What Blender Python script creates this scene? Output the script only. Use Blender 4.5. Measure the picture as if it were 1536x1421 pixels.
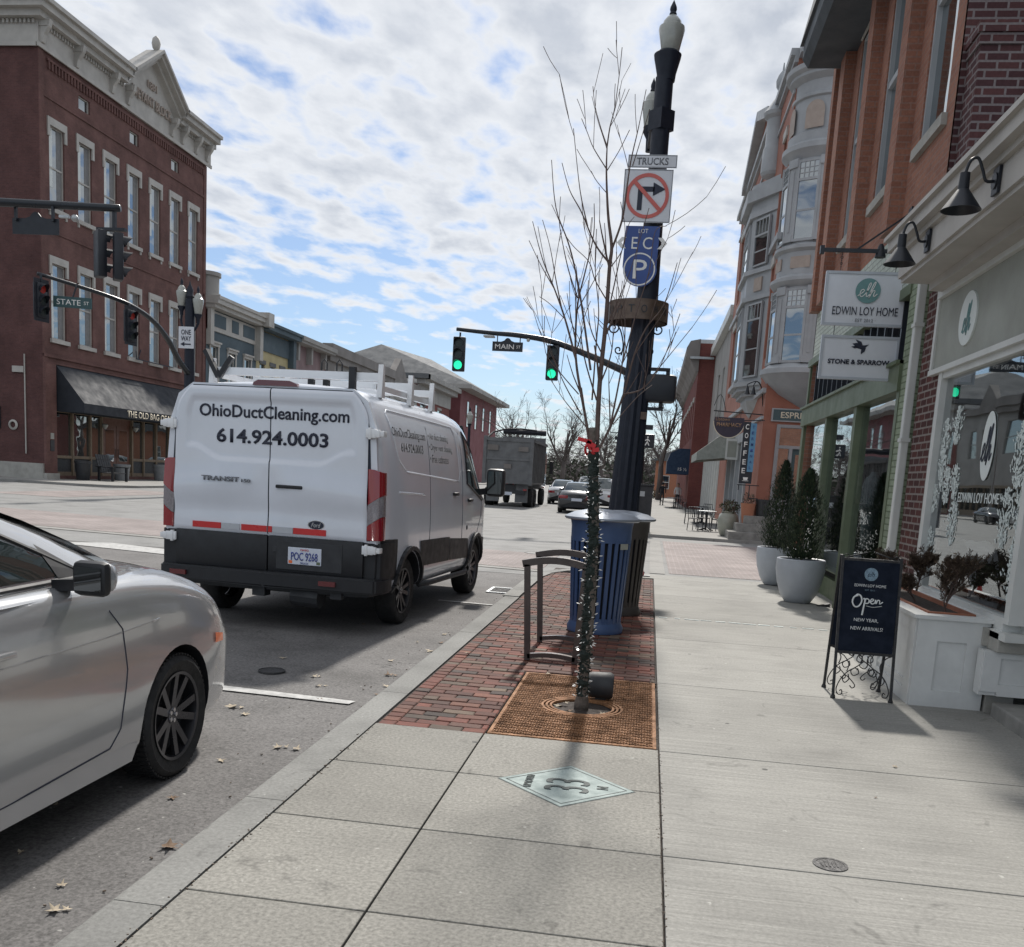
import bpy, bmesh, math, random
from mathutils import Vector, Matrix
R=math.radians; PI=math.pi
S=bpy.context.scene
for o in list(bpy.data.objects): bpy.data.objects.remove(o)
COL=S.collection
rnd=random.Random(7)
# ---------------------------------------------------------------- camera
YAW,PIT,ROL=R(7.7211),R(8.8096),R(3.4511)
fw=Vector((-math.sin(YAW)*math.cos(PIT),math.cos(YAW)*math.cos(PIT),-math.sin(PIT)))
r0=Vector((math.cos(YAW),math.sin(YAW),0)); u0=r0.cross(fw)
rr=math.cos(ROL)*r0+math.sin(ROL)*u0; uu=-math.sin(ROL)*r0+math.cos(ROL)*u0
cd=bpy.data.cameras.new('camera'); cam=bpy.data.objects.new('camera',cd); COL.objects.link(cam)
cam.matrix_world=Matrix(((rr.x,uu.x,-fw.x,0),(rr.y,uu.y,-fw.y,0),(rr.z,uu.z,-fw.z,1.6),(0,0,0,1)))
cd.sensor_width=36; cd.lens=1420/1536*36; cd.shift_y=(932.82-710.5)/1536
cd.clip_start=.05; cd.clip_end=4000
S.camera=cam
# ---------------------------------------------------------------- sun and sky
SUN_EL,SUN_AZ=R(44),R(-1.5)       # azimuth from +Y towards +X
sl=bpy.data.lights.new('sun','SUN'); sl.energy=4.2; sl.angle=R(3); sl.color=(1,.95,.88)
so=bpy.data.objects.new('sun',sl); COL.objects.link(so)
sd=Vector((math.sin(SUN_AZ)*math.cos(SUN_EL),math.cos(SUN_AZ)*math.cos(SUN_EL),math.sin(SUN_EL)))
so.rotation_euler=sd.to_track_quat('Z','Y').to_euler()
W=bpy.data.worlds.new('World'); S.world=W; W.use_nodes=True
def N(nt,t,**k):
    n=nt.nodes.new(t)
    for a,b in k.items():
        if a.startswith('i_'):
            key=a[2:]
            n.inputs[int(key) if key.isdigit() else key.replace('_',' ')].default_value=b
        else: setattr(n,a,b)
    return n
def L(nt,a,b): nt.links.new(a,b)
def M(nt,op,a,b=None,clamp=False):
    n=nt.nodes.new('ShaderNodeMath'); n.operation=op; n.use_clamp=clamp
    for i,v in enumerate((a,b)):
        if v is None: continue
        if isinstance(v,(int,float)): n.inputs[i].default_value=v
        else: nt.links.new(v,n.inputs[i])
    return n.outputs[0]
def ramp(nt,fac,stops):
    n=nt.nodes.new('ShaderNodeValToRGB'); e=n.color_ramp.elements
    while len(e)<len(stops): e.new(.5)
    for i,(p,c) in enumerate(stops):
        e[i].position=p; e[i].color=(c if isinstance(c,tuple) else (c,c,c))+(1,) if not (isinstance(c,tuple) and len(c)==4) else c
    nt.links.new(fac,n.inputs[0]); return n.outputs[0]
def mixc(nt,f,a,b,mode='MIX'):
    n=nt.nodes.new('ShaderNodeMix'); n.data_type='RGBA'; n.blend_type=mode
    for s,v in ((n.inputs[0],f),(n.inputs[6],a),(n.inputs[7],b)):
        if isinstance(v,(int,float)): s.default_value=v
        elif isinstance(v,tuple): s.default_value=v+(1,) if len(v)==3 else v
        else: nt.links.new(v,s)
    return n.outputs[2]
nt=W.node_tree; nt.nodes.clear()
tc=N(nt,'ShaderNodeTexCoord'); sep=N(nt,'ShaderNodeSeparateXYZ'); L(nt,tc.outputs['Generated'],sep.inputs[0])
sky=N(nt,'ShaderNodeTexSky',sky_type='NISHITA',sun_disc=False,sun_elevation=SUN_EL,sun_rotation=SUN_AZ,air_density=1.0,dust_density=.6,ozone_density=1.6)
z=M(nt,'MAXIMUM',sep.outputs[2],.0)
zz=M(nt,'ADD',z,.07)
px=M(nt,'DIVIDE',sep.outputs[0],zz); py=M(nt,'DIVIDE',sep.outputs[1],zz)
cv=N(nt,'ShaderNodeCombineXYZ'); L(nt,px,cv.inputs[0]); L(nt,py,cv.inputs[1])
mp=N(nt,'ShaderNodeMapping'); mp.inputs['Rotation'].default_value=(0,0,R(-14)); mp.inputs['Scale'].default_value=(1.25,.78,1); L(nt,cv.outputs[0],mp.inputs[0])
n1=N(nt,'ShaderNodeTexNoise',i_Scale=5.0,i_Detail=6.,i_Roughness=.52,i_Distortion=.1); L(nt,mp.outputs[0],n1.inputs['Vector'])
n2=N(nt,'ShaderNodeTexNoise',i_Scale=.55,i_Detail=3.,i_Roughness=.5); L(nt,mp.outputs[0],n2.inputs['Vector'])
n3=N(nt,'ShaderNodeTexNoise',i_Scale=4.5,i_Detail=5.,i_Roughness=.6); L(nt,mp.outputs[0],n3.inputs['Vector'])
# coverage falls from high overhead to a clear band above the horizon
cover=ramp(nt,z,[(0,.56),(.04,.50),(.09,.44),(.14,.50),(.20,.58),(.26,.63),(.42,.67),(1,.60)])
dens=M(nt,'ADD',M(nt,'MULTIPLY',n1.outputs[0],.72),M(nt,'MULTIPLY',n2.outputs[0],.34))
mask=M(nt,'MULTIPLY',M(nt,'SUBTRACT',dens,M(nt,'SUBTRACT',1.02,cover)),8.0,True)
mask=M(nt,'ADD',M(nt,'MULTIPLY',mask,.86),.11)
thick=M(nt,'MULTIPLY',M(nt,'SUBTRACT',dens,M(nt,'SUBTRACT',1.10,cover)),5.5,True)
shade=M(nt,'MULTIPLY',thick,M(nt,'MULTIPLY',n3.outputs[0],1.35),True)
ccol=mixc(nt,shade,(7.9,8.1,8.4),(4.3,4.7,5.4))
skyc=mixc(nt,1.0,sky.outputs[0],(.62,.74,.90),'MULTIPLY')
haze=M(nt,'MULTIPLY',M(nt,'SUBTRACT',.09,z),5.0,True)
skyc=mixc(nt,haze,skyc,(4.9,5.7,6.7))
fin=mixc(nt,mask,skyc,ccol)
bg=N(nt,'ShaderNodeBackground',i_Strength=.10); L(nt,fin,bg.inputs[0])
wo=N(nt,'ShaderNodeOutputWorld'); L(nt,bg.outputs[0],wo.inputs[0])
S.view_settings.view_transform='Standard'; S.view_settings.look='None'; S.view_settings.exposure=0.2; S.view_settings.gamma=1
S.render.engine='CYCLES'
S.cycles.max_bounces=6; S.cycles.transparent_max_bounces=8

# ---------------------------------------------------------------- materials
def _base(name):
    m=bpy.data.materials.new(name); m.use_nodes=True; nt=m.node_tree; b=nt.nodes['Principled BSDF']; return m,nt,b
def mat(name,col,rough=.6,metal=0,var=.12,scale=6,bump=0,bscale=60,coat=0,emit=0,spec=.5,fine=0):
    m,nt,b=_base(name)
    b.inputs['Roughness'].default_value=rough; b.inputs['Metallic'].default_value=metal
    b.inputs['Specular IOR Level'].default_value=spec
    g=N(nt,'ShaderNodeNewGeometry')
    if var:
        n=N(nt,'ShaderNodeTexNoise',i_Scale=float(scale),i_Detail=6.,i_Roughness=.6); L(nt,g.outputs['Position'],n.inputs['Vector'])
        f=ramp(nt,n.outputs[0],[(.3,1-var),(.7,1+var*.6)])
        c=mixc(nt,1.0,col,f,'MULTIPLY')
        if fine:
            n5=N(nt,'ShaderNodeTexNoise',i_Scale=float(bscale),i_Detail=2.); L(nt,g.outputs['Position'],n5.inputs['Vector'])
            c=mixc(nt,1.0,c,ramp(nt,n5.outputs[0],[(.35,1-fine),(.65,1+fine)]),'MULTIPLY')
        L(nt,c,b.inputs['Base Color'])
        rr_=ramp(nt,n.outputs[0],[(.3,min(1,rough*1.15)),(.7,rough*.85)]); L(nt,rr_,b.inputs['Roughness'])
    else: b.inputs['Base Color'].default_value=col+(1,)
    if bump:
        n=N(nt,'ShaderNodeTexNoise',i_Scale=float(bscale),i_Detail=4.); L(nt,g.outputs['Position'],n.inputs['Vector'])
        bp=N(nt,'ShaderNodeBump',i_Strength=bump,i_Distance=.01); L(nt,n.outputs[0],bp.inputs['Height']); L(nt,bp.outputs[0],b.inputs['Normal'])
    if coat: b.inputs['Coat Weight'].default_value=coat; b.inputs['Coat Roughness'].default_value=.04
    if emit: b.inputs['Emission Color'].default_value=col+(1,); b.inputs['Emission Strength'].default_value=emit
    return m
def brick(name,c1,c2,mortar,bw=.21,bh=.072,ms=.009,rough=.85,stain=.3,bump=.5,vstain=(1,1,1),flatz=False):
    m,nt,b=_base(name); b.inputs['Roughness'].default_value=rough; b.inputs['Specular IOR Level'].default_value=.25
    g=N(nt,'ShaderNodeNewGeometry'); s=N(nt,'ShaderNodeSeparateXYZ'); L(nt,g.outputs['Position'],s.inputs[0])
    c=N(nt,'ShaderNodeCombineXYZ')
    if flatz: L(nt,s.outputs[0],c.inputs[0]); L(nt,s.outputs[1],c.inputs[1])
    else:
        L(nt,M(nt,'ADD',s.outputs[0],s.outputs[1]),c.inputs[0]); L(nt,s.outputs[2],c.inputs[1])
    t=N(nt,'ShaderNodeTexBrick',i_Scale=1.,i_Mortar_Size=ms,i_Brick_Width=bw,i_Row_Height=bh,i_Mortar_Smooth=.1,i_Bias=-.1)
    t.inputs['Color1'].default_value=c1+(1,); t.inputs['Color2'].default_value=c2+(1,); t.inputs['Mortar'].default_value=mortar+(1,)
    L(nt,c.outputs[0],t.inputs[0])
    n=N(nt,'ShaderNodeTexNoise',i_Scale=.9,i_Detail=7.,i_Roughness=.65); L(nt,g.outputs['Position'],n.inputs['Vector'])
    n2=N(nt,'ShaderNodeTexNoise',i_Scale=35.,i_Detail=3.); L(nt,g.outputs['Position'],n2.inputs['Vector'])
    col=mixc(nt,1.,t.outputs[0],ramp(nt,n.outputs[0],[(.3,1-stain),(.7,1+stain*.5)]),'MULTIPLY')
    col=mixc(nt,1.,col,ramp(nt,n2.outputs[0],[(.3,.85),(.7,1.1)]),'MULTIPLY')
    L(nt,col,b.inputs['Base Color'])
    bp=N(nt,'ShaderNodeBump',i_Strength=bump,i_Distance=.008); bp.invert=True; L(nt,t.outputs['Fac'],bp.inputs['Height']); L(nt,bp.outputs[0],b.inputs['Normal'])
    return m
def glass(name,tint=(.02,.024,.026),refl=.12,ior=1.9,rough=.015,seethru=0,wav=.02):
    m,nt,b=_base(name); nt.nodes.remove(b); out=nt.nodes['Material Output']
    gl=N(nt,'ShaderNodeBsdfGlossy',i_Roughness=rough); gl.inputs[0].default_value=(.9,.95,.97,1)
    d=N(nt,'ShaderNodeBsdfDiffuse'); d.inputs[0].default_value=tint+(1,)
    base=d.outputs[0]
    if seethru:
        tr=N(nt,'ShaderNodeBsdfTransparent'); tr.inputs[0].default_value=(seethru,seethru,seethru,1); base=tr.outputs[0]
    gg=N(nt,'ShaderNodeNewGeometry'); dt=N(nt,'ShaderNodeVectorMath'); dt.operation='DOT_PRODUCT'; L(nt,gg.outputs['Normal'],dt.inputs[0]); L(nt,gg.outputs['Incoming'],dt.inputs[1])
    f0=((ior-1)/(ior+1))**2; sch=M(nt,'ADD',M(nt,'MULTIPLY',M(nt,'POWER',M(nt,'SUBTRACT',1.0,M(nt,'ABSOLUTE',dt.outputs['Value'])),5.0),1-f0),f0)
    if wav:
        g=N(nt,'ShaderNodeNewGeometry'); n=N(nt,'ShaderNodeTexNoise',i_Scale=1.3,i_Detail=1.); L(nt,g.outputs['Position'],n.inputs['Vector'])
        bp=N(nt,'ShaderNodeBump',i_Strength=wav,i_Distance=.3); L(nt,n.outputs[0],bp.inputs['Height']); L(nt,bp.outputs[0],gl.inputs['Normal'])
    f=M(nt,'ADD',sch,refl,True)
    mx=N(nt,'ShaderNodeMixShader'); L(nt,f,mx.inputs[0]); L(nt,base,mx.inputs[1]); L(nt,gl.outputs[0],mx.inputs[2]); L(nt,mx.outputs[0],out.inputs[0])
    return m
MT={}
def mm(k,*a,**kw):
    MT[k]=mat(k,*a,**kw); return MT[k]
# paint and metal
mm('white_paint',(.74,.75,.76),.22,var=.05,scale=3,coat=.6)
mm('van_white',(.66,.69,.75),.2,var=.05,scale=2,coat=.8)  # white paint with a slight bluish cast of shade mixed into the base colour
mm('silver_paint',(.46,.465,.475),.15,metal=.5,var=.03,scale=2,coat=1)
mm('black_paint',(.012,.013,.018),.2,var=0,coat=1)
mm('grey_paint',(.30,.31,.33),.25,metal=.3,var=.03,coat=.8)
mm('black_plastic',(.012,.013,.016),.5,var=.2,scale=10)
mm('dark_plastic',(.03,.032,.036),.55,var=.2,scale=8)
mm('rubber',(.012,.012,.013),.75,var=.3,scale=20,bump=.2,bscale=80)
mm('rim_metal',(.10,.10,.11),.3,metal=.9,var=.1)
mm('bright_metal',(.6,.6,.62),.25,metal=1,var=.1)
mm('galvanised',(.42,.44,.45),.45,metal=.7,var=.15,scale=10)
mm('red_lens',(.26,.006,.012),.12,var=0,coat=1)
mm('dark_red_lens',(.12,.01,.015),.2,var=0,coat=1)
mm('clear_lens',(.24,.22,.235),.1,var=.3,scale=60,coat=1)
mm('orange_lens',(.8,.16,.03),.2,var=0,coat=1)
mm('letter_dark',(.012,.016,.035),.5,var=0)
mm('letter_grey',(.16,.17,.19),.4,var=0)
mm('letter_white',(.72,.72,.70),.6,var=0)
mm('letter_cream',(.62,.56,.44),.6,var=0)
mm('signal_black',(.010,.013,.02),.45,var=.1)
mm('pole_black',(.010,.014,.026),.5,var=.15,scale=12,spec=.35)
mm('signal_green',(.02,.85,.42),.4,var=0,emit=1.0)
mm('signal_red',(.25,.02,.015),.4,var=0,emit=.06)
mm('lens_off',(.02,.03,.03),.3,var=0)
mm('globe',(.36,.37,.34),.3,var=.15,scale=14,coat=.5)
mm('sign_white',(.62,.64,.68),.4,var=.05)
mm('sign_red',(.55,.12,.10),.4,var=.05)
mm('sign_blue',(.03,.07,.25),.4,var=.1)
mm('street_green',(.028,.07,.075),.4,var=.1)
mm('bronze',(.12,.085,.065),.42,metal=.5,var=.25,scale=10)
mm('rack_bronze',(.10,.085,.08),.38,metal=.6,var=.2,scale=8)
mm('bin_blue',(.045,.085,.19),.42,var=.12,scale=7)
mm('bin_brown',(.045,.038,.034),.5,var=.15)
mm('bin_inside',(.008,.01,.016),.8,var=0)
mm('bark',(.12,.10,.085),.85,var=.3,scale=25,bump=.6,bscale=60)
mm('twig',(.105,.07,.06),.7,var=.25,scale=20)
mm('far_twig',(.10,.085,.08),.9,var=.3,scale=1)
mm('garland',(.008,.018,.014),.7,var=.4,scale=60)
mm('bulb',(.75,.75,.72),.2,var=0,coat=.5)
mm('ribbon',(.55,.02,.025),.5,var=.15,scale=30)
mm('soil',(.035,.025,.02),.95,var=.4,scale=30,bump=.8)
mm('rust',(.30,.145,.065),.85,var=.6,scale=9,bump=.3,fine=.3,bscale=60)
mm('cream_trim',(.42,.40,.37),.6,var=.15,scale=1.5)
mm('curtain_grey',(.20,.20,.20),.8,var=.15)
mm('white_trim',(.58,.59,.57),.5,var=.12,scale=2)
mm('white_wood',(.62,.63,.62),.5,var=.1,scale=5,bump=.1,bscale=25)
mm('limestone',(.36,.35,.32),.85,var=.2,scale=3,bump=.4)
mm('step_stone',(.24,.235,.22),.9,var=.3,scale=4,bump=.4)
mm('sign_panel',(.30,.31,.275),.6,var=.15,scale=2)
mm('green_paint',(.12,.15,.09),.5,var=.18,scale=3)
mm('bay_grey',(.33,.345,.36),.55,var=.15,scale=1.5)
mm('bay_panel',(.36,.30,.26),.7,var=.1)
mm('coffee_orange',(.31,.125,.085),.75,var=.15,scale=1,bump=.25,bscale=18)
mm('teal_wall',(.075,.105,.125),.8,var=.1,scale=.8)
mm('yellow_wall',(.42,.36,.20),.8,var=.12,scale=.8)
mm('mauve_wall',(.24,.17,.175),.8,var=.15,scale=.8)
mm('grey_wall',(.20,.185,.175),.85,var=.2,scale=.5)
mm('pale_wall',(.30,.29,.275),.8,var=.15,scale=.6)
mm('far_red',(.17,.055,.06),.8,var=.12,scale=.7)
mm('roof_grey',(.12,.125,.13),.9,var=.15,scale=1)
mm('soffit_dark',(.055,.065,.075),.7,var=.15,scale=2)
mm('awning_black',(.020,.024,.032),.8,var=.15,scale=2)
mm('awning_blue',(.015,.035,.075),.8,var=.1)
mm('door_wood',(.14,.065,.045),.55,var=.15,scale=5)
mm('store_trim',(.20,.15,.10),.6,var=.15)
mm('door_grey',(.27,.27,.28),.5,var=.1)
mm('door_teal',(.05,.09,.10),.5,var=.1)
mm('chalk_board',(.010,.015,.028),.85,var=.3,scale=9,spec=.2)
mm('chalk',(.72,.74,.74),.9,var=.15,scale=40)
mm('chalk_blue',(.22,.32,.40),.9,var=.4,scale=60)
mm('pot_white',(.42,.45,.49),.45,var=.08,scale=5)
mm('pot_grey',(.20,.21,.22),.7,var=.15)
mm('urn_glaze',(.32,.33,.28),.3,var=.15)
mm('terracotta',(.30,.12,.07),.8,var=.2)
mm('evergreen',(.018,.035,.017),.8,var=.6,scale=9)
mm('evergreen_light',(.045,.065,.028),.8,var=.5,scale=9)
mm('dry_leaf',(.10,.07,.048),.75,var=.5,scale=30)
mm('dry_leaf_light',(.17,.12,.08),.7,var=.4,scale=30)
mm('fallen_leaf',(.45,.38,.28),.8,var=.4,scale=25)
mm('fallen_leaf_brown',(.20,.13,.08),.8,var=.4,scale=25)
mm('frost_paint',(.62,.68,.66),.8,var=.25,scale=30)
mm('logo_white',(.66,.70,.68),.6,var=.04)
mm('logo_teal',(.13,.26,.26),.6,var=.08)
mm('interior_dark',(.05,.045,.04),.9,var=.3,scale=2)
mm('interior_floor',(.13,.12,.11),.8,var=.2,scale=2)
mm('fabric_cream',(.55,.5,.42),.9,var=.2,scale=8)
mm('fabric_dark',(.05,.05,.055),.9,var=.3,scale=10)
mm('fabric_blue',(.25,.33,.36),.9,var=.3,scale=10)
mm('blanket',(.62,.64,.66),.95,var=.15,scale=20,bump=1,bscale=50)
mm('skin',(.42,.26,.19),.6,var=.05)
mm('jacket_black',(.012,.014,.02),.85,var=.2,scale=10)
mm('shirt_white',(.6,.6,.62),.85,var=.1)
mm('trousers_dark',(.03,.028,.03),.9,var=.2)
mm('hair_dark',(.02,.015,.012),.7,var=.2)
mm('aluminium_plaque',(.27,.33,.32),.75,metal=.0,var=.2,scale=12,bump=.2)
mm('plaque_dark',(.035,.05,.05),.7,var=.1)
mm('iron',(.05,.05,.052),.6,metal=.5,var=.3,scale=30,bump=.5)
mm('paint_line',(.42,.42,.41),.75,var=.3,scale=14)
mm('tape_red',(.55,.03,.03),.3,var=.05)
mm('tape_silver',(.45,.47,.5),.3,var=.05)
mm('plate_white',(.6,.64,.72),.35,var=.05)
mm('plate_blue',(.03,.05,.25),.4,var=0)
mm('truck_grey',(.15,.155,.16),.6,var=.25,scale=2,metal=.2)
mm('tarp',(.02,.022,.03),.8,var=.2)
mm('hedge',(.04,.05,.03),.9,var=.4,scale=3)
mm('coffee_board',(.016,.022,.03),.5,var=.1)
mm('sky_blue_board',(.10,.25,.40),.5,var=.08)
mm('pharm_board',(.035,.03,.05),.5,var=.2)
mm('pharm_tan',(.32,.20,.12),.6,var=.2)
mm('stripe_awning',(.27,.29,.27),.8,var=.2,scale=5)
mm('far_orange',(.4,.17,.10),.8,var=.1)
mm('mast_black',(.02,.024,.03),.3,metal=.3,var=.1)
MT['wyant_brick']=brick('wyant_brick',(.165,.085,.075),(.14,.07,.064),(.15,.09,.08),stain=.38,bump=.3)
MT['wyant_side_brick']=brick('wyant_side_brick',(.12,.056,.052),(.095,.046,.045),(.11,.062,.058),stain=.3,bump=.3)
MT['pier_brick']=brick('pier_brick',(.095,.032,.028),(.055,.022,.022),(.22,.19,.175),bh=.075,ms=.010,stain=.2)
MT['upper_brick']=brick('upper_brick',(.33,.155,.105),(.26,.12,.085),(.28,.17,.135),stain=.25,bump=.4)
MT['dark_brick']=brick('dark_brick',(.10,.042,.042),(.06,.028,.032),(.20,.17,.17),bh=.078,ms=.011,stain=.2)
MT['white_brick']=brick('white_brick',(.50,.55,.50),(.46,.51,.46),(.30,.33,.30),stain=.2)
MT['green_brick']=brick('green_brick',(.27,.32,.23),(.24,.28,.20),(.14,.17,.11),stain=.25)
MT['red_brick']=brick('red_brick',(.19,.058,.05),(.15,.045,.042),(.17,.08,.07),stain=.15,bump=.2)
MT['glass']=glass('window_glass',refl=.22,ior=1.9,wav=.01)
MT['glass_shop']=glass('shop_glass',refl=.20,ior=1.7,seethru=.7,wav=.004)
MT['glass_car']=glass('car_glass',tint=(.015,.022,.022),refl=.08,ior=1.6,wav=0)
MT['mirror']=glass('mirror_glass',refl=.08,ior=1.5,wav=0,tint=(.02,.02,.02))
# ground materials
def concrete(name,col,speck=.25,line=0,dirt=.22,crack=True):
    m,nt,b=_base(name); b.inputs['Roughness'].default_value=.85; b.inputs['Specular IOR Level'].default_value=.35
    g=N(nt,'ShaderNodeNewGeometry')
    a=N(nt,'ShaderNodeTexNoise',i_Scale=1.1,i_Detail=8.,i_Roughness=.6); L(nt,g.outputs['Position'],a.inputs['Vector'])
    f=N(nt,'ShaderNodeTexNoise',i_Scale=55.,i_Detail=4.,i_Roughness=.7); L(nt,g.outputs['Position'],f.inputs['Vector'])
    v=N(nt,'ShaderNodeTexNoise',i_Scale=24.,i_Detail=2.); L(nt,g.outputs['Position'],v.inputs['Vector'])
    c=mixc(nt,1.,col,ramp(nt,a.outputs[0],[(.28,1-dirt),(.5,1.0),(.75,1+dirt*.6)]),'MULTIPLY')
    c=mixc(nt,1.,c,ramp(nt,f.outputs[0],[(.3,1-speck),(.7,1+speck)]),'MULTIPLY')
    c=mixc(nt,ramp(nt,v.outputs[0],[(.72,0.),(.78,.5)]),c,(.62,.62,.58))
    ri=ramp(nt,g.outputs['Random Per Island'],[(0,.92),(1,1.06)]); c=mixc(nt,1.,c,ri,'MULTIPLY')
    st=N(nt,'ShaderNodeTexNoise',i_Scale=2.7,i_Detail=3.,i_Roughness=.8,i_Distortion=1.2); L(nt,g.outputs['Position'],st.inputs['Vector'])
    c=mixc(nt,1.,c,ramp(nt,st.outputs[0],[(.30,.72),(.38,1.),(1,1.)]),'MULTIPLY')
    vo=N(nt,'ShaderNodeTexVoronoi',i_Scale=1.7); L(nt,g.outputs['Position'],vo.inputs['Vector'])
    c=mixc(nt,M(nt,'LESS_THAN',vo.outputs['Distance'],.030),c,(.09,.09,.085))
    ve=N(nt,'ShaderNodeTexVoronoi',i_Scale=.45); ve.feature='DISTANCE_TO_EDGE'; vm=N(nt,'ShaderNodeVectorMath'); vm.operation='ADD'; vs=N(nt,'ShaderNodeVectorMath'); vs.operation='SCALE'; vs.inputs['Scale'].default_value=.35; L(nt,st.outputs['Color'],vs.inputs[0]); L(nt,vs.outputs[0],vm.inputs[1]); L(nt,g.outputs['Position'],vm.inputs[0]); L(nt,vm.outputs[0],ve.inputs['Vector'])
    ck=M(nt,'MULTIPLY',M(nt,'LESS_THAN',ve.outputs['Distance'],.0022),M(nt,'GREATER_THAN',a.outputs[0],.56 if crack else 9)); c=mixc(nt,ck,c,(.05,.05,.048))
    if line:
        mp=N(nt,'ShaderNodeMapping'); mp.inputs['Scale'].default_value=(1.2,60,1); L(nt,g.outputs['Position'],mp.inputs[0])
        w=N(nt,'ShaderNodeTexNoise',i_Scale=1.,i_Detail=5.,i_Roughness=.7); L(nt,mp.outputs[0],w.inputs['Vector'])
        c=mixc(nt,1.,c,ramp(nt,w.outputs[0],[(.3,1-line),(.7,1+line)]),'MULTIPLY')
    L(nt,c,b.inputs['Base Color'])
    bp=N(nt,'ShaderNodeBump',i_Strength=.2,i_Distance=.0015); L(nt,f.outputs[0],bp.inputs['Height']); L(nt,bp.outputs[0],b.inputs['Normal'])
    return m
MT['walk_aggregate']=concrete('walk_aggregate',(.235,.228,.206),.38,crack=False)
MT['walk_broom']=concrete('walk_broom',(.28,.275,.255),.18,line=.22,crack=False)
MT['kerb_concrete']=concrete('kerb_concrete',(.21,.21,.20),.25,dirt=.35,crack=False)
MT['asphalt']=concrete('asphalt',(.14,.135,.132),.5,dirt=.35)
MT['junction_paving']=concrete('junction_paving',(.225,.225,.22),.25,line=.05,dirt=.28)
MT['far_walk']=concrete('far_walk',(.26,.255,.24),.12,crack=False)
MT['verge']=concrete('verge',(.10,.10,.085),.3)
MT['xwalk_brick']=brick('xwalk_brick',(.27,.23,.22),(.235,.20,.19),(.33,.30,.29),bw=.22,bh=.11,ms=.012,flatz=True,bump=.2)
m,nt,b=_base('paver_brick'); b.inputs['Roughness'].default_value=.85
at=N(nt,'ShaderNodeVertexColor'); at.layer_name='bcol'; g=N(nt,'ShaderNodeNewGeometry')
f=N(nt,'ShaderNodeTexNoise',i_Scale=22.,i_Detail=6.,i_Roughness=.7); L(nt,g.outputs['Position'],f.inputs['Vector'])
a=N(nt,'ShaderNodeTexNoise',i_Scale=1.4,i_Detail=5.); L(nt,g.outputs['Position'],a.inputs['Vector'])
c=mixc(nt,1.,at.outputs[0],ramp(nt,f.outputs[0],[(.3,.72),(.7,1.25)]),'MULTIPLY'); c=mixc(nt,1.,c,ramp(nt,a.outputs[0],[(.3,.75),(.7,1.15)]),'MULTIPLY')
L(nt,c,b.inputs['Base Color']); bp=N(nt,'ShaderNodeBump',i_Strength=.6,i_Distance=.006); L(nt,f.outputs[0],bp.inputs['Height']); L(nt,bp.outputs[0],b.inputs['Normal'])
MT['paver_brick']=m

# ---------------------------------------------------------------- object helpers
INV={}
def setp(o,label=None,cat=None,group=None,kind=None):
    if label: o['label']=label
    if cat: o['category']=cat
    if group: o['group']=group
    if kind: o['kind']=kind
    return o
def thing(name,label,cat,loc=(0,0,0),rz=0,group=None,scale=1):
    o=bpy.data.objects.new(name,None); COL.objects.link(o); o.empty_display_size=.3
    o.location=loc; o.rotation_euler=(0,0,rz); o.scale=(scale,)*3
    mtx=Matrix.Translation(loc)@Matrix.Rotation(rz,4,'Z')@Matrix.Scale(scale,4)
    INV[o.name]=mtx.inverted()
    return setp(o,label,cat,group)
def dup(root,loc,rz=None,label=None,group=None,name=None):
    def cp(o,par):
        c=o.copy(); COL.objects.link(c); c.parent=par
        for ch in list(o.children): cp(ch,c)
        return c
    r=cp(root,None); r.location=loc
    if rz is not None: r.rotation_euler=(0,0,rz)
    if label: r['label']=label
    if group: r['group']=group
    return r
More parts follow.
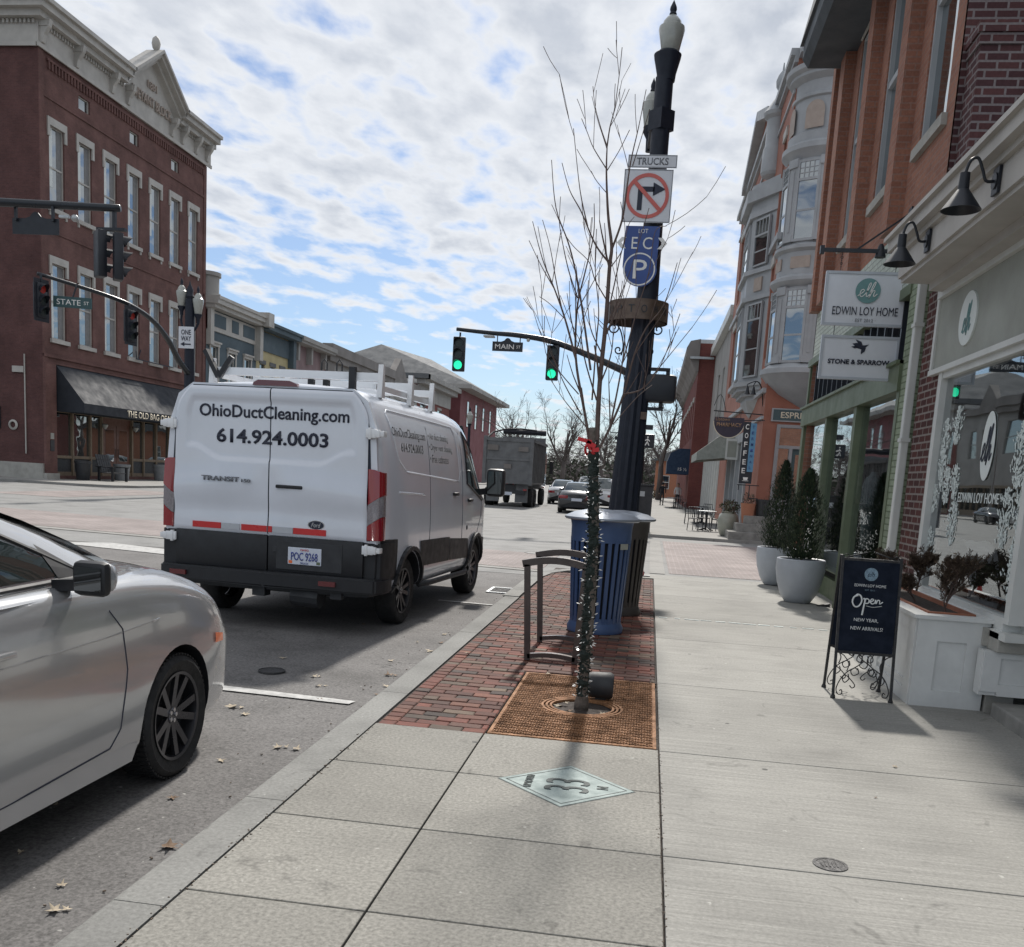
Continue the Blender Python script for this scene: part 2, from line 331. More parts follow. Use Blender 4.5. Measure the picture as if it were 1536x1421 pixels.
class MB:
    def __init__(s,o=None,ru=None,dn=None,up=(0,0,1)):
        s.bm=bmesh.new(); s.mi=0; s.mats=[]
        if o is None: s.fr=None
        else:
            o,ru,dn,up=Vector(o),Vector(ru),Vector(dn),Vector(up)
            s.fr=lambda p:o+ru*p[0]+dn*p[1]+up*p[2]
    def v(s,p):
        p=Vector(p); return s.bm.verts.new(s.fr(p) if s.fr else p)
    def face(s,vs):
        try: f=s.bm.faces.new(vs); f.material_index=s.mi; return f
        except ValueError: return None
    def poly(s,pts): return s.face([s.v(p) for p in pts])
    def box(s,x0,x1,y0,y1,z0,z1,bev=0,taper=None):
        c=[(x0,y0,z0),(x1,y0,z0),(x1,y1,z0),(x0,y1,z0)]
        t=taper or 0; d=[(x0+t,y0+t,z1),(x1-t,y0+t,z1),(x1-t,y1-t,z1),(x0+t,y1-t,z1)]
        a=[s.v(p) for p in c]; b=[s.v(p) for p in d]
        fs=[s.face(a[::-1]),s.face(b)]+[s.face([a[i],a[(i+1)%4],b[(i+1)%4],b[i]]) for i in range(4)]
        if bev:
            es=list({e for f in fs for e in f.edges}); bmesh.ops.bevel(s.bm,geom=es,offset=bev,segments=2,affect='EDGES',profile=.5)
        return s
    def obox(s,c,ax,ay,az,hx,hy,hz):   # oriented box
        c,ax,ay,az=map(Vector,(c,ax,ay,az)); P=[]
        for k in (-1,1):
            for i,j in ((-1,-1),(1,-1),(1,1),(-1,1)): P.append(s.v(c+ax*hx*i+ay*hy*j+az*hz*k))
        a,b=P[:4],P[4:]; s.face(a[::-1]); s.face(b)
        for i in range(4): s.face([a[i],a[(i+1)%4],b[(i+1)%4],b[i]])
    def bar(s,p,q,w,h=None,up=(0,0,1)):
        p,q=Vector(p),Vector(q); d=(q-p); l=d.length
        if l<1e-6: return
        d/=l; u=Vector(up)
        if abs(d.dot(u))>.98: u=Vector((0,1,0))
        sd_=d.cross(u).normalized(); u=sd_.cross(d)
        s.obox((p+q)/2,d,sd_,u,l/2,w/2,(h or w)/2)
    def prism(s,pts,axis,a,b):   # pts in the plane normal to axis: x->(y,z) y->(x,z) z->(x,y)
        f={'x':lambda p,t:(t,p[0],p[1]),'y':lambda p,t:(p[0],t,p[1]),'z':lambda p,t:(p[0],p[1],t)}[axis]
        A=[s.v(f(p,a)) for p in pts]; B=[s.v(f(p,b)) for p in pts]; n=len(pts)
        s.face(A[::-1]); s.face(B)
        for i in range(n): s.face([A[i],A[(i+1)%n],B[(i+1)%n],B[i]])
    def tube(s,pts,r,seg=8,cap=True):
        pts=[Vector(p) for p in pts]; n=len(pts); rs=r if isinstance(r,(list,tuple)) else [r]*n
        prev=None; rings=[]
        for i,p in enumerate(pts):
            d=(pts[min(i+1,n-1)]-pts[max(i-1,0)])
            if d.length<1e-9: d=Vector((0,0,1))
            d.normalize()
            if prev is None:
                u=d.cross(Vector((0,0,1)) if abs(d.z)<.9 else Vector((1,0,0))).normalized()
            else:
                u=(prev-d*prev.dot(d))
                u=u.normalized() if u.length>1e-6 else d.orthogonal().normalized()
            prev=u; w=d.cross(u)
            rings.append([s.v(p+(u*math.cos(2*PI*k/seg)+w*math.sin(2*PI*k/seg))*rs[i]) for k in range(seg)])
        for a,b in zip(rings,rings[1:]):
            for k in range(seg): s.face([a[k],a[(k+1)%seg],b[(k+1)%seg],b[k]])
        if cap: s.face(rings[0][::-1]); s.face(rings[-1])
    def lathe(s,prof,c=(0,0,0),axis='z',seg=24,a0=0,a1=2*PI,cap=True):
        c=Vector(c); full=abs(a1-a0-2*PI)<1e-6; n=seg if full else seg+1; rings=[]
        for r,h in prof:
            ring=[]
            for k in range(n):
                a=a0+(a1-a0)*k/seg; x,y=r*math.cos(a),r*math.sin(a)
                p={'z':(x,y,h),'x':(h,x,y),'y':(x,h,y)}[axis]; ring.append(s.v(c+Vector(p)))
            rings.append(ring)
        for a,b in zip(rings,rings[1:]):
            for k in range(n if full else n-1): s.face([a[k],a[(k+1)%n],b[(k+1)%n],b[k]])
        if cap and full: s.face(rings[0][::-1]); s.face(rings[-1])
    def ball(s,c,r,seg=10,rg=6,sz=1):
        s.lathe([(max(1e-4,r*math.sin(PI*i/rg)),-r*sz*math.cos(PI*i/rg)) for i in range(rg+1)],c,'z',seg)
    def disc(s,c,r,axis='y',seg=24,t=.004,rx=1):
        c=Vector(c); A=[];
        for k in range(seg):
            a=2*PI*k/seg; x,z=r*rx*math.cos(a),r*math.sin(a)
            A.append((x,z))
        if axis=='y': s.prism([(c.x+x,c.z+z) for x,z in A],'y',c.y,c.y+t)
        elif axis=='x': s.prism([(c.y+x,c.z+z) for x,z in A],'x',c.x,c.x+t)
        else: s.prism([(c.x+x,c.y+z) for x,z in A],'z',c.z,c.z+t)
    def wall(s,u0,u1,v0,v1,ops,reveal=.2,d=0):
        us=sorted({u0,u1}|{x for o in ops for x in o[:2] if u0<x<u1}); vs=sorted({v0,v1}|{x for o in ops for x in o[2:4] if v0<x<v1})
        for i in range(len(us)-1):
            for j in range(len(vs)-1):
                cu,cv_=(us[i]+us[i+1])/2,(vs[j]+vs[j+1])/2
                if any(o[0]<cu<o[1] and o[2]<cv_<o[3] for o in ops): continue
                s.poly([(us[i],d,vs[j]),(us[i+1],d,vs[j]),(us[i+1],d,vs[j+1]),(us[i],d,vs[j+1])])
        for a,b,c,e in [o[:4] for o in ops]:
            w=d-reveal
            s.poly([(a,d,c),(b,d,c),(b,w,c),(a,w,c)]); s.poly([(a,d,e),(b,d,e),(b,w,e),(a,w,e)])
            s.poly([(a,d,c),(a,d,e),(a,w,e),(a,w,c)]); s.poly([(b,d,c),(b,d,e),(b,w,e),(b,w,c)])
    def build(s,name,m,parent=None,smooth=False,root=None,mats=None,keepn=False,doubles=True,local=False):
        """root: the thing (or thing of the parent part) whose frame the vertices are written in world for"""
        if doubles: bmesh.ops.remove_doubles(s.bm,verts=s.bm.verts,dist=1e-5)
        if not keepn: bmesh.ops.recalc_face_normals(s.bm,faces=s.bm.faces)
        if parent is not None and not local:
            p=parent
            while p.parent is not None: p=p.parent
            if p.name in INV: s.bm.transform(INV[p.name])
        me=bpy.data.meshes.new(name); s.bm.to_mesh(me); s.bm.free()
        for x in (mats or [m]): me.materials.append(MT[x] if isinstance(x,str) else x)
        if smooth:
            me.shade_smooth() if smooth is True else None
            if smooth is not True:
                me.shade_smooth(); me.set_sharp_from_angle(angle=R(smooth))
        o=bpy.data.objects.new(name,me); COL.objects.link(o)
        if parent is not None: o.parent=parent
        return o
def FX(x,sgn=1): return dict(o=(x,0,0),ru=(0,1,0),dn=(sgn,0,0))      # facade along the street, (u,d,v)=(Y, out, Z)
def FY(y): return dict(o=(0,y,0),ru=(1,0,0),dn=(0,-1,0))              # facade facing the camera side
_txt={}
def text(s,o,ru,up,mt,parent=None,width=None,height=None,name='lettering',ext=.003,bold=0,shear=0,local=False,align='CENTER',space=1.0):
    """flat lettering: centre o, reading direction ru, up direction up"""
    cu=bpy.data.curves.new('t','FONT'); cu.body=s; cu.size=1; cu.extrude=0; cu.offset=bold; cu.shear=shear; cu.resolution_u=3; cu.space_character=space
    cu.align_x=align
    ob=bpy.data.objects.new('t',cu); COL.objects.link(ob)
    dg=bpy.context.evaluated_depsgraph_get(); dg.update()
    me=bpy.data.meshes.new_from_object(ob.evaluated_get(dg)); bpy.data.objects.remove(ob)
    xs=[v.co.x for v in me.vertices]; ys=[v.co.y for v in me.vertices]
    x0,x1,y0,y1=min(xs),max(xs),min(ys),max(ys)
    sy=(height/(y1-y0)) if height else None; sx=(width/(x1-x0)) if width else sy
    if sy is None: sy=sx
    o,ru,up=Vector(o),Vector(ru).normalized(),Vector(up).normalized(); nn=ru.cross(up)
    bm=bmesh.new(); bm.from_mesh(me); bpy.data.meshes.remove(me)
    bmesh.ops.remove_doubles(bm,verts=bm.verts,dist=1e-5)
    for v in bm.verts:
        x=(v.co.x-(x0+x1)/2)*sx; y=(v.co.y-(y0+y1)/2)*sy; v.co=o+ru*x+up*y+nn*ext
    r=bmesh.ops.extrude_face_region(bm,geom=list(bm.faces))
    for e in r['geom']:
        if isinstance(e,bmesh.types.BMVert): e.co-=nn*ext*.9
    mb=MB(); mb.bm.free(); mb.bm=bm
    return mb.build(name,mt,parent,local=local)
def cr(p0,p1,p2,p3,t):
    return .5*((2*p1)+(-p0+p2)*t+(2*p0-5*p1+4*p2-p3)*t*t+(-p0+3*p1-3*p2+p3)*t**3)
def spline(pts,n,closed=False):
    pts=[Vector(p) for p in pts]; out=[]; m=len(pts)
    for i in range(m-1 if not closed else m):
        g=lambda k:pts[k%m] if closed else pts[min(max(k,0),m-1)]
        for k in range(n): out.append(cr(g(i-1),g(i),g(i+1),g(i+2),k/n))
    if not closed: out.append(pts[-1])
    return out
def boolean(o,cut,solver='EXACT'):
    md=o.modifiers.new('b','BOOLEAN'); md.object=cut; md.operation='DIFFERENCE'; md.solver=solver
    dg=bpy.context.evaluated_depsgraph_get(); dg.update()
    me=bpy.data.meshes.new_from_object(o.evaluated_get(dg)); old=o.data; o.modifiers.clear(); o.data=me; bpy.data.meshes.remove(old)
    bpy.data.objects.remove(cut)
# ================================================================ THE GROUND
ZR=-.13
def struct(name,mb,m,**k):
    o=mb.build(name,m,**k); o['kind']='structure'; return o
mb=MB(); mb.poly([(-700,-300,-.30),(700,-300,-.30),(700,1500,-.30),(-700,1500,-.30)]); struct('ground',mb,'verge')
mb=MB(); mb.poly([(-120,-30,ZR-.004),(60,-30,ZR-.004),(60,400,ZR-.004),(-120,400,ZR-.004)]); struct('road',mb,'asphalt')
mb=MB(); mb.poly([(-120,16.6,ZR),(40,16.6,ZR),(40,31,ZR),(-1.5,31,ZR),(-2,400,ZR),(-24.6,400,ZR),(-24.6,41,ZR),(-120,41,ZR)]); struct('intersection_paving',mb,'junction_paving')
# near pavement: slabs with real grooves
def slabs(xs,ys,z0,z1,m,name,g=.0045,bev=.004):
    mb=MB()
    for i in range(len(xs)-1):
        for j in range(len(ys)-1):
            mb.box(xs[i]+g,xs[i+1]-g,ys[j]+g,ys[j+1]-g,z0,z1,bev=bev)
    struct(name,mb,m)
mb=MB(); mb.box(-1.60,2.9,-6,17.4,-.25,-.045); mb.box(-1.6,-.9,5.66,16.15,-.045,-.014); mb.box(-.9,.178,7.66,16.15,-.045,-.014); struct('pavement_bed',mb,'soil')
slabs([-1.60,-.9,.18],[-6,-4.2,-2.4,-.9,.45,1.45,2.3,3.15,3.99,4.84,5.66],-.1,0,'walk_aggregate','pavement')
slabs([.18,2.9],[-6,-4,-2,0,2,3.99,5.64,7.64,9.95,11.65,13.9],-.1,0,'walk_broom','pavement')
slabs([.18,2.9],[13.9,16.25],-.1,0,'walk_broom','pavement')
# sloping end of the pavement down to the crossing
mb=MB(); mb.prism([(16.25,-.2),(16.25,0),(17.2,-.02),(18.3,ZR+.004),(18.3,-.2)],'x',-.3,2.9); struct('pavement_ramp',mb,'walk_broom')
mb=MB(); 
rg=random.Random(3)
for j in range(12):
    t=j/12; x=.2+t*2.05; mb.obox((x+.08,11.62-.02*0+rg.uniform(-.015,.015)-.12+.0*t,.0035),(1,rg.uniform(-.15,.15),0),(0,1,0),(0,0,1),rg.uniform(.03,.085),rg.uniform(.008,.02),.003)
struct('joint_filler',mb,'frost_paint')
# kerb
mb=MB(); pts=[]
ys=[-6,-4.2,-2.4,-.6,1.2,3.0,4.15,6.5,9.3,11.6,12.4]
for a,b in zip(ys,ys[1:]):
    mb.prism([(-1.83,-.2),(-1.815,-.015),(-1.795,0.0),(-1.605,0.0),(-1.605,-.2)],'y',a+.003,b-.003)
# lowered end curving round the corner
pr=[(-1.715+.0*t,12.4+t*2.6) for t in (0,.25,.5,.75,1)]
pr+= [(-1.70,15.2),(-1.62,15.9),(-1.4,16.5),(-1.0,16.95),(-.4,17.25),(.0,17.35)]
for a,b in zip(pr,pr[1:]):
    a3,b3=Vector((a[0],a[1],-.09)),Vector((b[0],b[1],-.09)); mb.bar(a3,b3,.21,.2)
struct('kerb',mb,'kerb_concrete')
# brick pavers, each a real brick in one sheet of paving
bm=bmesh.new(); lay=bm.loops.layers.color.new('bcol'); rg=random.Random(11)
pal=[(.28,.15,.115),(.26,.14,.11),(.31,.19,.15),(.23,.15,.125),(.26,.215,.18),(.19,.15,.135),(.27,.17,.135),(.30,.155,.12)]
def paver(x0,x1,y0,y1):
    z=-.004+rg.uniform(-.004,.003); g=.003; tl=rg.uniform(-.003,.003)
    P=[bm.verts.new(p) for p in ((x0+g,y0+g,-.06),(x1-g,y0+g,-.06),(x1-g,y1-g,-.06),(x0+g,y1-g,-.06))]
    Q=[bm.verts.new(p) for p in ((x0+g,y0+g,z-.005),(x1-g,y0+g,z-.005+tl),(x1-g,y1-g,z-.005+tl),(x0+g,y1-g,z-.005))]
    T=[bm.verts.new(p) for p in ((x0+g+.006,y0+g+.006,z),(x1-g-.006,y0+g+.006,z+tl),(x1-g-.006,y1-g-.006,z+tl),(x0+g+.006,y1-g-.006,z))]
    fs=[bm.faces.new(T)]
    for i in range(4): fs.append(bm.faces.new([P[i],P[(i+1)%4],Q[(i+1)%4],Q[i]])); fs.append(bm.faces.new([Q[i],Q[(i+1)%4],T[(i+1)%4],T[i]]))
    c=rg.choice(pal); k=rg.uniform(1.05,1.6)
    for f in fs:
        for l in f.loops: l[lay]=(c[0]*k,c[1]*k,c[2]*k,1)
y=5.66; row=0
while y<16.1:
    x=-1.59
    inner=-.9 if y<7.66 else .17
    # header bricks along both edges, running bond between
    hd=[(-1.59,-1.48)]; 
    xs=-1.48 if row%2==0 else -1.48-.11
    paver(-1.59,-1.48,y,y+.105)
    x=-1.48; first=True
    while x<inner-.02:
        w=.215 if not (first and row%2) else .107
        x1=min(x+w,inner); 
        if x1-x>.03: paver(x,x1,y,y+.105)
        x=x1; first=False
    y+=.107; row+=1
bmesh.ops.recalc_face_normals(bm,faces=bm.faces)
me=bpy.data.meshes.new('brick_pavement'); bm.to_mesh(me); bm.free(); me.materials.append(MT['paver_brick'])
o=bpy.data.objects.new('brick_pavement',me); COL.objects.link(o); o['kind']='structure'
# crossings in brick, with pale bands
mb=MB(); mb.poly([(.5,18.7,ZR+.006),(3.4,18.7,ZR+.006),(3.4,29.3,ZR+.006),(.5,29.3,ZR+.006)])
mb.poly([(-21,20.4,ZR+.006),(-1.9,17.6,ZR+.006),(-1.9,21.2,ZR+.006),(-21,24.6,ZR+.006)])
mb.poly([(-23.5,31,ZR+.006),(-20.5,31,ZR+.006),(-20.5,41,ZR+.006),(-23.5,41,ZR+.006)])
struct('brick_crossing',mb,'xwalk_brick')
mb=MB()
for x in (.12,3.45): mb.poly([(x,18.5,ZR+.010),(x+.3,18.5,ZR+.010),(x+.3,29.5,ZR+.010),(x,29.5,ZR+.010)])
mb.poly([(-21,19.9,ZR+.010),(-1.9,17.2,ZR+.010),(-1.9,17.5,ZR+.010),(-21,20.3,ZR+.010)])
struct('crossing_band',mb,'far_walk')
mb=MB()
mb.poly([(-10.2,15.9,ZR+.006),(-4.6,14.6,ZR+.006),(-4.6,15.0,ZR+.006),(-10.0,16.7,ZR+.006)])
mb.poly([(-10.2,15.9,ZR+.0064),(-10.0,16.7,ZR+.0064),(-11.9,15.3,ZR+.0064),(-11.6,14.7,ZR+.0064)])
mb.poly([(-3.35,6.60,ZR+.006),(-2.05,6.52,ZR+.006),(-2.03,6.62,ZR+.006),(-3.35,6.74,ZR+.006)])
mb.poly([(-2.7,12.35,ZR+.006),(-1.95,12.3,ZR+.006),(-1.95,12.38,ZR+.006),(-2.7,12.45,ZR+.006)])
struct('road_marking',mb,'paint_line')
# far pavements
mb=MB()
mb.prism([(-1.5,33.2),(-1.3,31.9),(-.5,31.2),(.6,31),(40,31),(40,33.5),(8,36),(8,400),(-2,400),(-2,60)],'z',-.25,-.03)
mb.prism([(-120,41.6),(-26.5,41.6),(-25.2,42.2),(-24.6,43.6),(-24.6,400),(-60,400),(-120,46)],'z',-.25,-.02)
mb.prism([(2.9,-6),(40,-6),(40,17.2),(2.9,17.2)],'z',-.25,-.05)
struct('pavement',mb,'far_walk')
# ================================================================ STREET-LEVEL SMALL THINGS
# drain
t=thing('storm_drain','rusty iron storm drain grate in the gutter ahead of the white van','drain',(-2.06,13.99,ZR))
mb=MB(); 
for x in (-2.27,-1.87): mb.box(x,x+.04,13.66,14.32,ZR,ZR+.012)
for y in (13.66,14.28): mb.box(-2.27,-1.83,y,y+.04,ZR,ZR+.0125)
mb.build('frame','galvanised',t)
mb=MB()
for k in range(9): mb.box(-2.23,-1.87,13.72+k*.063,13.745+k*.063,ZR,ZR+.009)
mb.build('bars','iron',t)
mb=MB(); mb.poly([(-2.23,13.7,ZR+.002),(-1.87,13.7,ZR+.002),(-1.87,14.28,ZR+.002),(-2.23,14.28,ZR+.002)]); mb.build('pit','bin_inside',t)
# valve cover
t=thing('utility_cover','small round dark iron utility cover set in the pavement slab','cover',(.91,4.06,0))
mb=MB(); mb.lathe([(.075,.001),(.075,.004),(.062,.004),(.062,.0025)],(.91,4.1,0),'z',28,cap=False); mb.build('rim','iron',t,smooth=30)
mb=MB(); mb.disc((.91,4.1,.001),.061,'z',28,.0015)
for k in range(5): mb.box(.87+k*.016,.877+k*.016,4.07,4.13,.002,.0052)
mb.build('lid','iron',t)
for lab,x,y,r_ in (('small dark round iron cover in the parking lane between car and van',-2.98,7.35,.10),('round iron manhole cover in the junction beyond the van',-2.35,21.4,.33)):
    t=thing('utility_cover',lab,'cover',(x,y,ZR)); mb=MB(); mb.disc((x,y,ZR),r_,'z',28,.010); mb.build('lid','iron',t); mb=MB(); mb.lathe([(r_*1.02,ZR),(r_*1.02,ZR+.013),(r_*1.1,ZR+.013),(r_*1.12,ZR)],(x,y,0),'z',28,cap=False); mb.build('rim','iron',t)
# plaque
t=thing('pavement_plaque','pale metal diamond plaque numbered 33 set flush in the pavement','plaque',(-.313,4.815,0))
def dia(k,z): return [(-.313+(-.358)*k,4.812,z),(-.313,4.812-.34*k,z),(-.313+.358*k,4.812,z),(-.313,4.812+.34*k,z)]
mb=MB(); a=[mb.v(p) for p in dia(1,.003)]; b=[mb.v(p) for p in dia(1,-.01)]; mb.face(a)
for i in range(4): mb.face([a[i],a[(i+1)%4],b[(i+1)%4],b[i]])
mb.build('plate','aluminium_plaque',t)
mb=MB()
for k0,k1,z in ((.9,.88,.0045),(1.03,1.0,.001)):
    A=dia(k0,z);B=dia(k1,z)
    for i in range(4): mb.poly([A[i],A[(i+1)%4],B[(i+1)%4],B[i]])
mb.build('border','plaque_dark',t)
text('33',(-.305,4.80,.004),(0,1,0),(-1,0,0),'plaque_dark',t,width=.20,height=.235,name='numeral')
text('UPTOWN',(-.51,4.81,.004),(0,1,0),(-1,0,0),'plaque_dark',t,width=.20,height=.042)
text('N',(-.12,4.81,.004),(0,1,0),(-1,0,0),'plaque_dark',t,width=.045,height=.06)
# tree grate
t=thing('tree_grate','orange rusty iron tree grate with swirling slots around the young tree','grate',(-.36,6.66,0))
gx0,gx1,gy0,gy1=-.885,.165,5.68,7.62; cx,cy=-.355,6.60
mb=MB()
for a in ((gx0,gx1,gy0,gy0+.025),(gx0,gx1,gy1-.025,gy1)): mb.box(a[0],a[1],a[2],a[3],-.03,0)
for a in ((gx0,gx0+.022),(gx1-.022,gx1)): mb.box(a[0],a[1],gy0+.025,gy1-.025,-.03,0)
mb.build('frame','rust',t)
mb=MB(); NR=30; dy=(gy1-gy0-.05)/NR
def rib(pts,w,z1=-.003,z0=-.02):
    for a,b in zip(pts,pts[1:]):
        ax,ay=a;bx,by=b
        if math.hypot((ax+bx)/2-cx,(ay+by)/2-cy)<.29: continue
        d=Vector((bx-ax,by-ay,0)); 
        if d.length<1e-6: continue
        n=Vector((-d.y,d.x,0)).normalized()*w/2
        P=[Vector((ax,ay,z1))+n,Vector((bx,by,z1))+n,Vector((bx,by,z1))-n,Vector((ax,ay,z1))-n]
        mb.poly(P); mb.poly([P[3],P[2],P[2]+Vector((0,0,-.012)),P[3]+Vector((0,0,-.012))]); mb.poly([P[0],P[1],P[1]+Vector((0,0,-.012)),P[0]+Vector((0,0,-.012))])
for j in range(NR+1):
    y=gy0+.025+j*dy
    for s in (1,-1):
        rib([(gx0+.02+i*(gx1-gx0-.04)/84,y+s*.020*math.sin(i*2*PI/6+ (PI if j%2 else 0)*.5)) for i in range(85)],.0088)
mb.build('lattice','rust',t,doubles=False)
mb=MB()
for r in (.275,.245,.215): mb.lathe([(r,-.02),(r,-.001),(r+.016,-.001),(r+.016,-.02)],(cx,cy,0),'z',48,cap=False)
for k in range(8):
    a=k*PI/4+.2; mb.bar((cx+.215*math.cos(a),cy+.215*math.sin(a),-.012),(cx+.29*math.cos(a),cy+.29*math.sin(a),-.012),.02,.016)
mb.build('ring','rust',t)
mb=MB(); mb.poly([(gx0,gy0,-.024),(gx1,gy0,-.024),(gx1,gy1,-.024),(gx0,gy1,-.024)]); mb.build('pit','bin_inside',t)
# fallen leaves: individual small leaves
def leaf(mb,c,s,rz,curl):
    P=[]; n=12
    for k in range(n):
        a=2*PI*k/n; r=s*(1 if k%2==0 else .45)*rnd.uniform(.65,1.25)*(1.2 if k==0 else 1); P.append((c[0]+r*math.cos(a+rz),c[1]+r*math.sin(a+rz),c[2]+.003+curl*.45*s*(.5+.5*math.sin(2*a+rz))*(r/s)))
    cc=mb.v((c[0],c[1],c[2]+.004)); V=[mb.v(p) for p in P]
    for k in range(n): mb.face([cc,V[k],V[(k+1)%n]])
lf=[(-1.99,3.77,.075),(-2.2,3.3,.035),(-2.35,3.1,.04),(-2.1,3.1,.045),(-2.28,4.35,.045),(-2.92,6.05,.06),(-2.78,6.15,.07),(-2.62,6.0,.06),(-2.3,6.6,.04),(-2.12,5.35,.05),(-2.0,5.35,.045),(-2.32,5.0,.04),
(-2.05,7.6,.06),(-1.95,7.2,.06),(-2.2,8.2,.05),(-1.97,8.8,.07),(-1.98,9.3,.05),(-2.05,9.8,.05),(-2.6,7.3,.05),(-3.1,7.9,.05),(-1.95,6.9,.035),(-2.45,7.0,.05),(-1.9,10.4,.05),(1.59,5.78,.028),(1.33,5.13,.016),(2.35,5.9,.012),(-.2,6.5,.04),(-.52,6.62,.05),(-.44,6.5,.035),(-1.87,4.6,.03),(-2.75,4.1,.025),(-2.55,3.55,.03),(-1.9,5.9,.03),(-2.2,9.2,.03),(-.25,10.9,.04),(-.7,7.6,.03),(-3.0,10.0,.04),(-1.5,8.2,.03)]
for i,(x,y,s) in enumerate(lf):
    mb=MB(); leaf(mb,(x,y,ZR if x<-1.84 else (0.001 if not(-.6<x<-.1 and 6.4<y<6.8) else -.02)),s*.8,rnd.uniform(0,6),.9)
    if i%3==0 and s>.04: leaf(mb,(x+s*.9,y+.02,ZR if x<-1.84 else .001),s*.45,rnd.uniform(0,6),.9)
    o=mb.build('fallen_leaf','fallen_leaf' if i%4 else 'fallen_leaf_brown')
    where='beside the kerb in the gutter' if x<-1.84 else 'on the pavement'
    setp(o,'dry curled brown leaf lying '+('on the asphalt near the kerb' if x<-1.84 else 'on the pavement or tree pit'),'leaf','fallen leaves on the road' if x<-1.84 else 'fallen leaves on the pavement')
mb=MB(); rg=random.Random(5)
for k in range(150):
    y=rg.uniform(2.4,16); x=-1.84-abs(rg.gauss(0,.22)); s=rg.uniform(.002,.007)
    mb.obox((x,y,ZR+s*.4),(math.cos(k),math.sin(k),.2),(-math.sin(k),math.cos(k),0),(0,0,1),s,s*.6,s*.4)
for k in range(120):
    y=rg.uniform(2.4,5.6); x=-1.6+rg.gauss(0,.014); s=rg.uniform(.002,.005)
    mb.obox((x,y,.001),(math.cos(k),math.sin(k),.2),(-math.sin(k),math.cos(k),0),(0,0,1),s,s*.6,s*.4)
for k in range(260):
    y=rg.uniform(2.2,7.6); x=.18+rg.gauss(0,.009); s=rg.uniform(.0015,.004)
    mb.obox((x,y,.001),(math.cos(k),math.sin(k),.2),(-math.sin(k),math.cos(k),0),(0,0,1),s,s*.7,s*.3)
o=mb.build('gutter_debris','dry_leaf',doubles=False); o['kind']='stuff'; o['label']='fine grit and leaf crumbs along the kerb'; o['category']='debris'

# ================================================================ LEFT SIDE: corner block
def window(par,fr,u0,u1,v0,v1,depth=-.12,fw_=.07,frame='cream_trim',sash=True,hood=None,sill=None,glassm='glass',mull=0,blind=None,blind2=None):
    mb=MB(**fr); d0,d1=depth-.05,depth+.03
    mb.box(u0,u0+fw_,d0,d1,v0,v1); mb.box(u1-fw_,u1,d0,d1,v0,v1); mb.box(u0+fw_,u1-fw_,d0,d1,v1-fw_,v1); mb.box(u0+fw_,u1-fw_,d0,d1,v0,v0+fw_)
    if sash: vm=(v0+v1)/2; mb.box(u0+fw_,u1-fw_,d0+.01,d1-.01,vm-.04,vm+.04)
    for k in range(mull):
        um=u0+(u1-u0)*(k+1)/(mull+1); mb.box(um-.03,um+.03,d0+.012,d1-.012,v0+fw_,v1-fw_)
    w=mb.build('window',frame,par)
    mb=MB(**fr); mb.poly([(u0+fw_*.5,depth-.03,v0+fw_*.5),(u1-fw_*.5,depth-.03,v0+fw_*.5),(u1-fw_*.5,depth-.03,v1-fw_*.5),(u0+fw_*.5,depth-.03,v1-fw_*.5)])
    mb.build('pane',glassm,w)
    if blind:
        mb=MB(**fr); b=blind; mb.box(u0+(u1-u0)*b[0],u0+(u1-u0)*b[1],depth-.028,depth-.022,v0+fw_,v1-fw_); mb.build('curtain','curtain_grey',w)
    if blind2:
        a_,b_,c_=blind2; mb=MB(**fr); mb.box(u0+(u1-u0)*a_,u0+(u1-u0)*b_,depth-.028,depth-.021,v0+fw_+(v1-v0)*c_*.5,v1-fw_); mb.build('blind','logo_white',w)
    if hood:
        k,hm=hood; mb=MB(**fr)
        if k=='U':
            mb.box(u0-.16,u1+.16,-.02,.07,v1-.02,v1+.33); mb.box(u0-.16,u0+.02,-.02,.068,v1-.55,v1-.02); mb.box(u1-.02,u1+.16,-.02,.068,v1-.55,v1-.02)
        elif k=='C':
            mb.box(u0-.16,u1+.16,0,.12,v1,v1+.2); mb.box(u0-.22,u1+.22,0,.22,v1+.2,v1+.32); mb.box(u0-.16,u0,0,.06,v0,v1); mb.box(u1,u1+.16,0,.06,v0,v1)
        else: mb.box(u0-.1,u1+.1,0,.06,v1,v1+.3)
        mb.build('lintel',hm,w)
    if sill:
        mb=MB(**fr); mb.box(u0-.15,u1+.15,-.05,.12,v0-.2,v0); 
        if sill=='br': mb.box(u0-.1,u0+.02,0,.07,v0-.38,v0-.2); mb.box(u1-.02,u1+.1,0,.07,v0-.38,v0-.2)
        mb.build('sill','cream_trim',w)
    return w
WX=-30.4
wy=thing('corner_block','three storey dark red brick corner block with cream cornice and gabled pediment','building',(WX,44.7,0))
F=FX(WX); 
cu=[46.08+2.38*k for k in range(7)]
ops=[]
for c in cu: ops+=[(c-.62,c+.62,13.3,17.15),(c-.62,c+.62,7.0,10.68)]
attic=[(47.95,48.95),(52.8,53.75),(57.5,58.45)]
for a,b in attic: ops.append((a,b,18.75,19.4))
ops.append((45.65,61.2,.15,3.75))
mb=MB(**F); mb.wall(44.7,62.1,-.2,20.5,ops,.25)
mb.build('wall','wyant_brick',wy)
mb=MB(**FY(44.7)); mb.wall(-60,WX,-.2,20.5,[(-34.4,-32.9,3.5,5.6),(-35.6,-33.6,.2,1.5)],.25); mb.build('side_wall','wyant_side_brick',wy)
mb=MB(); mb.poly([(-60,44.7,21.2),(WX,44.7,21.2),(WX,62.1,21.2),(-60,62.1,21.2)]); mb.poly([(-60,62.1,-.2),(WX,62.1,-.2),(WX,62.1,21.2),(-60,62.1,21.2)]); mb.build('roof','roof_grey',wy)
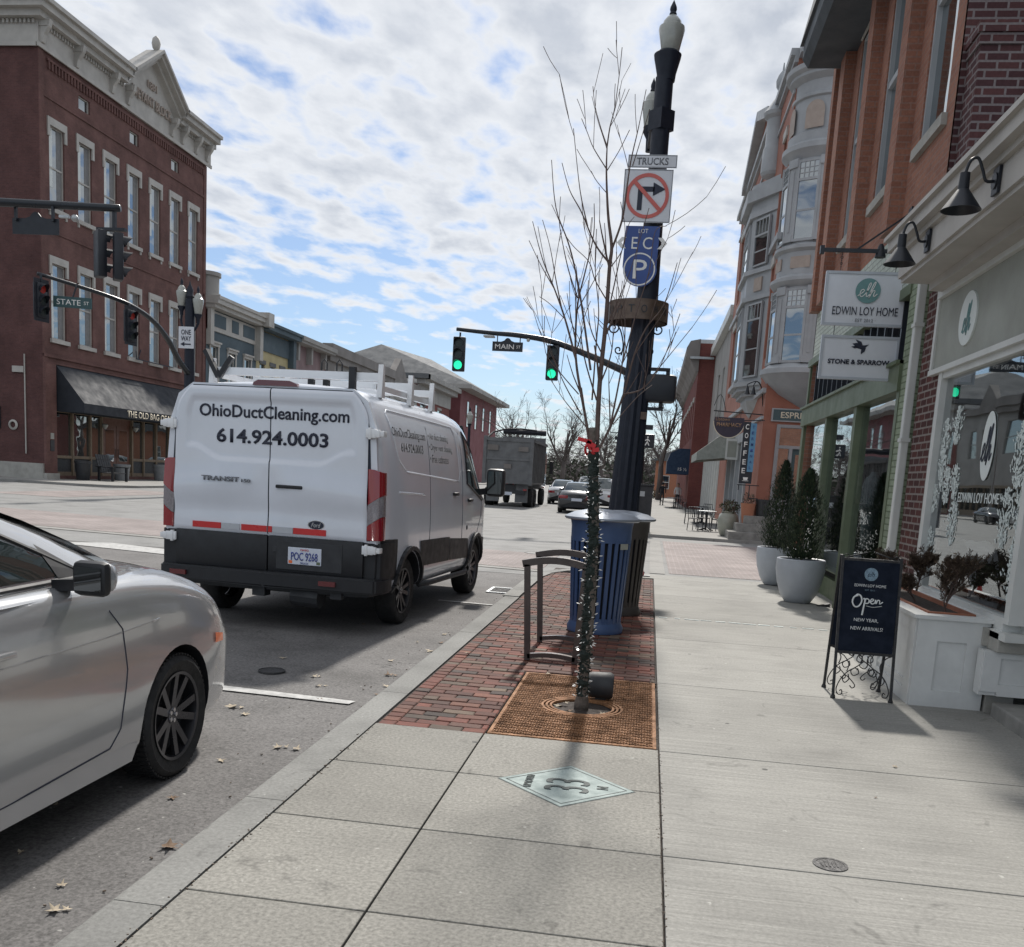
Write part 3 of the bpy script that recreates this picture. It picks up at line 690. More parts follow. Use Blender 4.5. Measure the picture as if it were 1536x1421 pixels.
# corbel bands
mb=MB(**F)
for u0,u1 in ((44.9,61.9),): mb.box(u0,u1,.0,.06,18.28,18.4); mb.box(u0,u1,0,.05,12.1,12.22); mb.box(44.7,62.1,0,.1,6.05,6.2); mb.box(44.7,62.1,0,.06,5.75,5.85)
u=45.4
while u<61.6: mb.box(u,u+.12,0,.09,19.62,19.98); u+=.26
mb.box(45.3,61.6,0,.1,19.98,20.08)
for u in (44.7,61.75): mb.box(u,u+.35,0,.05,5.85,20.3)
mb.build('brick_band','wyant_brick',wy)
for a,b in ((44.7,45.6),(61.25,62.1)):
    mb=MB(**F); mb.box(a,b,0,.12,.28,5.75); mb.build('corner_pier','wyant_brick',wy)
for a,b in ((44.6,45.68),(61.2,62.2)):
    mb=MB(**F); mb.box(a,b,-.1,.2,-.2,.28); mb.build('plinth','limestone',wy)
mb=MB(**FY(44.7)); mb.box(-60,WX-.0,0,.12,-.2,.75); mb.build('plinth','limestone',wy)
# cornice with brackets and pediment
def cornice_seg(mb,u0,u1):
    q=1 if u0<45 else 0
    mb.box(u0-.08*q,u1,0,.08,20.35,21.5); mb.box(u0-.16*q,u1,.08,.16,20.30,20.5); mb.box(u0-.45*q,u1,0,.45,21.5,21.8); mb.box(u0-.75*q,u1,0,.75,21.8,22.1); mb.box(u0-.92*q,u1,-.3,.92,22.1,22.3)
    u=u0+.1
    while u<u1-.1: mb.box(u,u+.1,.08,.2,21.3,21.48); u+=.22
mb=MB(**F); cornice_seg(mb,44.7,52.0); cornice_seg(mb,57.9,62.6); mb.box(52,57.9,0,.08,20.35,21.5); mb.box(52,57.9,0,.16,20.3,20.5)
# raking cornice of the pediment
for (ua,va),(ub,vb) in (((51.9,21.6),(54.95,23.75)),((54.95,23.75),(58.0,21.6))):
    for d,h0,h1 in ((.45,0,.28),(.75,.28,.5),(.92,.5,.68)):
        mb.prism([(ua,va+h0),(ub,vb+h0),(ub,vb+h1),(ua,va+h1)],'y',-.2,d) if False else None
        P=[(ua,va+h0),(ub,vb+h0),(ub,vb+h1),(ua,va+h1)]
        A=[mb.v((p[0],-.2,p[1])) for p in P]; B=[mb.v((p[0],d,p[1])) for p in P]; mb.face(A); mb.face(B)
        for i in range(4): mb.face([A[i],A[(i+1)%4],B[(i+1)%4],B[i]])
A=[mb.v((p[0],.10,p[1])) for p in ((52,21.4),(57.9,21.4),(54.95,23.75))]; mb.face(A)
cn=mb.build('cornice','cream_trim',wy)
mb=MB(**FY(44.7)); mb.box(-60,WX-.001,0,.078,20.35,21.5); mb.box(-60,WX-.001,.078,.158,20.305,20.5); mb.box(-60,WX-.001,0,.448,21.5,21.8); mb.box(-60,WX-.001,0,.748,21.8,22.1); mb.box(-60,WX-.302,0,.918,22.1,22.297)
u=-40
while u<WX: mb.box(u,u+.1,.08,.2,21.3,21.48); u+=.22
mb.build('cornice','cream_trim',wy)
for i,u in enumerate((44.85,47.6,50.8,52.4,57.3,58.6,60.4,61.9)):
    mb=MB(**F); w=.12
    P=[(.05,20.5),(.22,20.55),(.3,20.9),(.55,21.25),(.62,21.55),(.05,21.55)]
    A=[mb.v((u-w,p[0],p[1])) for p in P]; B=[mb.v((u+w,p[0],p[1])) for p in P]; mb.face(A); mb.face(B)
    for k in range(6): mb.face([A[k],A[(k+1)%6],B[(k+1)%6],B[k]])
    mb.box(u-.17,u+.17,.05,.5,21.25,21.5)
    mb.build('bracket','cream_trim',cn)
mb=MB(); mb.lathe([(.22,23.9),(.22,24.2),(.09,24.25),(.08,24.35),(.2,24.5),(.25,24.75),(.2,25.0),(.05,25.15)],(WX+.4,54.95,0),'z',14); mb.build('finial','cream_trim',cn,smooth=40)
text('WEYANT BLOCK',(WX+.13,54.95,21.55),(0,1,0),(0,0,1),'bay_panel',cn,width=4.4,height=.55,ext=.08,bold=.01)
text('1881',(WX+.13,54.95,22.45),(0,1,0),(0,0,1),'bay_panel',cn,width=1.0,height=.4,ext=.08)
for i,c in enumerate(cu):
    window(wy,F,c-.62,c+.62,13.3,17.15,hood=('U','cream_trim'),sill='br',blind=(.62,.92),blind2=(.06,.36,.5))
    window(wy,F,c-.62,c+.62,7.0,10.68,hood=('U','cream_trim'),sill='pl',blind=(.60,.92),blind2=(.06,.3,[.0,.7,.0,.4,.55,.2,.8][i]))
for a,b in attic: window(wy,F,a,b,18.75,19.4,sash=False,fw_=.05)
window(wy,FY(44.7),-34.4,-32.9,3.5,5.6,frame='wyant_side_brick'); 
# shopfront under the awning
mb=MB(**F); mb.box(45.65,61.2,-.35,-.24,3.4,3.75); mb.box(45.65,61.2,-.3,-.18,.15,.35)
for u in (45.65,47.3,48.95,50.05,53.2,54.5,56.0,57.6,59.2,60.9): mb.box(u,u+.14,-.3,-.12,.15,3.4)
for a,b in ((45.7,50.0),(53.3,61.0)): mb.box(a,b,-.3,-.14,1.05,1.2)
sf=mb.build('shopfront','store_trim',wy)
mb=MB(**F); mb.box(45.7,50.0,-.3,-.22,.35,1.05); mb.box(53.3,61,-.3,-.22,.35,1.05); mb.build('stall_riser','dark_plastic',sf)
mb=MB(**F); mb.poly([(45.7,-.24,1.2),(50.05,-.24,1.2),(50.05,-.24,3.4),(45.7,-.24,3.4)]); mb.poly([(53.3,-.24,1.2),(61,-.24,1.2),(61,-.24,3.4),(53.3,-.24,3.4)]); mb.build('pane','glass',sf)
for a,b in ((50.35,51.7),(51.75,53.1)):
    mb=MB(**F); mb.box(a,b,-.32,-.24,.15,3.0); dr=mb.build('door','door_wood',wy)
    mb=MB(**F); mb.box(a+.25,b-.25,-.24,-.232,1.0,2.75); mb.build('pane','glass',dr)
    mb=MB(**F); mb.bar(((b-.12 if a<51 else a+.12),-.2,1.2),((b-.12 if a<51 else a+.12),-.2,1.7),.03); mb.build('handle','bronze',dr)
mb=MB(**F); mb.box(50.2,53.2,-.34,-.24,3.0,3.4); mb.build('transom','door_wood',wy)
for u in (50.15,53.35):
    mb=MB(**F); mb.lathe([(.02,2.75),(.14,2.9),(.16,3.0),(.1,3.05)],(u,.02,0),'z',12); mb.box(u-.03,u+.03,-.15,0,2.85,2.93); o_=mb.build('wall_light','globe',wy,smooth=40)
mb=MB(**FY(44.7)); mb.bar((-31.35,.06,1.2),(-31.35,.06,6.1),.05); mb.box(-32.0,-31.4,0,.12,5.2,5.5); mb.build('conduit','cream_trim',wy)
mb=MB(**FY(44.7)); mb.lathe([(.16,0),(.26,0.05),(.16,.1)],(-32.05,0,2.6),'y',16,cap=False); mb.build('vent','cream_trim',wy)
t=thing('notice_board','black wall sign with pale lettering on the side of the corner block','sign',(-33.3,44.6,2.5))
mb=MB(**FY(44.7)); mb.box(-34.3,-32.75,.01,.08,2.4,3.5); mb.build('board','coffee_board',t)
text('CRAFTHOUSE',(-33.45,44.61,3.3),(1,0,0),(0,0,1),'letter_cream',t,width=1.3,height=.14); text('MUSIC STUDIO',(-33.45,44.61,2.95),(1,0,0),(0,0,1),'letter_cream',t,width=1.3,height=.12)
mb=MB(**F); mb.box(45.05,45.3,.12,.16,2.0,2.3); mb.build('light_switch_box','globe',wy)
mb=MB(**F); mb.box(45.02,45.34,.12,.15,1.4,1.95); mb.build('menu_board','dark_plastic',wy)
# awning
t=thing('shop_awning','long black fabric awning over the corner pub shopfront','awning',(WX+.7,53.4,3.3))
mb=MB(**F); P=[(0,5.75),(1.55,3.9),(1.55,3.42),(0,3.42)]
A=[mb.v((45.75,p[0],p[1])) for p in P]; B=[mb.v((60.9,p[0],p[1])) for p in P]
mb.face([A[0],A[1],B[1],B[0]]); mb.face([A[1],A[2],B[2],B[1]]); mb.face(A); mb.face(B); mb.face([A[0],A[3],B[3],B[0]])
mb.build('canopy','awning_black',t)
text('THE OLD BAG OF NAILS PUB',(WX+1.56,53.3,3.66),(0,1,0),(0,0,1),'letter_cream',t,width=7.0,height=.36,bold=.02)
# small sign post bar above awning
t=thing('sign_bracket','thin black iron bracket fixed to the brick below the pub windows','bracket',(WX+.3,55.2,6.3))
mb=MB(**F); mb.bar((53.0,.25,6.95),(57.4,.25,6.95),.05); mb.bar((54.0,0,7.6),(53.2,.25,6.95),.04); mb.bar((53.1,.25,6.95),(53.0,.25,7.4),.03); mb.build('rod','pole_black',t)
# chair and pots outside
def pot(name,label,cat,c,r,h,m,group=None,soil=True):
    t=thing(name,label,cat,c,0,group)
    mb=MB(); mb.lathe([(r*.72,0),(r*.76,h*.02),(r*.93,h*.85),(r,h*.86),(r,h),(r*.9,h),(r*.86,h*.88)],c,'z',24,cap=True); mb.build('bowl',m,t,smooth=35)
    mb=MB(); mb.disc((c[0],c[1],c[2]+h*.885),r*.85,'z',20,.01); mb.build('soil','soil',t)
    return t
pot('plant_pot','grey round tapered pot between the black garden chair and the pub doors','pot',(-29.3,50.0,-.02),.46,.9,'pot_grey')
pot('plant_pot','grey round tapered pot to the right of the pub doors','pot',(-29.3,54.3,-.02),.48,.95,'pot_grey')
pot('plant_pot','dark low pot against the pub window left of the garden chair','pot',(-29.5,46.6,-.02),.42,1.0,'dark_plastic')
t=thing('garden_chair','black slatted wooden garden armchair outside the pub window','chair',(-28.4,47.6,-.02),R(80))
def lb(*a,name='x',m='black_plastic',**k):
    mb=MB(); 
    for q in a: mb.box(*q)
    return mb.build(name,m,t,local=True)
lb(*[(-.5,.5,-.45+k*.14,-.34+k*.14,.42,.46) for k in range(7)],name='seat',m='dark_plastic')
mb=MB()
for k in range(6): mb.obox((-.42+k*.168,.6,.92),(1,0,0),(0,.3,.95),(0,.95,-.3),.07,.48,.02)
mb.bar((-.5,.53,.62),(.5,.53,.62),.06); mb.bar((-.5,.66,1.1),(.5,.66,1.1),.06)
mb.build('backrest','dark_plastic',t,local=True)
for x in (-.52,.52):
    for y in (-.42,.45):
        mb=MB(); mb.box(x-.05,x+.05,y-.05,y+.05,0,.72); mb.build('leg','black_plastic',t,local=True)
    mb=MB(); mb.box(x-.09,x+.09,-.5,.6,.72,.77); mb.build('armrest','black_plastic',t,local=True)

# ================================================================ LEFT SIDE: the row
def rowhouse(name,label,y0,y1,h,wall,wins,style,trim='cream_trim',x=WX,depth=18,cap='roof_grey',hood='C',low=None):
    t=thing(name,label,'building',(x,(y0+y1)/2,0)); fr=FX(x)
    ops=[(a,b,c,d) for a,b,c,d in wins]
    ops.append((y0+.5,y1-.5,.1,3.4))
    mb=MB(**fr); mb.wall(y0,y1,-.2,h,ops,.2); mb.build('wall',wall,t)
    mb=MB(); mb.poly([(x,y0,-.2),(x-depth,y0,-.2),(x-depth,y0,h),(x,y0,h)]); mb.poly([(x,y1,-.2),(x-depth,y1,-.2),(x-depth,y1,h),(x,y1,h)]); mb.build('side_wall','red_brick' if low is None else low,t)
    mb=MB(); mb.poly([(x,y0,h-.3),(x-depth,y0,h-.3),(x-depth,y1,h-.3),(x,y1,h-.3)]); mb.build('roof',cap,t)
    for a,b,c,d in wins: window(t,fr,a,b,c,d,frame=trim,hood=(hood,trim),sill='pl' if hood=='C' else None)
    # shopfront
    mb=MB(**fr); mb.box(y0+.5,y1-.5,-.2,.1,3.2,3.5); n=max(2,int((y1-y0)/2))
    for k in range(n+1):
        u=y0+.5+(y1-y0-1.1)*k/n; mb.box(u,u+.12,-.2,-.02,.1,3.2)
    mb.box(y0+.5,y1-.5,-.2,-.03,.1,.7); s_=mb.build('shopfront','store_trim',t)
    mb=MB(**fr); mb.poly([(y0+.5,-.15,.7),(y1-.5,-.15,.7),(y1-.5,-.15,3.2),(y0+.5,-.15,3.2)]); mb.build('pane','glass',s_)
    return t,fr
# teal
t,fr=rowhouse('teal_rowhouse','two storey dark teal painted shop house with heavy cream cornice',62.3,70.6,11.9,'teal_wall',[(62.95,64.1,4.9,9.1),(65.7,66.9,4.9,8.95),(68.4,69.6,4.9,8.9)],0)
mb=MB(**fr); mb.box(62.3,70.6,0,.1,10.1,11.4); mb.box(62.2,70.9,0,.7,11.5,11.75); mb.box(62.1,71.0,0,.95,11.75,12.05); mb.box(62.1,71.0,-.3,1.05,12.05,12.25)
mb.box(62.3,62.8,0,.35,9.1,11.5); mb.box(70.2,70.75,0,.5,9.0,11.5); mb.box(70.1,71.1,0,1.2,11.5,12.5)
c=mb.build('cornice','cream_trim',t)
mb=MB(**fr); mb.box(62.95,65.1,.1,.13,10.4,11.25); mb.box(66.1,67.2,.1,.13,10.4,11.25); mb.box(68.0,70.0,.1,.13,10.4,11.25); mb.build('frieze_panel','teal_wall',c)
mb=MB(); mb.lathe([(.95,12.2),(.95,12.5),(.85,12.5),(.85,13.6),(.98,13.6),(.98,13.85)],(WX-.4,63.1,0),'z',20); mb.build('parapet_drum','pale_wall',t,smooth=35)
# yellow
t,fr=rowhouse('yellow_rowhouse','two storey pale yellow shop house with grey frieze below its eaves',70.6,77.6,11.6,'yellow_wall',[(71.3,72.3,4.9,8.9),(73.3,74.3,4.9,8.9),(75.3,76.3,4.9,8.9)],0,trim='roof_grey',hood='F')
mb=MB(**fr); mb.box(70.8,77.5,0,.12,9.9,11.3); mb.box(70.8,77.7,0,.9,11.4,11.75); mb.box(70.8,77.7,-.3,1.05,11.75,11.95); mb.box(77.0,77.6,0,.5,9.2,11.4); mb.build('cornice','teal_wall',t)
# mauve
t,fr=rowhouse('mauve_rowhouse','two storey mauve pink shop house with thin projecting cornice',77.6,86.0,11.6,'mauve_wall',[(79.3,80.5,4.9,9.0),(82.3,83.5,4.9,9.0)],0,trim='cream_trim',hood='F')
mb=MB(**fr); mb.box(77.7,86.2,0,.95,11.4,11.6); mb.box(77.7,86.3,-.3,1.1,11.6,11.95); mb.box(85.5,86.0,0,.4,6.5,9.3)
for u in (78.1,81.2,84.8): mb.box(u,u+.35,0,.5,10.0,11.4)
mb.build('cornice','pale_wall',t)
# brown grey commercial
t,fr=rowhouse('stone_front_shop','long two storey grey stone fronted shop with weathered cornice',86.3,108.0,12.0,'pale_wall',[(90.5,97.5,6.8,10.2),(100.5,106,6.8,10.2)],0,trim='pale_wall',hood='F')
mb=MB(**fr); mb.box(86.2,108.2,0,.45,11.0,11.6); mb.box(86.1,108.4,-.3,.7,11.6,12.5); mb.box(86.3,88.2,0,.2,0,11.0); mb.build('cornice','grey_wall',t)
# gabled
t,fr=rowhouse('gabled_shop','narrow grey shop with small pointed gable on its parapet',108.2,121.0,11.6,'pale_wall',[(110.5,113,6.5,9.6),(115.5,118,6.5,9.6)],0,trim='pale_wall',hood='F')
mb=MB(**fr); mb.box(108.2,121,0,.5,11.3,12.0)
A=[mb.v((p[0],.3,p[1])) for p in ((108.4,12),(111.6,14.3),(114.8,12))]; B=[mb.v((p[0],-.5,p[1])) for p in ((108.4,12),(111.6,14.3),(114.8,12))]; mb.face(A); mb.face(B)
for k in range(3): mb.face([A[k],A[(k+1)%3],B[(k+1)%3],B[k]])
mb.build('parapet','grey_wall',t)
# bracketed cornice red block
t,fr=rowhouse('bracketed_block','two storey red brick block with wide bracketed pale cornice',121.2,141,12.4,'red_brick',[(123,125.5,6,10),(128,130.5,6,10),(133,135.5,6,10)],0,trim='pale_wall',hood='F')
mb=MB(**fr); mb.box(121,141,0,.15,10.6,12.4); mb.box(120.2,141.5,-.3,1.6,13.0,13.6); mb.box(120.6,141.2,0,1.1,12.4,13.0)
mb.build('cornice','pale_wall',t)
mb=MB(**FY(121.0)); mb.box(-48,WX+1.6,-.3,.9,13.0,13.6); mb.build('cornice','roof_grey',t)
# hipped roof red building
t=thing('hipped_roof_block','far three storey dark red building with grey hipped roof and white eaves','building',(WX+1,165,0))
mb=MB(); mb.box(WX-25,WX+1,144,178,-.2,13.9); mb.build('wall','far_red',t)
mb=MB(); mb.box(WX-27,WX+3,142,180.5,13.9,14.5); mb.build('eaves','pale_wall',t)
mb=MB(); A=[mb.v(p) for p in ((WX-27,142,14.5),(WX+3,142,14.5),(WX+3,180.5,14.5),(WX-27,180.5,14.5))]; B=[mb.v(p) for p in ((WX-14,152,21),(WX-10,170,21))]
mb.face([A[0],A[1],B[0]]); mb.face([A[1],A[2],B[1],B[0]]); mb.face([A[2],A[3],B[1]]); mb.face([A[3],A[0],B[0],B[1]]); mb.build('roof','roof_grey',t)
for k in range(4): window(t,FX(WX+1),149+k*7,151+k*7,8.6,12.6,depth=.06,frame='far_red',hood=None)
for k in range(2): window(t,FY(144),WX-8+k*5,WX-6.2+k*5,8.6,12.6,depth=.06,frame='far_red',hood=None)
# ================================================================ VEHICLES
class Loft:
    """symmetric body: sections [(y, [(x,z)...])] from the bottom centre to the top centre"""
    def __init__(s,secs,ny=5,nc=3):
        n=len(secs[0][1]); rows=[]
        ctl=[[Vector((x,y,z)) for x,z in c] for y,c in secs]
        def row(c): 
            return spline(c,nc)
        R0=[row(c) for c in ctl]; m=len(R0[0]); s.G=[]
        for i in range(len(R0)-1):
            for k in range(ny):
                t=k/ny
                s.G.append([cr(R0[max(i-1,0)][j],R0[i][j],R0[i+1][j],R0[min(i+2,len(R0)-1)][j],t) for j in range(m)])
        s.G.append(R0[-1])
        for r in s.G:
            for p in r: p.x=max(p.x,0)
            r[0].x=0; r[-1].x=0
    def build(s,name,mats,par,mi=None,smooth=35):
        mb=MB(); G=s.G; A=[[mb.v(p) for p in r] for r in G]; m=len(G[0])
        B=[[A[i][j] if j in (0,m-1) else mb.v((-G[i][j].x,G[i][j].y,G[i][j].z)) for j in range(m)] for i in range(len(G))]
        for X in (A,B):
            for i in range(len(G)-1):
                for j in range(m-1):
                    c=(G[i][j]+G[i+1][j+1])/2; mb.mi=mi(c) if mi else 0
                    mb.face([X[i][j],X[i+1][j],X[i+1][j+1],X[i][j+1]])
        for i in (0,-1):
            ring=A[i]+B[i][1:-1][::-1]; c=sum((v.co for v in ring),Vector())/len(ring); cv_=mb.v(c)
            for k in range(len(ring)):
                a,b=ring[k],ring[(k+1)%len(ring)]; mb.mi=mi((a.co+b.co)/2) if mi else 0; mb.face([a,b,cv_])
        return mb.build(name,None,par,mats=mats,smooth=smooth,local=True)
    def x(s,y,z):
        G=s.G
        for i in range(len(G)-1):
            if G[i][3].y<=y<=G[i+1][3].y: break
        t=(y-G[i][3].y)/max(1e-6,G[i+1][3].y-G[i][3].y); best=0
        row=[G[i][j].lerp(G[i+1][j],min(max(t,0),1)) for j in range(len(G[i]))]
        for a,b in zip(row,row[1:]):
            lo,hi=min(a.z,b.z),max(a.z,b.z)
            if lo<=z<=hi and hi-lo>1e-5:
                k=(z-a.z)/(b.z-a.z); best=max(best,a.x+(b.x-a.x)*k)
        return best
    def patch(s,mb,poly,side=1,off=.004,nu=10,nv=8):
        """four-cornered patch (y,z) draped on the side: corners order bl, br, tr, tl"""
        g=[]
        for i in range(nu+1):
            r=[]
            for j in range(nv+1):
                u,v=i/nu,j/nv
                a=Vector(poly[0]).lerp(Vector(poly[1]),u); b=Vector(poly[3]).lerp(Vector(poly[2]),u); p=a.lerp(b,v)
                r.append(mb.v((side*(s.x(p.x,p.y)+off),p.x,p.y)))
            g.append(r)
        for i in range(nu):
            for j in range(nv): mb.face([g[i][j],g[i+1][j],g[i+1][j+1],g[i][j+1]])
    def line(s,mb,pts,side=1,w=.006,off=.001,n=6):
        P=[]
        for a,b in zip(pts,pts[1:]):
            for k in range(n): t=k/n; P.append((a[0]+(b[0]-a[0])*t,a[1]+(b[1]-a[1])*t))
        P.append(pts[-1])
        mb.tube([(side*(s.x(y,z)+off),y,z) for y,z in P],w/2,5)
def drape_text(body,lo,sd,s_,yc,zc,wd,ht,m,off=.006,bold=0):
    o=text(s_,(0,yc,zc),(0,sd,0),(0,0,1),m,None,width=wd,height=ht,ext=.001,bold=bold)
    for v in o.data.vertices: v.co.x=sd*(lo.x(v.co.y,v.co.z)+off)
    o.parent=body; return o
def wheel(t,c,r,w,side,rim='rim_metal',rr_=.66,spokes=5,style='alloy',tread=False):
    x,y,z=c; hw=w/2
    mb=MB(); prof=[(r*rr_,-hw*.8),(r*.9,-hw),(r*.97,-hw*.86),(r,-hw*.6),(r,hw*.6),(r*.97,hw*.86),(r*.9,hw),(r*rr_,hw*.8)]
    mb.lathe(prof,(x,y,z),'x',48,cap=False)
    if tread:
        for k in range(64):
            a=2*PI*k/64
            for dx,off in ((-hw*.55,0),(0,.5),(hw*.55,0)):
                aa=a+off*2*PI/64; n=Vector((0,math.cos(aa),math.sin(aa))); tt=Vector((0,-math.sin(aa),math.cos(aa)))
                mb.obox(Vector((x+dx,y,z))+n*(r+.002),(1,0,0),tt,n,w*.13,r*.028,.005)
    ty=mb.build('tyre','rubber',t,smooth=50,local=True)
    mb=MB(); ri=r*rr_; s=side
    mb.lathe([(ri*1.02,s*hw*.82),(ri*1.03,s*hw*.9),(ri*.96,s*hw*.86),(ri*.93,s*hw*.5),(ri*.93,-s*hw*.6)],(x,y,z),'x',40,cap=False)
    mb.lathe([(.001,s*hw*.62),(ri*.2,s*hw*.64),(ri*.22,s*hw*.4)],(x,y,z),'x',20,cap=False)
    n=spokes*2 if style!='steel' else 8
    for k in range(n):
        a=2*PI*(k//2)/spokes+(.16 if k%2 else -.16) if style!='steel' else 2*PI*k/8
        d=Vector((0,math.cos(a),math.sin(a))); tt=Vector((0,-math.sin(a),math.cos(a))); c0=Vector((x+s*hw*.5,y,z))
        a2=a+(.10 if k%2 else -.10) if style!='steel' else a
        e=Vector((x+s*hw*.72,y,z))+Vector((0,math.cos(a2),math.sin(a2)))*ri*.95
        mb.bar(c0+d*ri*.12,e,ri*(.17 if style!='steel' else .16),.02,up=(1,0,0))
    rm=mb.build('rim',rim,ty,smooth=30,local=True)
    mb=MB(); mb.lathe([(.001,s*hw*.1),(ri*.92,s*hw*.1)],(x,y,z),'x',30,cap=False); mb.build('brake_disc','dark_plastic',ty,local=True)
    mb=MB(); 
    for k in range(5):
        a=2*PI*k/5; mb.lathe([(.001,s*hw*.69),(.012,s*hw*.68),(.012,s*hw*.6)],(x,y+math.cos(a)*ri*.13,z+math.sin(a)*ri*.13),'x',8,cap=False)
    mb.build('wheel_nuts','bright_metal',ty,local=True)
    ty.name='wheel'
    return ty
def arches(body,hubs,r,w,mats):
    for (x,y,z) in hubs:
        for s in (1,-1):
            mb=MB(); mb.mi=1; x0=s*(x-.28); mb.lathe([(r,min(x0,s*(x+.5))),(r,max(x0,s*(x+.5)))],(0,y,z),'x',40)
            c=mb.build('cutter',None,None,mats=mats); c.matrix_world=Matrix.Identity(4)
            # same frame as the body mesh
            pm=body.parent; c.parent=pm
            boolean(body,c)
# ---------------------------------------------------------------- white cargo van
t=van=thing('cargo_van','white low roof cargo van with black lettering, ladder rack and black rear bumper','van',(-3.85,9.35,ZR),R(-3.5))
def vsec(y,zt=2.54,wk=1.0,zb=.40):
    c=[(0,.40),(1.0,.40),(1.14,.42),(1.185,.50),(1.20,.62),(1.205,.95),(1.20,1.3),(1.18,1.65),(1.14,2.0),(1.085,2.24),(1.0,2.40),(.84,2.485),(.5,2.525),(0,2.54)]
    o=[]
    for x,z in c:
        if z>1.3: z=1.3+(z-1.3)*(zt-1.3)/(2.54-1.3)
        o.append((x*wk,z))
    return (y,o)
vl=Loft([vsec(0,2.47,.965),vsec(.06,2.51,.985),vsec(.25,2.53,.998),vsec(.7),vsec(1.5,2.54),vsec(2.5,2.54),vsec(3.3,2.52,.995),vsec(3.75,2.44,.985),vsec(4.1,2.17,.975),vsec(4.4,1.84,.965),vsec(4.65,1.55,.955),vsec(4.85,1.42,.93),vsec(5.0,1.32,.88),vsec(5.12,1.1,.8)],ny=4,nc=3)
def vmi(c):
    if c.y<.32 and c.z<.93: return 1
    if c.y>4.75 and c.z<.7: return 1
    return 0
VM=['van_white','black_plastic']
body=vl.build('body',VM,van,vmi)
arches(body,[(1.2,1.0,.37),(1.2,4.15,.37)],.455,.5,VM)
for y in (1.0,4.15):
    for s in (1,-1): wheel(van,(s*1.04,y,.375),.375,.24,s,style='alloy',spokes=5)
# black arch trim and cladding strips
for s in (1,-1):
    for y0 in (1.0,4.15):
        mb=MB(); P=[]; 
        for k in range(17):
            a=PI*(k/16)*1.12-.19
            P.append((y0+.49*math.cos(a),max(.42,.37+.49*math.sin(a))))
        for (a,b) in zip(P,P[1:]): mb.bar((s*(vl.x(a[0],a[1])+.004),a[0],a[1]),(s*(vl.x(b[0],b[1])+.004),b[0],b[1]),.045,.075,up=(s,0,0))
        mb.build('arch_trim','black_plastic',van,local=True)
    for q_ in range(3):
      pass
    mb=MB(); vl.patch(mb,[(.0+.05,.55),(.55,.55),(.55,.98),(.05,1.0)],s,.006,6,6)
    mb.build('side_cladding','black_plastic',van,local=True)
    for q_,o_ in (([(1.45,.62),(2.62,.60),(2.62,.90),(1.36,.92)],.010),([(2.64,.60),(3.72,.56),(3.62,.83),(2.64,.88)],.010),([(4.62,.55),(4.95,.55),(4.85,.78),(4.55,.80)],.008)):
        mb=MB(); vl.patch(mb,q_,s,o_,8,5); mb.build('side_cladding','black_plastic',van,local=True)
    mb=MB(); mb.tube([(s*1.17,1.5,.40),(s*1.2,1.9,.39),(s*1.2,3.5,.37),(s*1.16,3.68,.38)],.035,8); mb.build('sill_bar','dark_plastic',van,smooth=True,local=True)
    # door seams
    mb=MB(); vl.line(mb,[(1.74,.6),(1.74,1.3),(1.72,2.38)],s); vl.line(mb,[(3.28,.56),(3.26,1.3),(3.22,2.42)],s); vl.line(mb,[(4.22,.86),(4.45,1.1),(4.5,1.35),(4.52,1.55)],s)
    mb.build('door_seam','letter_dark',van,local=True)
    # pressed panel line (rounded window shaped recess) as raised soft bead
    mb=MB(); P=[(.38,2.27),(.62,1.80),(.85,1.69),(1.6,1.66),(3.05,1.60),(3.12,1.68),(3.0,2.2),(2.9,2.28),(1.6,2.30),(.45,2.31),(.38,2.27)]
    vl.line(mb,P,s,.028,-.006); vl.line(mb,[(.58,1.47),(1.0,1.46),(1.5,1.44)],s,.03,-.006); mb.build('panel_bead','van_white',van,smooth=True,local=True)
    # front door window
    mb=MB(); vl.patch(mb,[(3.52,1.60),(4.42,1.36),(4.36,1.74),(3.45,2.22)],s,.008,12,8); mb.build('side_window','glass_car',van,smooth=True,local=True)
    mb=MB(); vl.patch(mb,[(4.3,1.36),(4.86,1.34),(4.62,1.56),(4.3,1.84)],s,.006,6,6); vl.line(mb,[(3.44,2.25),(3.5,1.58),(4.5,1.34)],s,.035,.004); vl.line(mb,[(3.44,2.25),(4.40,1.80)],s,.03,.004); mb.build('window_surround','black_plastic',van,local=True)
    # handles
    for y,z in ((2.83,1.44),(3.63,1.35)):
        mb=MB(); x=vl.x(y,z); mb.box(min(s*x,s*(x+.045)),max(s*x,s*(x+.045)),y-.09,y+.09,z-.02,z+.02,bev=.008); mb.build('door_handle','black_plastic',van,smooth=40,local=True)
    # mirror
    mb=MB(); x0=1.2; mb.box(min(s*1.24,s*1.50),max(s*1.24,s*1.50),4.34,4.52,1.40,1.80,bev=.05); mb.bar((s*1.1,4.45,1.45),(s*1.3,4.44,1.48),.09,.09); mr=mb.build('side_mirror','black_plastic',van,smooth=40,local=True)
    mb=MB(); mb.poly([(s*1.27,4.337,1.44),(s*1.47,4.337,1.44),(s*1.47,4.337,1.76),(s*1.27,4.337,1.76)]); mb.build('mirror_glass','mirror',mr,local=True)
mb=MB(); mb.lathe([(.001,.012),(.03,.01),(.032,0)],(vl.x(3.55,.98)-.004,3.55,.98),'x',12,cap=False); mb.build('fuel_cap','letter_dark',van,local=True)
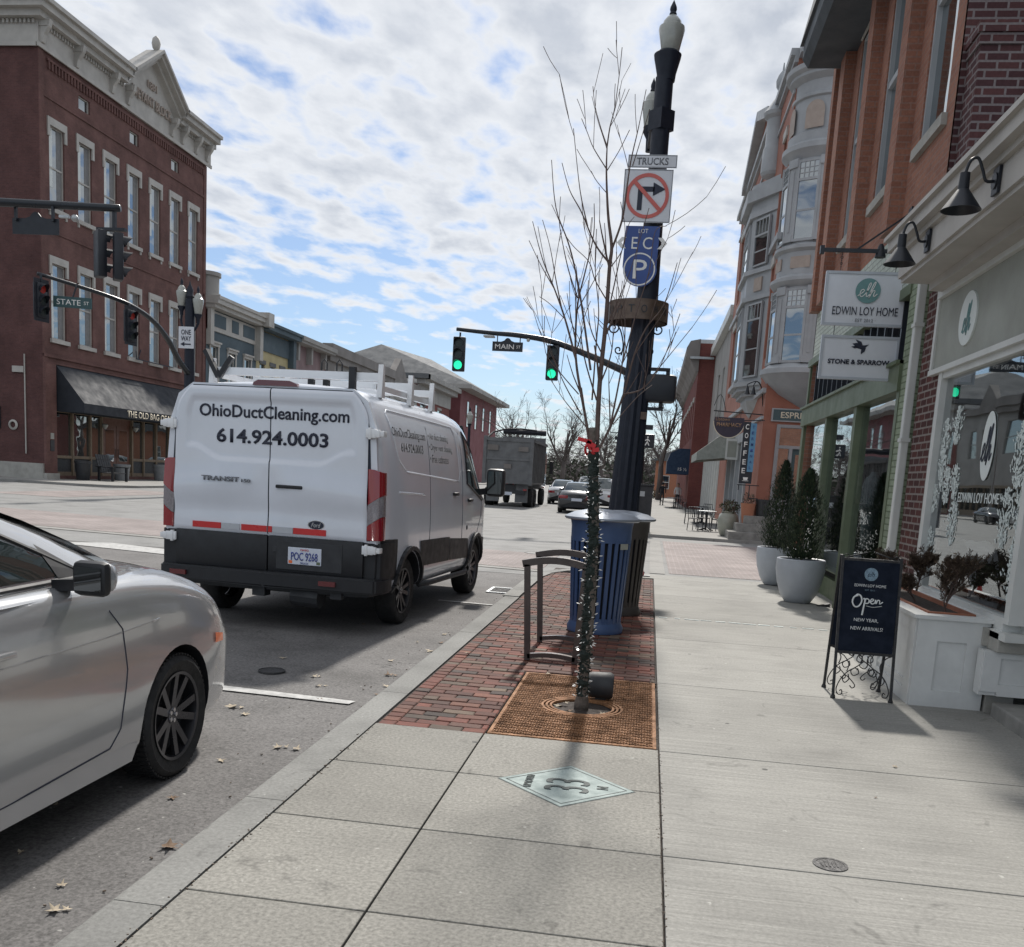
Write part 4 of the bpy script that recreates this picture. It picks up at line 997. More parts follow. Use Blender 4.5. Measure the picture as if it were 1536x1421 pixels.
# windscreen
mb=MB(); mb.poly([(-.98,3.86,2.36),(.98,3.86,2.36),(1.02,4.66,1.58),(-1.02,4.66,1.58)]); mb.build('windscreen','glass_car',van,local=True)
drape_text(body,vl,1,'OhioDuctCleaning.com',1.04,2.09,1.17,.125,'letter_grey',bold=.01)
drape_text(body,vl,1,'614.924.0003',1.10,1.95,.80,.10,'letter_grey',bold=.02)
for i,sx in enumerate(('• Air duct cleaning','• Dryer vent cleaning','• Free estimates')):
    drape_text(body,vl,1,sx,(2.18,2.25,2.16)[i],2.11-i*.125,(.86,1.02,.80)[i],.095,'letter_grey',bold=.012)
# rear doors: pressed sheet with recessed upper panel and sweeping lower edge
def sm(a,b,x): 
    t=min(max((x-a)/(b-a),0),1); return t*t*(3-2*t)
def door_edge(z):   # half width of the door aperture
    w=1.07-.02*max(0,(z-1.0)); 
    if z>2.13: w-= .155*((z-2.13)/.31)**2.2
    return w
def dpress(x,z):
    ax=abs(x)
    # recessed upper panel
    zlow=1.70+.13*sm(.52,.86,ax)+.0; 
    d=min((.93-.0*z)-ax-(.10*max(0,(z-2.1)/.3)**2), z-zlow, 2.345-z)
    y=.020*sm(0,.04,d)
    # lower swage below the window line and soft belly
    y-=.020*math.exp(-((z-1.50+.10*ax)/.16)**2)*sm(.05,.3,ax)
    y+=.010*math.exp(-((z-1.22)/.10)**2)
    return y
def rdoor(sg):
    mb=MB(); nx,nz=46,62; g=[]
    for j in range(nz+1):
        z=.97+(2.445-.97)*j/nz; row=[]
        for i in range(nx+1):
            x=.006+(door_edge(z)-.006)*i/nx; e=min(door_edge(z)-x,2.445-z,z-.97)
            y=-.040+dpress(x,z)+.016*(1-sm(0,.02,e))+.004*(1-sm(0,.01,x-.006))
            row.append(mb.v((sg*x,y,z)))
        g.append(row)
    for j in range(nz):
        for i in range(nx): mb.face([g[j][i],g[j][i+1],g[j+1][i+1],g[j+1][i]])
    return mb.build('rear_door','van_white',van,smooth=True,local=True)
dR=rdoor(1); dL=rdoor(-1)
mb=MB(); mb.prism([(-1.1,.98),(1.1,.98),(1.09,1.6),(1.06,2.1),(.98,2.34),(.86,2.455),(-.86,2.455),(-.98,2.34),(-1.06,2.1),(-1.09,1.6)],'y',-.012,.03); mb.build('door_gap','letter_dark',van,local=True)
mb=MB(); mb.prism([(-1.17,.96),(1.17,.96),(1.16,1.6),(1.12,2.1),(1.03,2.36),(.87,2.475),(-.87,2.475),(-1.03,2.36),(-1.12,2.1),(-1.16,1.6)],'y',-.008,.045) ; mb.build('rear_frame','van_white',van,local=True)
# black lower door part and bumper
mb=MB(); mb.box(.006,1.04,-.035,.02,.60,.965,bev=.008); lr=mb.build('lower_door_panel','black_plastic',van,smooth=30,local=True)
mb=MB(); mb.box(-1.04,-.006,-.035,.02,.60,.965,bev=.008); mb.build('lower_door_panel','black_plastic',van,smooth=30,local=True)
mb=MB(); mb.box(.10,.82,-.042,-.034,.63,.92,bev=.003); mb.build('plate_recess','dark_plastic',lr,local=True)
mb=MB()
P=[(-1.25,.30),(-1.25,.05),(-1.19,-.07),(-1.0,-.11),(0,-.125),(1.0,-.11),(1.19,-.07),(1.25,.05),(1.25,.30),(1.16,.30),(1.14,.02),(-1.14,.02),(-1.16,.30)]
mb.prism(P,'z',.44,.60)
bmesh.ops.bevel(mb.bm,geom=list(mb.bm.edges),offset=.02,segments=2,affect='EDGES')
bp=mb.build('rear_bumper','black_plastic',van,smooth=40,local=True)
for s in (1,-1):
    mb=MB(); mb.prism([(s*1.09,.02),(s*1.21,.02),(s*1.228,.08),(s*1.228,.42),(s*1.2,.42)],'z',.60,.96); mb.build('corner_cladding','black_plastic',bp,smooth=40,local=True)
for x in (-.96,.70):
    mb=MB(); mb.box(x-.09,x+.09,-.138,-.11,.50,.55); mb.build('reflector','dark_red_lens',bp,local=True)
mb=MB(); mb.box(-.17,-.03,-.02,.12,.33,.46); mb.tube([(.25,.1,.36),(.55,.1,.35)],.12,12); mb.box(.7,.82,-.03,.05,.36,.46); mb.bar((-1.0,1.0,.36),(1.0,1.0,.36),.14); mb.box(-.8,.8,.2,4.8,.36,.42); mb.build('underbody','dark_plastic',van,local=True)
# tail lamps
for s in (1,-1):
    for nm,z0,z1,m in (('upper',1.34,1.70,'red_lens'),('mid',1.13,1.335,'clear_lens'),('low',.99,1.125,'red_lens')):
        mb=MB(); n=6; sl_=.05
        def zq(x,z,top): return z+ (.12*(x-1.07)/.17 if not(z==1.70 or z==.99) else (-.05*((x-1.1)/.15)**2 if z==1.70 else 0))
        g=[]
        xs=[1.07,1.09,1.14,1.19,1.213,1.219,1.214]; ysv=[-.03,-.045,-.043,-.028,.01,.06,.12]
        A=[mb.v((s*x,y,zq(x,z0,0))) for x,y in zip(xs,ysv)]; B=[mb.v((s*(x-.015*(z1-1)),y+.01*(z1>1.5),zq(x,z1,1))) for x,y in zip(xs,ysv)]
        for k in range(6): mb.face([A[k],A[k+1],B[k+1],B[k]])
        mb.face(A+[mb.v((s*1.1,.15,z0))]); mb.face(B+[mb.v((s*1.1,.15,z1))])
        mb.build('tail_light',m,van,smooth=40,local=True)
    for z in (2.05,.89):
        mb=MB()
        mb.box(min(s*1.03,s*1.15),max(s*1.03,s*1.15),-.056,-.02,z-.045,z+.045,bev=.008); mb.box(min(s*1.10,s*1.218),max(s*1.10,s*1.218),-.045,.05,z-.028,z+.028,bev=.006)
        mb.box(min(s*1.06,s*1.09),max(s*1.06,s*1.09),-.064,-.02,z-.058,z+.058,bev=.006); mb.box(min(s*1.13,s*1.18),max(s*1.13,s*1.18),-.060,-.02,z-.038,z+.038,bev=.006)
        mb.build('hinge','white_paint',van,smooth=40,local=True)
mb=MB(); mb.prism([(-.20,2.47),(.29,2.47),(.27,2.50),(.2,2.525),(-.14,2.525),(-.19,2.50)],'y',-.03,.08); mb.build('brake_light','dark_red_lens',van,local=True)
mb=MB(); mb.box(.09,.38,-.075,-.035,1.455,1.49,bev=.01); mb.build('door_handle','black_plastic',dR,smooth=40,local=True)
mb=MB(); mb.disc((.235,-.032,1.50),.07,'y',20,.01); mb.build('handle_cup','grey_paint',dR,local=True)
mb=MB(); mb.box(.06,.11,-.045,-.03,.80,.86,bev=.005); mb.build('latch','dark_plastic',lr,local=True)
for a,b,m in ((-.84,-.52,'tape_red'),(-.515,-.31,'tape_silver'),(-.29,-.01,'tape_red'),(.008,.05,'tape_red'),(.06,.28,'tape_silver'),(.285,.64,'tape_red')):
    mb=MB(); mb.box(a,b,-.049,-.03,1.0,1.062); mb.build('reflective_tape',m,dL if b<0 else dR,local=True)
pl=MB(); pl.box(.235,.60,-.052,-.044,.69,.865,bev=.004); plate=pl.build('number_plate','plate_white',lr,local=True)
text('POC 9268',(.417,-.054,.775),(1,0,0),(0,0,1),'plate_blue',plate,width=.29,height=.085,bold=.01,local=True)
text('OHIO',(.417,-.054,.842),(1,0,0),(0,0,1),'tape_red',plate,width=.09,height=.02,local=True)
text('TRUCK',(.417,-.054,.707),(1,0,0),(0,0,1),'plate_blue',plate,width=.09,height=.018,local=True)
mb=MB(); mb.box(.245,.285,-.0535,-.051,.70,.73); mb.build('sticker','orange_lens',plate,local=True)
mb=MB(); mb.box(.55,.59,-.0535,-.051,.70,.73); mb.build('sticker','green_paint',plate,local=True)
mb=MB(); mb.disc((.53,-.042,1.105),.042,'y',28,.012,rx=2.0); em=mb.build('badge','letter_dark',dR,local=True)
mb=MB(); mb.disc((.53,-.040,1.105),.050,'y',28,.008,rx=1.9); mb.build('badge_ring','bright_metal',em,local=True)
text('Ford',(.53,-.0425,1.105),(1,0,0),(0,0,1),'bright_metal',em,width=.10,height=.045,shear=.3,local=True)
text('TRANSIT',(-.52,-.066,1.515),(1,0,0),(0,0,1),'letter_grey',dL,width=.42,height=.05,bold=.02,ext=.012,local=True)
text('150',(-.235,-.066,1.508),(1,0,0),(0,0,1),'letter_grey',dL,width=.10,height=.034,bold=.02,ext=.012,local=True)
def splittext(s_,z,w,h,xc,bold):
    o=text(s_,(xc,-.035,z),(1,0,0),(0,0,1),'letter_dark',van,width=w,height=h,ext=.002,bold=bold,local=True)
    for v in o.data.vertices: 
        v.co.y= -.044+dpress(v.co.x,v.co.z)-(.003 if v.co.y<-.0355 else 0)
    return o
splittext('OhioDuctCleaning.com',2.185,1.63,.165,.03,.016)
splittext('614.924.0003',1.955,1.22,.145,.02,.024)
# ladder rack
for i,(y,zr) in enumerate(((.55,.0),(1.55,.0),(2.4,0))):
    mb=MB(); mb.box(-.98,.98,y-.03,y+.03,2.61,2.69)
    for s in (1,-1):
        mb.prism([(y-.055,2.44),(y+.055,2.44),(y+.02,2.78),(y-.02,2.78)],'x',min(s*.93,s*.985),max(s*.93,s*.985))
    mb.build('roof_rack_bar','white_paint',van,smooth=30,local=True)
for a_,b_,c_ in ((-.92,-.88,2.58),(.88,.92,2.52)):
    mb=MB(); mb.box(a_,b_,.5,2.5,c_,c_+.06); mb.build('roof_rack_rail','white_paint',van,local=True)
for x0,x1,x2 in ((-1.03,-.86,-.72),):
    mb=MB(); mb.bar((x0,.52,2.86),(x1,.5,2.58),.06,.05); mb.bar((x1,.5,2.58),(x2,.52,2.80),.06,.05); mb.build('rack_clamp','black_plastic',van,local=True)
for x in (.30,.47,.66):
    mb=MB()
    if x<.6: mb.bar((x-.12,.55,2.50),(x-.12,.55,2.60),.06); mb.tube([(x-.03,.6,2.70),(x-.03,.6,2.78),(x,.6,2.82),(x+.03,.6,2.78),(x+.03,.6,2.70)],.008,6)
    else: mb.bar((x,.5,2.48),(x,.5,2.74),.07,.05); mb.box(x-.09,x+.03,.46,.56,2.46,2.52)
    mb.build('rack_clamp','black_plastic',van,local=True)
mb=MB(); mb.tube([(.55,2.6,2.52),(.7,2.6,2.6),(.82,2.6,2.52)],.03,8); mb.build('roof_vent','black_plastic',van,local=True)

# ---------------------------------------------------------------- saloon cars
def saloon(name,label,cat,loc,rz,paint,L_=4.6,w=.9,hood=.98,belt=.98,roof=1.43,detail=1,glassm='glass_car',group=None,tail='red_lens',cab=(.55,1.35,2.65,3.55),suv=False,hubs=(.80,3.78),wr=.33):
    t=thing(name,label,cat,loc,rz,group)
    def sec(y,k,zs,zd,zb=.20):
        return (y,[(0,zb),(w*k*.80,zb),(w*k*.95,zb+.05),(w*k*.99,zb+.16),(w*k,.5),(w*k*1.005,.68),(w*k*.985,zs-.09),(w*k*.93,zs),(w*k*.80,zd-.01),(w*k*.5,zd+.03),(0,zd+.045)])
    a,b,c,d=cab; sp=L_-d-.05
    secs=[sec(0,.80,.80,.90,.32),sec(.10,.90,.88,.98,.25),sec(.45,.97,belt-.02,belt+.06),sec(1.2,1.0,belt,belt+.05),sec(2.2,1.0,belt,belt+.04),sec(d-.35,1.0,belt-.01,belt+.03),sec(d+.05,.995,hood-.02,hood+.03),
          sec(d+.05+.36*sp,.985,hood-.07,hood-.01),sec(d+.05+.66*sp,.965,hood-.17,hood-.10),sec(d+.05+.84*sp,.925,hood-.31,hood-.22,.22),sec(d+.05+.95*sp,.85,hood-.44,hood-.36,.25),sec(L_,.68,hood-.52,hood-.48,.30)]
    lo=Loft(secs,ny=4,nc=3); mats=[paint,'black_plastic']
    body=lo.build('body',mats,t,lambda c:1 if (c.z<.27 and not(L_-1.2<c.y)) or (c.y<.2 and c.z<.42) else 0)
    arches(body,[(w*.98,hubs[0],wr),(w*.98,hubs[1],wr)],wr+.055,.4,mats)
    # cabin
    def cs(y,zt,wt,wb,zb=belt-.02):
        return (y,[(0,zb),(wb,zb),(wb*.995,zb+.02),((wb*.6+wt*.4),zb+(zt-zb)*.45),(wt,zb+(zt-zb)*.86),(wt*.88,zb+(zt-zb)*.96),(wt*.5,zt-.005),(0,zt)])
    rb=roof-(.02 if not suv else 0)
    cabin=Loft([cs(a,belt+.05,w*.70,w*.80),cs((a+b)/2,(belt+rb)/2+.08,w*.70,w*.86),cs(b,rb-.04,w*.66,w*.90),cs((b+c)/2,roof,w*.67,w*.92),cs(c,roof-.03,w*.66,w*.91),cs((c+d)/2,(belt+roof)/2+.05,w*.69,w*.87),cs(d,belt+.04,w*.70,w*.82)],ny=4,nc=3)
    cb=cabin.build('cabin',[paint,'black_plastic'],t)
    # glass
    zl=belt+.05; zh=belt+(roof-belt)*.80
    for s in (1,-1):
        for q in ([(a+.55,zl),((b+c)/2-.05,zl),((b+c)/2-.05,zh),(b+.02,zh-.02)],[((b+c)/2+.05,zl),(d-.42,zl-.0),(c+.02,zh-.03),((b+c)/2+.05,zh)]):
            mb=MB(); cabin.patch(mb,q,s,.006); mb.build('side_window',glassm,t,smooth=True,local=True)
        mb=MB(); cabin.line(mb,[(a+.5,zl-.02),(b+.0,zh+.005),((b+c)/2,zh+.03),(c+.05,zh+.0),(d-.36,zl-.02),(a+.5,zl-.02)],s,.022,.003); mb.build('window_trim','black_plastic',t,local=True)
    def screen(y0,z0,w0,y1,z1,w1,nm):
        mb=MB(); 
        cy=.012
        g=[]
        for i in range(9):
            r=[]
            for j in range(5):
                v=j/4; y=y0+(y1-y0)*v; z=z0+(z1-z0)*v; x=(-1+i/4)*(w0+(w1-w0)*v)
                sg=1 if y0>y1 else -1
                r.append(mb.v((x,y+sg*(.03+.03*(1-(x/w0)**2))+.0,z+.02+.035*math.sin(PI*v)+.02*(1-(x/w0)**2))))
            g.append(r)
        for i in range(8):
            for j in range(4): mb.face([g[i][j],g[i+1][j],g[i+1][j+1],g[i][j+1]])
        mb.build(nm,glassm,t,smooth=True,local=True)
    screen(d-.03,belt+.03,w*.72,c+.03,roof-.06,w*.60,'windscreen')
    screen(a+.05,belt+.05,w*.68,b-.03,rb-.06,w*.58,'rear_window')
    for y in hubs:
        for s in (1,-1): wheel(t,(s*(w-.115),y,wr),wr,.215,s,style='alloy',spokes=5 if detail else 5,tread=detail>1,rr_=.70)
    for s in (1,-1):
        mb=MB(); z0=.72; mb.box(min(s*w*.45,s*w*.86),max(s*w*.45,s*w*.86),-.01,.16,z0,z0+.17,bev=.03); mb.box(min(s*w*.82,s*(w*.935)),max(s*w*.82,s*(w*.935)),.08,.42,z0+.01,z0+.15,bev=.02); mb.build('tail_light',tail,t,smooth=40,local=True)
        mb=MB(); mb.box(min(s*w*.45,s*w*(.82 if detail<2 else .62)),max(s*w*.45,s*w*(.82 if detail<2 else .62)),L_-.24,L_-(.04 if detail<2 else .10),.62,.72,bev=.03); mb.build('headlight','clear_lens',t,smooth=40,local=True)
    mb=MB(); mb.box(-.26,.26,-.02,.02,.62,.76); mb.build('number_plate','plate_white',t,local=True)
    if detail<2:
        for s in (1,-1):
            mb=MB(); mb.box(min(s*w,s*(w+.17)),max(s*w,s*(w+.17)),d-.45,d-.33,belt,belt+.13,bev=.03); mb.build('side_mirror',paint,t,smooth=40,local=True)
    return t,lo,cabin
# silver saloon in the foreground
t,lo,cb_=saloon('parked_car','silver saloon parked at the kerb nearest the camera, grey alloy front wheel','car',(-3.33,.72,ZR),0,'silver_paint',L_=4.84,w=.92,hood=1.11,belt=1.12,roof=1.60,detail=2,cab=(.5,1.3,2.45,3.72),hubs=(1.1,3.97),wr=.335)
car=t
for s in (1,-1):
    mb=MB(); lo.line(mb,[(3.30,1.0),(3.40,.9),(3.43,.7),(3.38,.42),(3.30,.34)],s,.007); lo.line(mb,[(3.30,.34),(2.6,.31),(1.7,.30)],s,.008); lo.line(mb,[(2.25,.32),(2.3,.7),(2.28,1.0)],s,.007)
    mb.build('door_seam','letter_dark',car,local=True)
    mb=MB(); mb.bm.free(); mb=MB(); lo.patch(mb,[(4.41,.665),(4.53,.66),(4.53,.705),(4.41,.725)],s,.008,4,3); mb.build('side_marker','orange_lens',car,smooth=40,local=True)
    # flank crease
    mb=MB(); lo.line(mb,[(1.2,.86),(2.4,.87),(3.3,.88),(3.75,.90)],s,.02,-.007); mb.build('flank_crease','silver_paint',car,smooth=True,local=True)
    mb=MB(); x=lo.x(2.45,.93); mb.box(min(s*x,s*(x+.035)),max(s*x,s*(x+.035)),2.38,2.60,.91,.94,bev=.01); mb.build('door_handle','silver_paint',car,smooth=40,local=True)
    mb=MB(); x=lo.x(2.6,.25); mb.prism([(1.5,.22),(3.5,.22),(3.56,.30),(3.35,.34),(1.5,.32)],'x',min(s*(x-.06),s*(x+.03)),max(s*(x-.06),s*(x+.03))); mb.build('sill_skirt','silver_paint',car,local=True)
    # mirror
    mb=MB()
    P=spline([(s*1.13,3.17,1.06),(s*1.14,3.16,1.12),(s*1.13,3.17,1.19)],2)
    mb.box(min(s*.97,s*1.12),max(s*.97,s*1.12),2.94,3.06,1.125,1.265,bev=.055); mr=mb.build('side_mirror','grey_paint',car,smooth=45,local=True)
    mb=MB(); mb.box(min(s*.965,s*1.125),max(s*.965,s*1.125),2.915,2.98,1.12,1.27,bev=.03); mb.bar((s*.82,3.06,1.14),(s*1.0,3.01,1.16),.08,.05); mb.build('mirror_housing','black_plastic',mr,smooth=45,local=True)
    mb=MB(); mb.poly([(s*.985,2.912,1.145),(s*1.105,2.912,1.145),(s*1.105,2.912,1.245),(s*.985,2.912,1.245)]); mb.build('mirror_glass','mirror',mr,local=True)
    mb=MB(); cb_.patch(mb,[(3.12,1.12),(3.44,1.11),(3.20,1.24),(3.06,1.31)],s,.010,4,4); mb.build('quarter_trim','black_plastic',car,local=True)
mb=MB(); mb.box(-.7,.7,4.45,4.66,.20,.30,bev=.02); mb.build('front_lip','black_plastic',car,smooth=40,local=True)
# vehicles beyond the junction
saloon('waiting_car','dark saloon with bright sunlit roof waiting behind the grey tipper truck','car',(-3.55,47.3,ZR),R(1),'black_paint',L_=4.9,w=.98,hood=1.05,belt=1.05,roof=1.56,detail=0,cab=(.75,1.5,2.8,3.8),hubs=(.95,3.95),wr=.34)
saloon('distant_car','pale silver saloon ahead of the tipper truck in the left lane','car',(-5.7,62,ZR),R(1),'silver_paint',L_=4.7,w=.92,hood=1.05,belt=1.05,roof=1.6,detail=0)
saloon('distant_car','white high roofed estate car ahead of the dark saloon','car',(-4.5,70,ZR),R(1),'white_paint',L_=4.7,w=.95,hood=1.1,belt=1.15,roof=1.95,detail=0,cab=(.2,.6,2.8,3.7),suv=True)
saloon('distant_car','white car parked at the kerb half hidden by the young tree','car',(-2.9,57,ZR),R(1),'white_paint',L_=4.7,w=.95,hood=1.1,belt=1.15,roof=1.85,detail=0,cab=(.2,.6,2.8,3.7),suv=True)
# cars across the street, seen mainly in the shop windows
for i,(y,p,lab) in enumerate(((66,'silver_paint','silver car parked across the street before the row of shops'),(73,'white_paint','white car parked across the street before the row of shops'),(80,'grey_paint','grey car parked across the street before the row of shops'),(88,'black_paint','black car parked across the street before the row of shops'))):
    saloon('parked_car',lab,'car',(-23.2,y,ZR),PI if i%2 else PI,p,L_=4.6,detail=0)
# ---------------------------------------------------------------- tipper truck
t=tr=thing('dump_truck','dark grey tipper truck with high ribbed tailgate and black tarp bow','truck',(-7.75,51.6,ZR),R(0))
def tb(nm,m,*bs,**k):
    mb=MB()
    for b in bs: mb.box(*b,**k)
    return mb.build(nm,m,tr,local=True)
tb('tailgate','truck_grey',(-1.3,1.3,0,.12,1.25,3.62),(-1.35,1.35,-.06,.14,3.5,3.68),(-1.35,1.35,-.05,.14,2.5,2.62),(-1.35,1.35,-.05,.14,1.25,1.4),(-1.38,-1.2,-.08,.16,1.2,3.75),(1.2,1.38,-.08,.16,1.2,3.75))
for x0,x1,z0,z1 in ((-1.15,-.55,3.0,3.3),(.55,1.1,3.0,3.25),(-.2,.2,2.05,2.3)): tb('tailgate_panel','grey_wall',(x0,x1,-.075,-.055,z0,z1))
tb('tipper_body','truck_grey',(-1.35,-1.25,.12,6.2,1.3,3.6),(1.25,1.35,.12,6.2,1.3,3.6),(-1.3,1.3,.12,6.2,1.25,1.4),(-1.3,1.3,6.1,6.3,1.3,4.0))
mb=MB()
for k in range(9): mb.box(1.35,1.42,.5+k*.65,.6+k*.65,1.35,3.5)
mb.box(1.33,1.45,.1,6.2,3.5,3.65); mb.build('side_ribs','truck_grey',tr,local=True)
mb=MB(); mb.tube([(-1.25,.3,3.65),(-1.1,1.2,4.0),(-.6,2.0,4.22),(.3,2.2,4.3),(1.2,2.3,4.25)],.05,6); mb.tube([(-1.3,6.2,4.3),(1.3,6.2,4.3)],.16,8); mb.build('tarp','tarp',tr,local=True)
tb('mud_flap','truck_grey',(-1.15,-.45,.3,.36,.25,1.25),(.45,1.15,.3,.36,.25,1.25))
tb('chassis','dark_plastic',(-.45,.45,.2,8.5,.8,1.2),(-1.0,1.0,.15,.35,.7,.9))
for y in (1.1,2.45,7.4):
    for s in (1,-1): wheel(tr,(s*1.08,y,.5),.5,.52 if y<5 else .32,s,style='steel',rr_=.55)
tb('cab','grey_paint',(-1.2,1.2,6.5,8.6,1.0,3.3),bev=.12); tb('bonnet','grey_paint',(-1.0,1.0,8.5,9.8,.9,2.1),bev=.15)
for s in (1,-1):
    mb=MB(); mb.box(min(s*1.45,s*1.68),max(s*1.45,s*1.68),7.9,8.0,1.9,2.7,bev=.03); mb.bar((s*1.2,8,2.5),(s*1.5,8,2.5),.05); mb.build('side_mirror','black_plastic',tr,local=True)
tb('number_plate','plate_white',(-.3,.3,.14,.15,.62,.8)); tb('lamp_strip','red_lens',(-.4,-.3,.1,.14,1.22,1.27),(-.05,.05,.1,.14,1.22,1.27),(.3,.4,.1,.14,1.22,1.27)); tb('ladder','dark_plastic',(-1.42,-1.39,.3,.34,1.3,3.6),(-1.42,-1.39,.6,.64,1.3,3.6))
tb('tail_light','red_lens',(-1.1,-.9,.12,.2,.9,1.0),(.9,1.1,.12,.2,.9,1.0))
# ================================================================ STREET FURNITURE
def globe(mbp,par,c,s=1,hs=1):
    x,y,z=c
    h_=s*hs; mb=MB(); mb.lathe([(.10*s,0),(.13*s,.05*h_),(.17*s,.30*h_),(.205*s,.50*h_),(.20*s,.56*h_),(.15*s,.60*h_),(.14*s,.66*h_),(.09*s,.74*h_),(.05*s,.78*h_)],(x,y,z),'z',20); g_=mb.build('lamp_globe','globe',par,smooth=35)
    mb=MB(); mb.lathe([(.06*s,-.30*s),(.065*s,-.16*s),(.14*s,-.03*s),(.15*s,.02*s),(.11*s,.02*s)],(x,y,z),'z',16); mb.build('lamp_base','pole_black',g_,smooth=35)
    mb=MB(); mb.lathe([(.05*s,.78*h_),(.06*s,.80*h_),(.045*s,.84*h_),(.055*s,.88*h_),(.05*s,.93*h_),(.001,1.06*h_)],(x,y,z),'z',12); mb.build('finial','pole_black',g_,smooth=40)
def signal(par,c,face,lit='green',name='traffic_signal',s=1.0,back=True):
    """three-section head; face = unit vector the lenses look along"""
    f=Vector(face).normalized(); r=f.cross(Vector((0,0,1))).normalized(); c=Vector(c)
    fr=dict(o=c,ru=r,dn=f)
    mb=MB(**fr); w=.20*s; h=.56*s
    mb.box(-w,w,-.16*s,.06*s,-h,h,bev=.03*s)
    h0=mb.build(name,'signal_black',par,smooth=40)
    if back:
        mb=MB(**fr); mb.box(-w-.12*s,w+.12*s,.0,.015,-h-.12*s,h+.12*s); mb.build('backplate','signal_black',h0)
    for k,col in ((1,'red'),(0,'amber'),(-1,'green')):
        on=lit==col; z=k*.36*s
        mb=MB(**fr); mb.lathe([(.001,.075*s),(.14*s,.068*s)],(0,0,z),'y',20,cap=False); mb.build('lens','signal_green' if on and col=='green' else 'signal_red' if on else 'lens_off',h0,keepn=False)
        mb=MB(**fr)
        n=14; A=[];B=[]
        for i in range(n+1):
            a=PI*(-.15+1.3*i/n); ln=.24*s*(.35+.65*max(0,math.sin(a))) 
            A.append(mb.v((.155*s*math.cos(a),.06*s,z+.155*s*math.sin(a)))); B.append(mb.v((.155*s*math.cos(a),.06*s+ln,z+.155*s*math.sin(a))))
        for i in range(n): mb.face([A[i],A[i+1],B[i+1],B[i]])
        mb.build('visor','signal_black',h0)
    return h0
def street_sign(par,c,face,txt,w,h,m='signal_black',tm='letter_white',crown=True,sub=None):
    f=Vector(face).normalized(); r=Vector((0,0,1)).cross(f).normalized(); c=Vector(c)
    mb=MB(c,r,f); mb.box(-w/2,w/2,-.012,.012,-h/2,h/2)
    if crown:
        P=[(-w*.22,h/2),(-w*.12,h*.62),(-w*.06,h*.85),(0,h*.92),(w*.06,h*.85),(w*.12,h*.62),(w*.22,h/2)]
        A=[mb.v((x,-.011,z)) for x,z in P]; B=[mb.v((x,.011,z)) for x,z in P]; mb.face(A); mb.face(B)
        for i in range(7): mb.face([A[i],A[(i+1)%7],B[(i+1)%7],B[i]])
    s_=mb.build('street_name_sign',m,par)
    if txt:
        text(txt,c+f*.014+r*(-w*.1),r,(0,0,1),tm,s_,width=w*.62,height=h*.5)
        text('ST',c+f*.014+r*(w*.36),r,(0,0,1),tm,s_,width=w*.13,height=h*.3)
    return s_
# ---- near post
PX,PY=-.40,15.0
t=thing('street_lamp_post','tall black fluted lamp post carrying truck and parking signs behind the bins','lamp post',(PX,PY,0))
mb=MB()
prof=[(.36,0),(.36,.12),(.30,.16),(.27,.5),(.24,.9),(.22,1.2),(.20,2.3),(.185,3.2),(.165,4.2)]
n=24; rings=[]
for r,z in prof:
    rings.append([mb.v((PX-.02+.03*z+ (r*(1+.06*math.cos(12*2*PI*k/48)))*math.cos(2*PI*k/48),PY+(r*(1+.06*math.cos(12*2*PI*k/48)))*math.sin(2*PI*k/48),z)) for k in range(48)])
for a,b in zip(rings,rings[1:]):
    for k in range(48): mb.face([a[k],a[(k+1)%48],b[(k+1)%48],b[k]])
mb.face(rings[-1]); 
mb.build('base','pole_black',t,smooth=25)
mb=MB(); mb.lathe([(.165,4.1),(.15,5.0),(.135,6.2),(.13,7.45)],(PX+.13,PY,0),'z',24)
mb.lathe([(.19,6.72),(.19,7.0)],(PX+.13,PY,0),'z',4); mb.lathe([(.13,7.4),(.14,7.5),(.19,7.7),(.20,7.76),(.15,7.8)],(PX+.15,PY,0),'z',20)
mb.build('pole','pole_black',t,smooth=30)
globe(None,t,(PX+.18,PY,7.72),.92,.80)
mb=MB(); mb.lathe([(.05,6.75),(.055,6.95),(.10,7.05),(.11,7.12)],(PX-.05,PY+1.0,0),'z',14); mb.bar((PX,PY,6.8),(PX-.05,PY+1,6.8),.06); mb.build('side_arm','pole_black',t,smooth=30)
globe(None,t,(PX-.05,PY+1.0,7.05),.75)
yS=PY-.22
mb=MB(**FY(yS)); mb.box(-.70,0.01,0,.006,6.14,6.32); s1=mb.build('truck_sign','sign_white',t)
mb=MB(**FY(yS)); 
for b in ((-.695,.005,.0,.008,6.145,6.155),(-.695,.005,.0,.008,6.305,6.315),(-.695,-.685,.0,.008,6.155,6.305),(-.005,.005,.0,.008,6.155,6.305)): mb.box(*b)
mb.build('border','letter_grey',s1)
text('TRUCKS',(-.345,yS-.008,6.23),(1,0,0),(0,0,1),'letter_grey',s1,width=.46,height=.10,bold=.015)
mb=MB(**FY(yS)); mb.box(-.74,-.03,0,.006,5.38,6.12,bev=0); s2=mb.build('no_turn_sign','sign_white',t)
mb=MB(**FY(yS)); 
for b in ((-.735,-.035,.0,.008,5.385,5.395),(-.735,-.035,.0,.008,6.105,6.115),(-.735,-.725,.0,.008,5.395,6.105),(-.045,-.035,.0,.008,5.395,6.105)): mb.box(*b)
mb.build('border','letter_grey',s2)
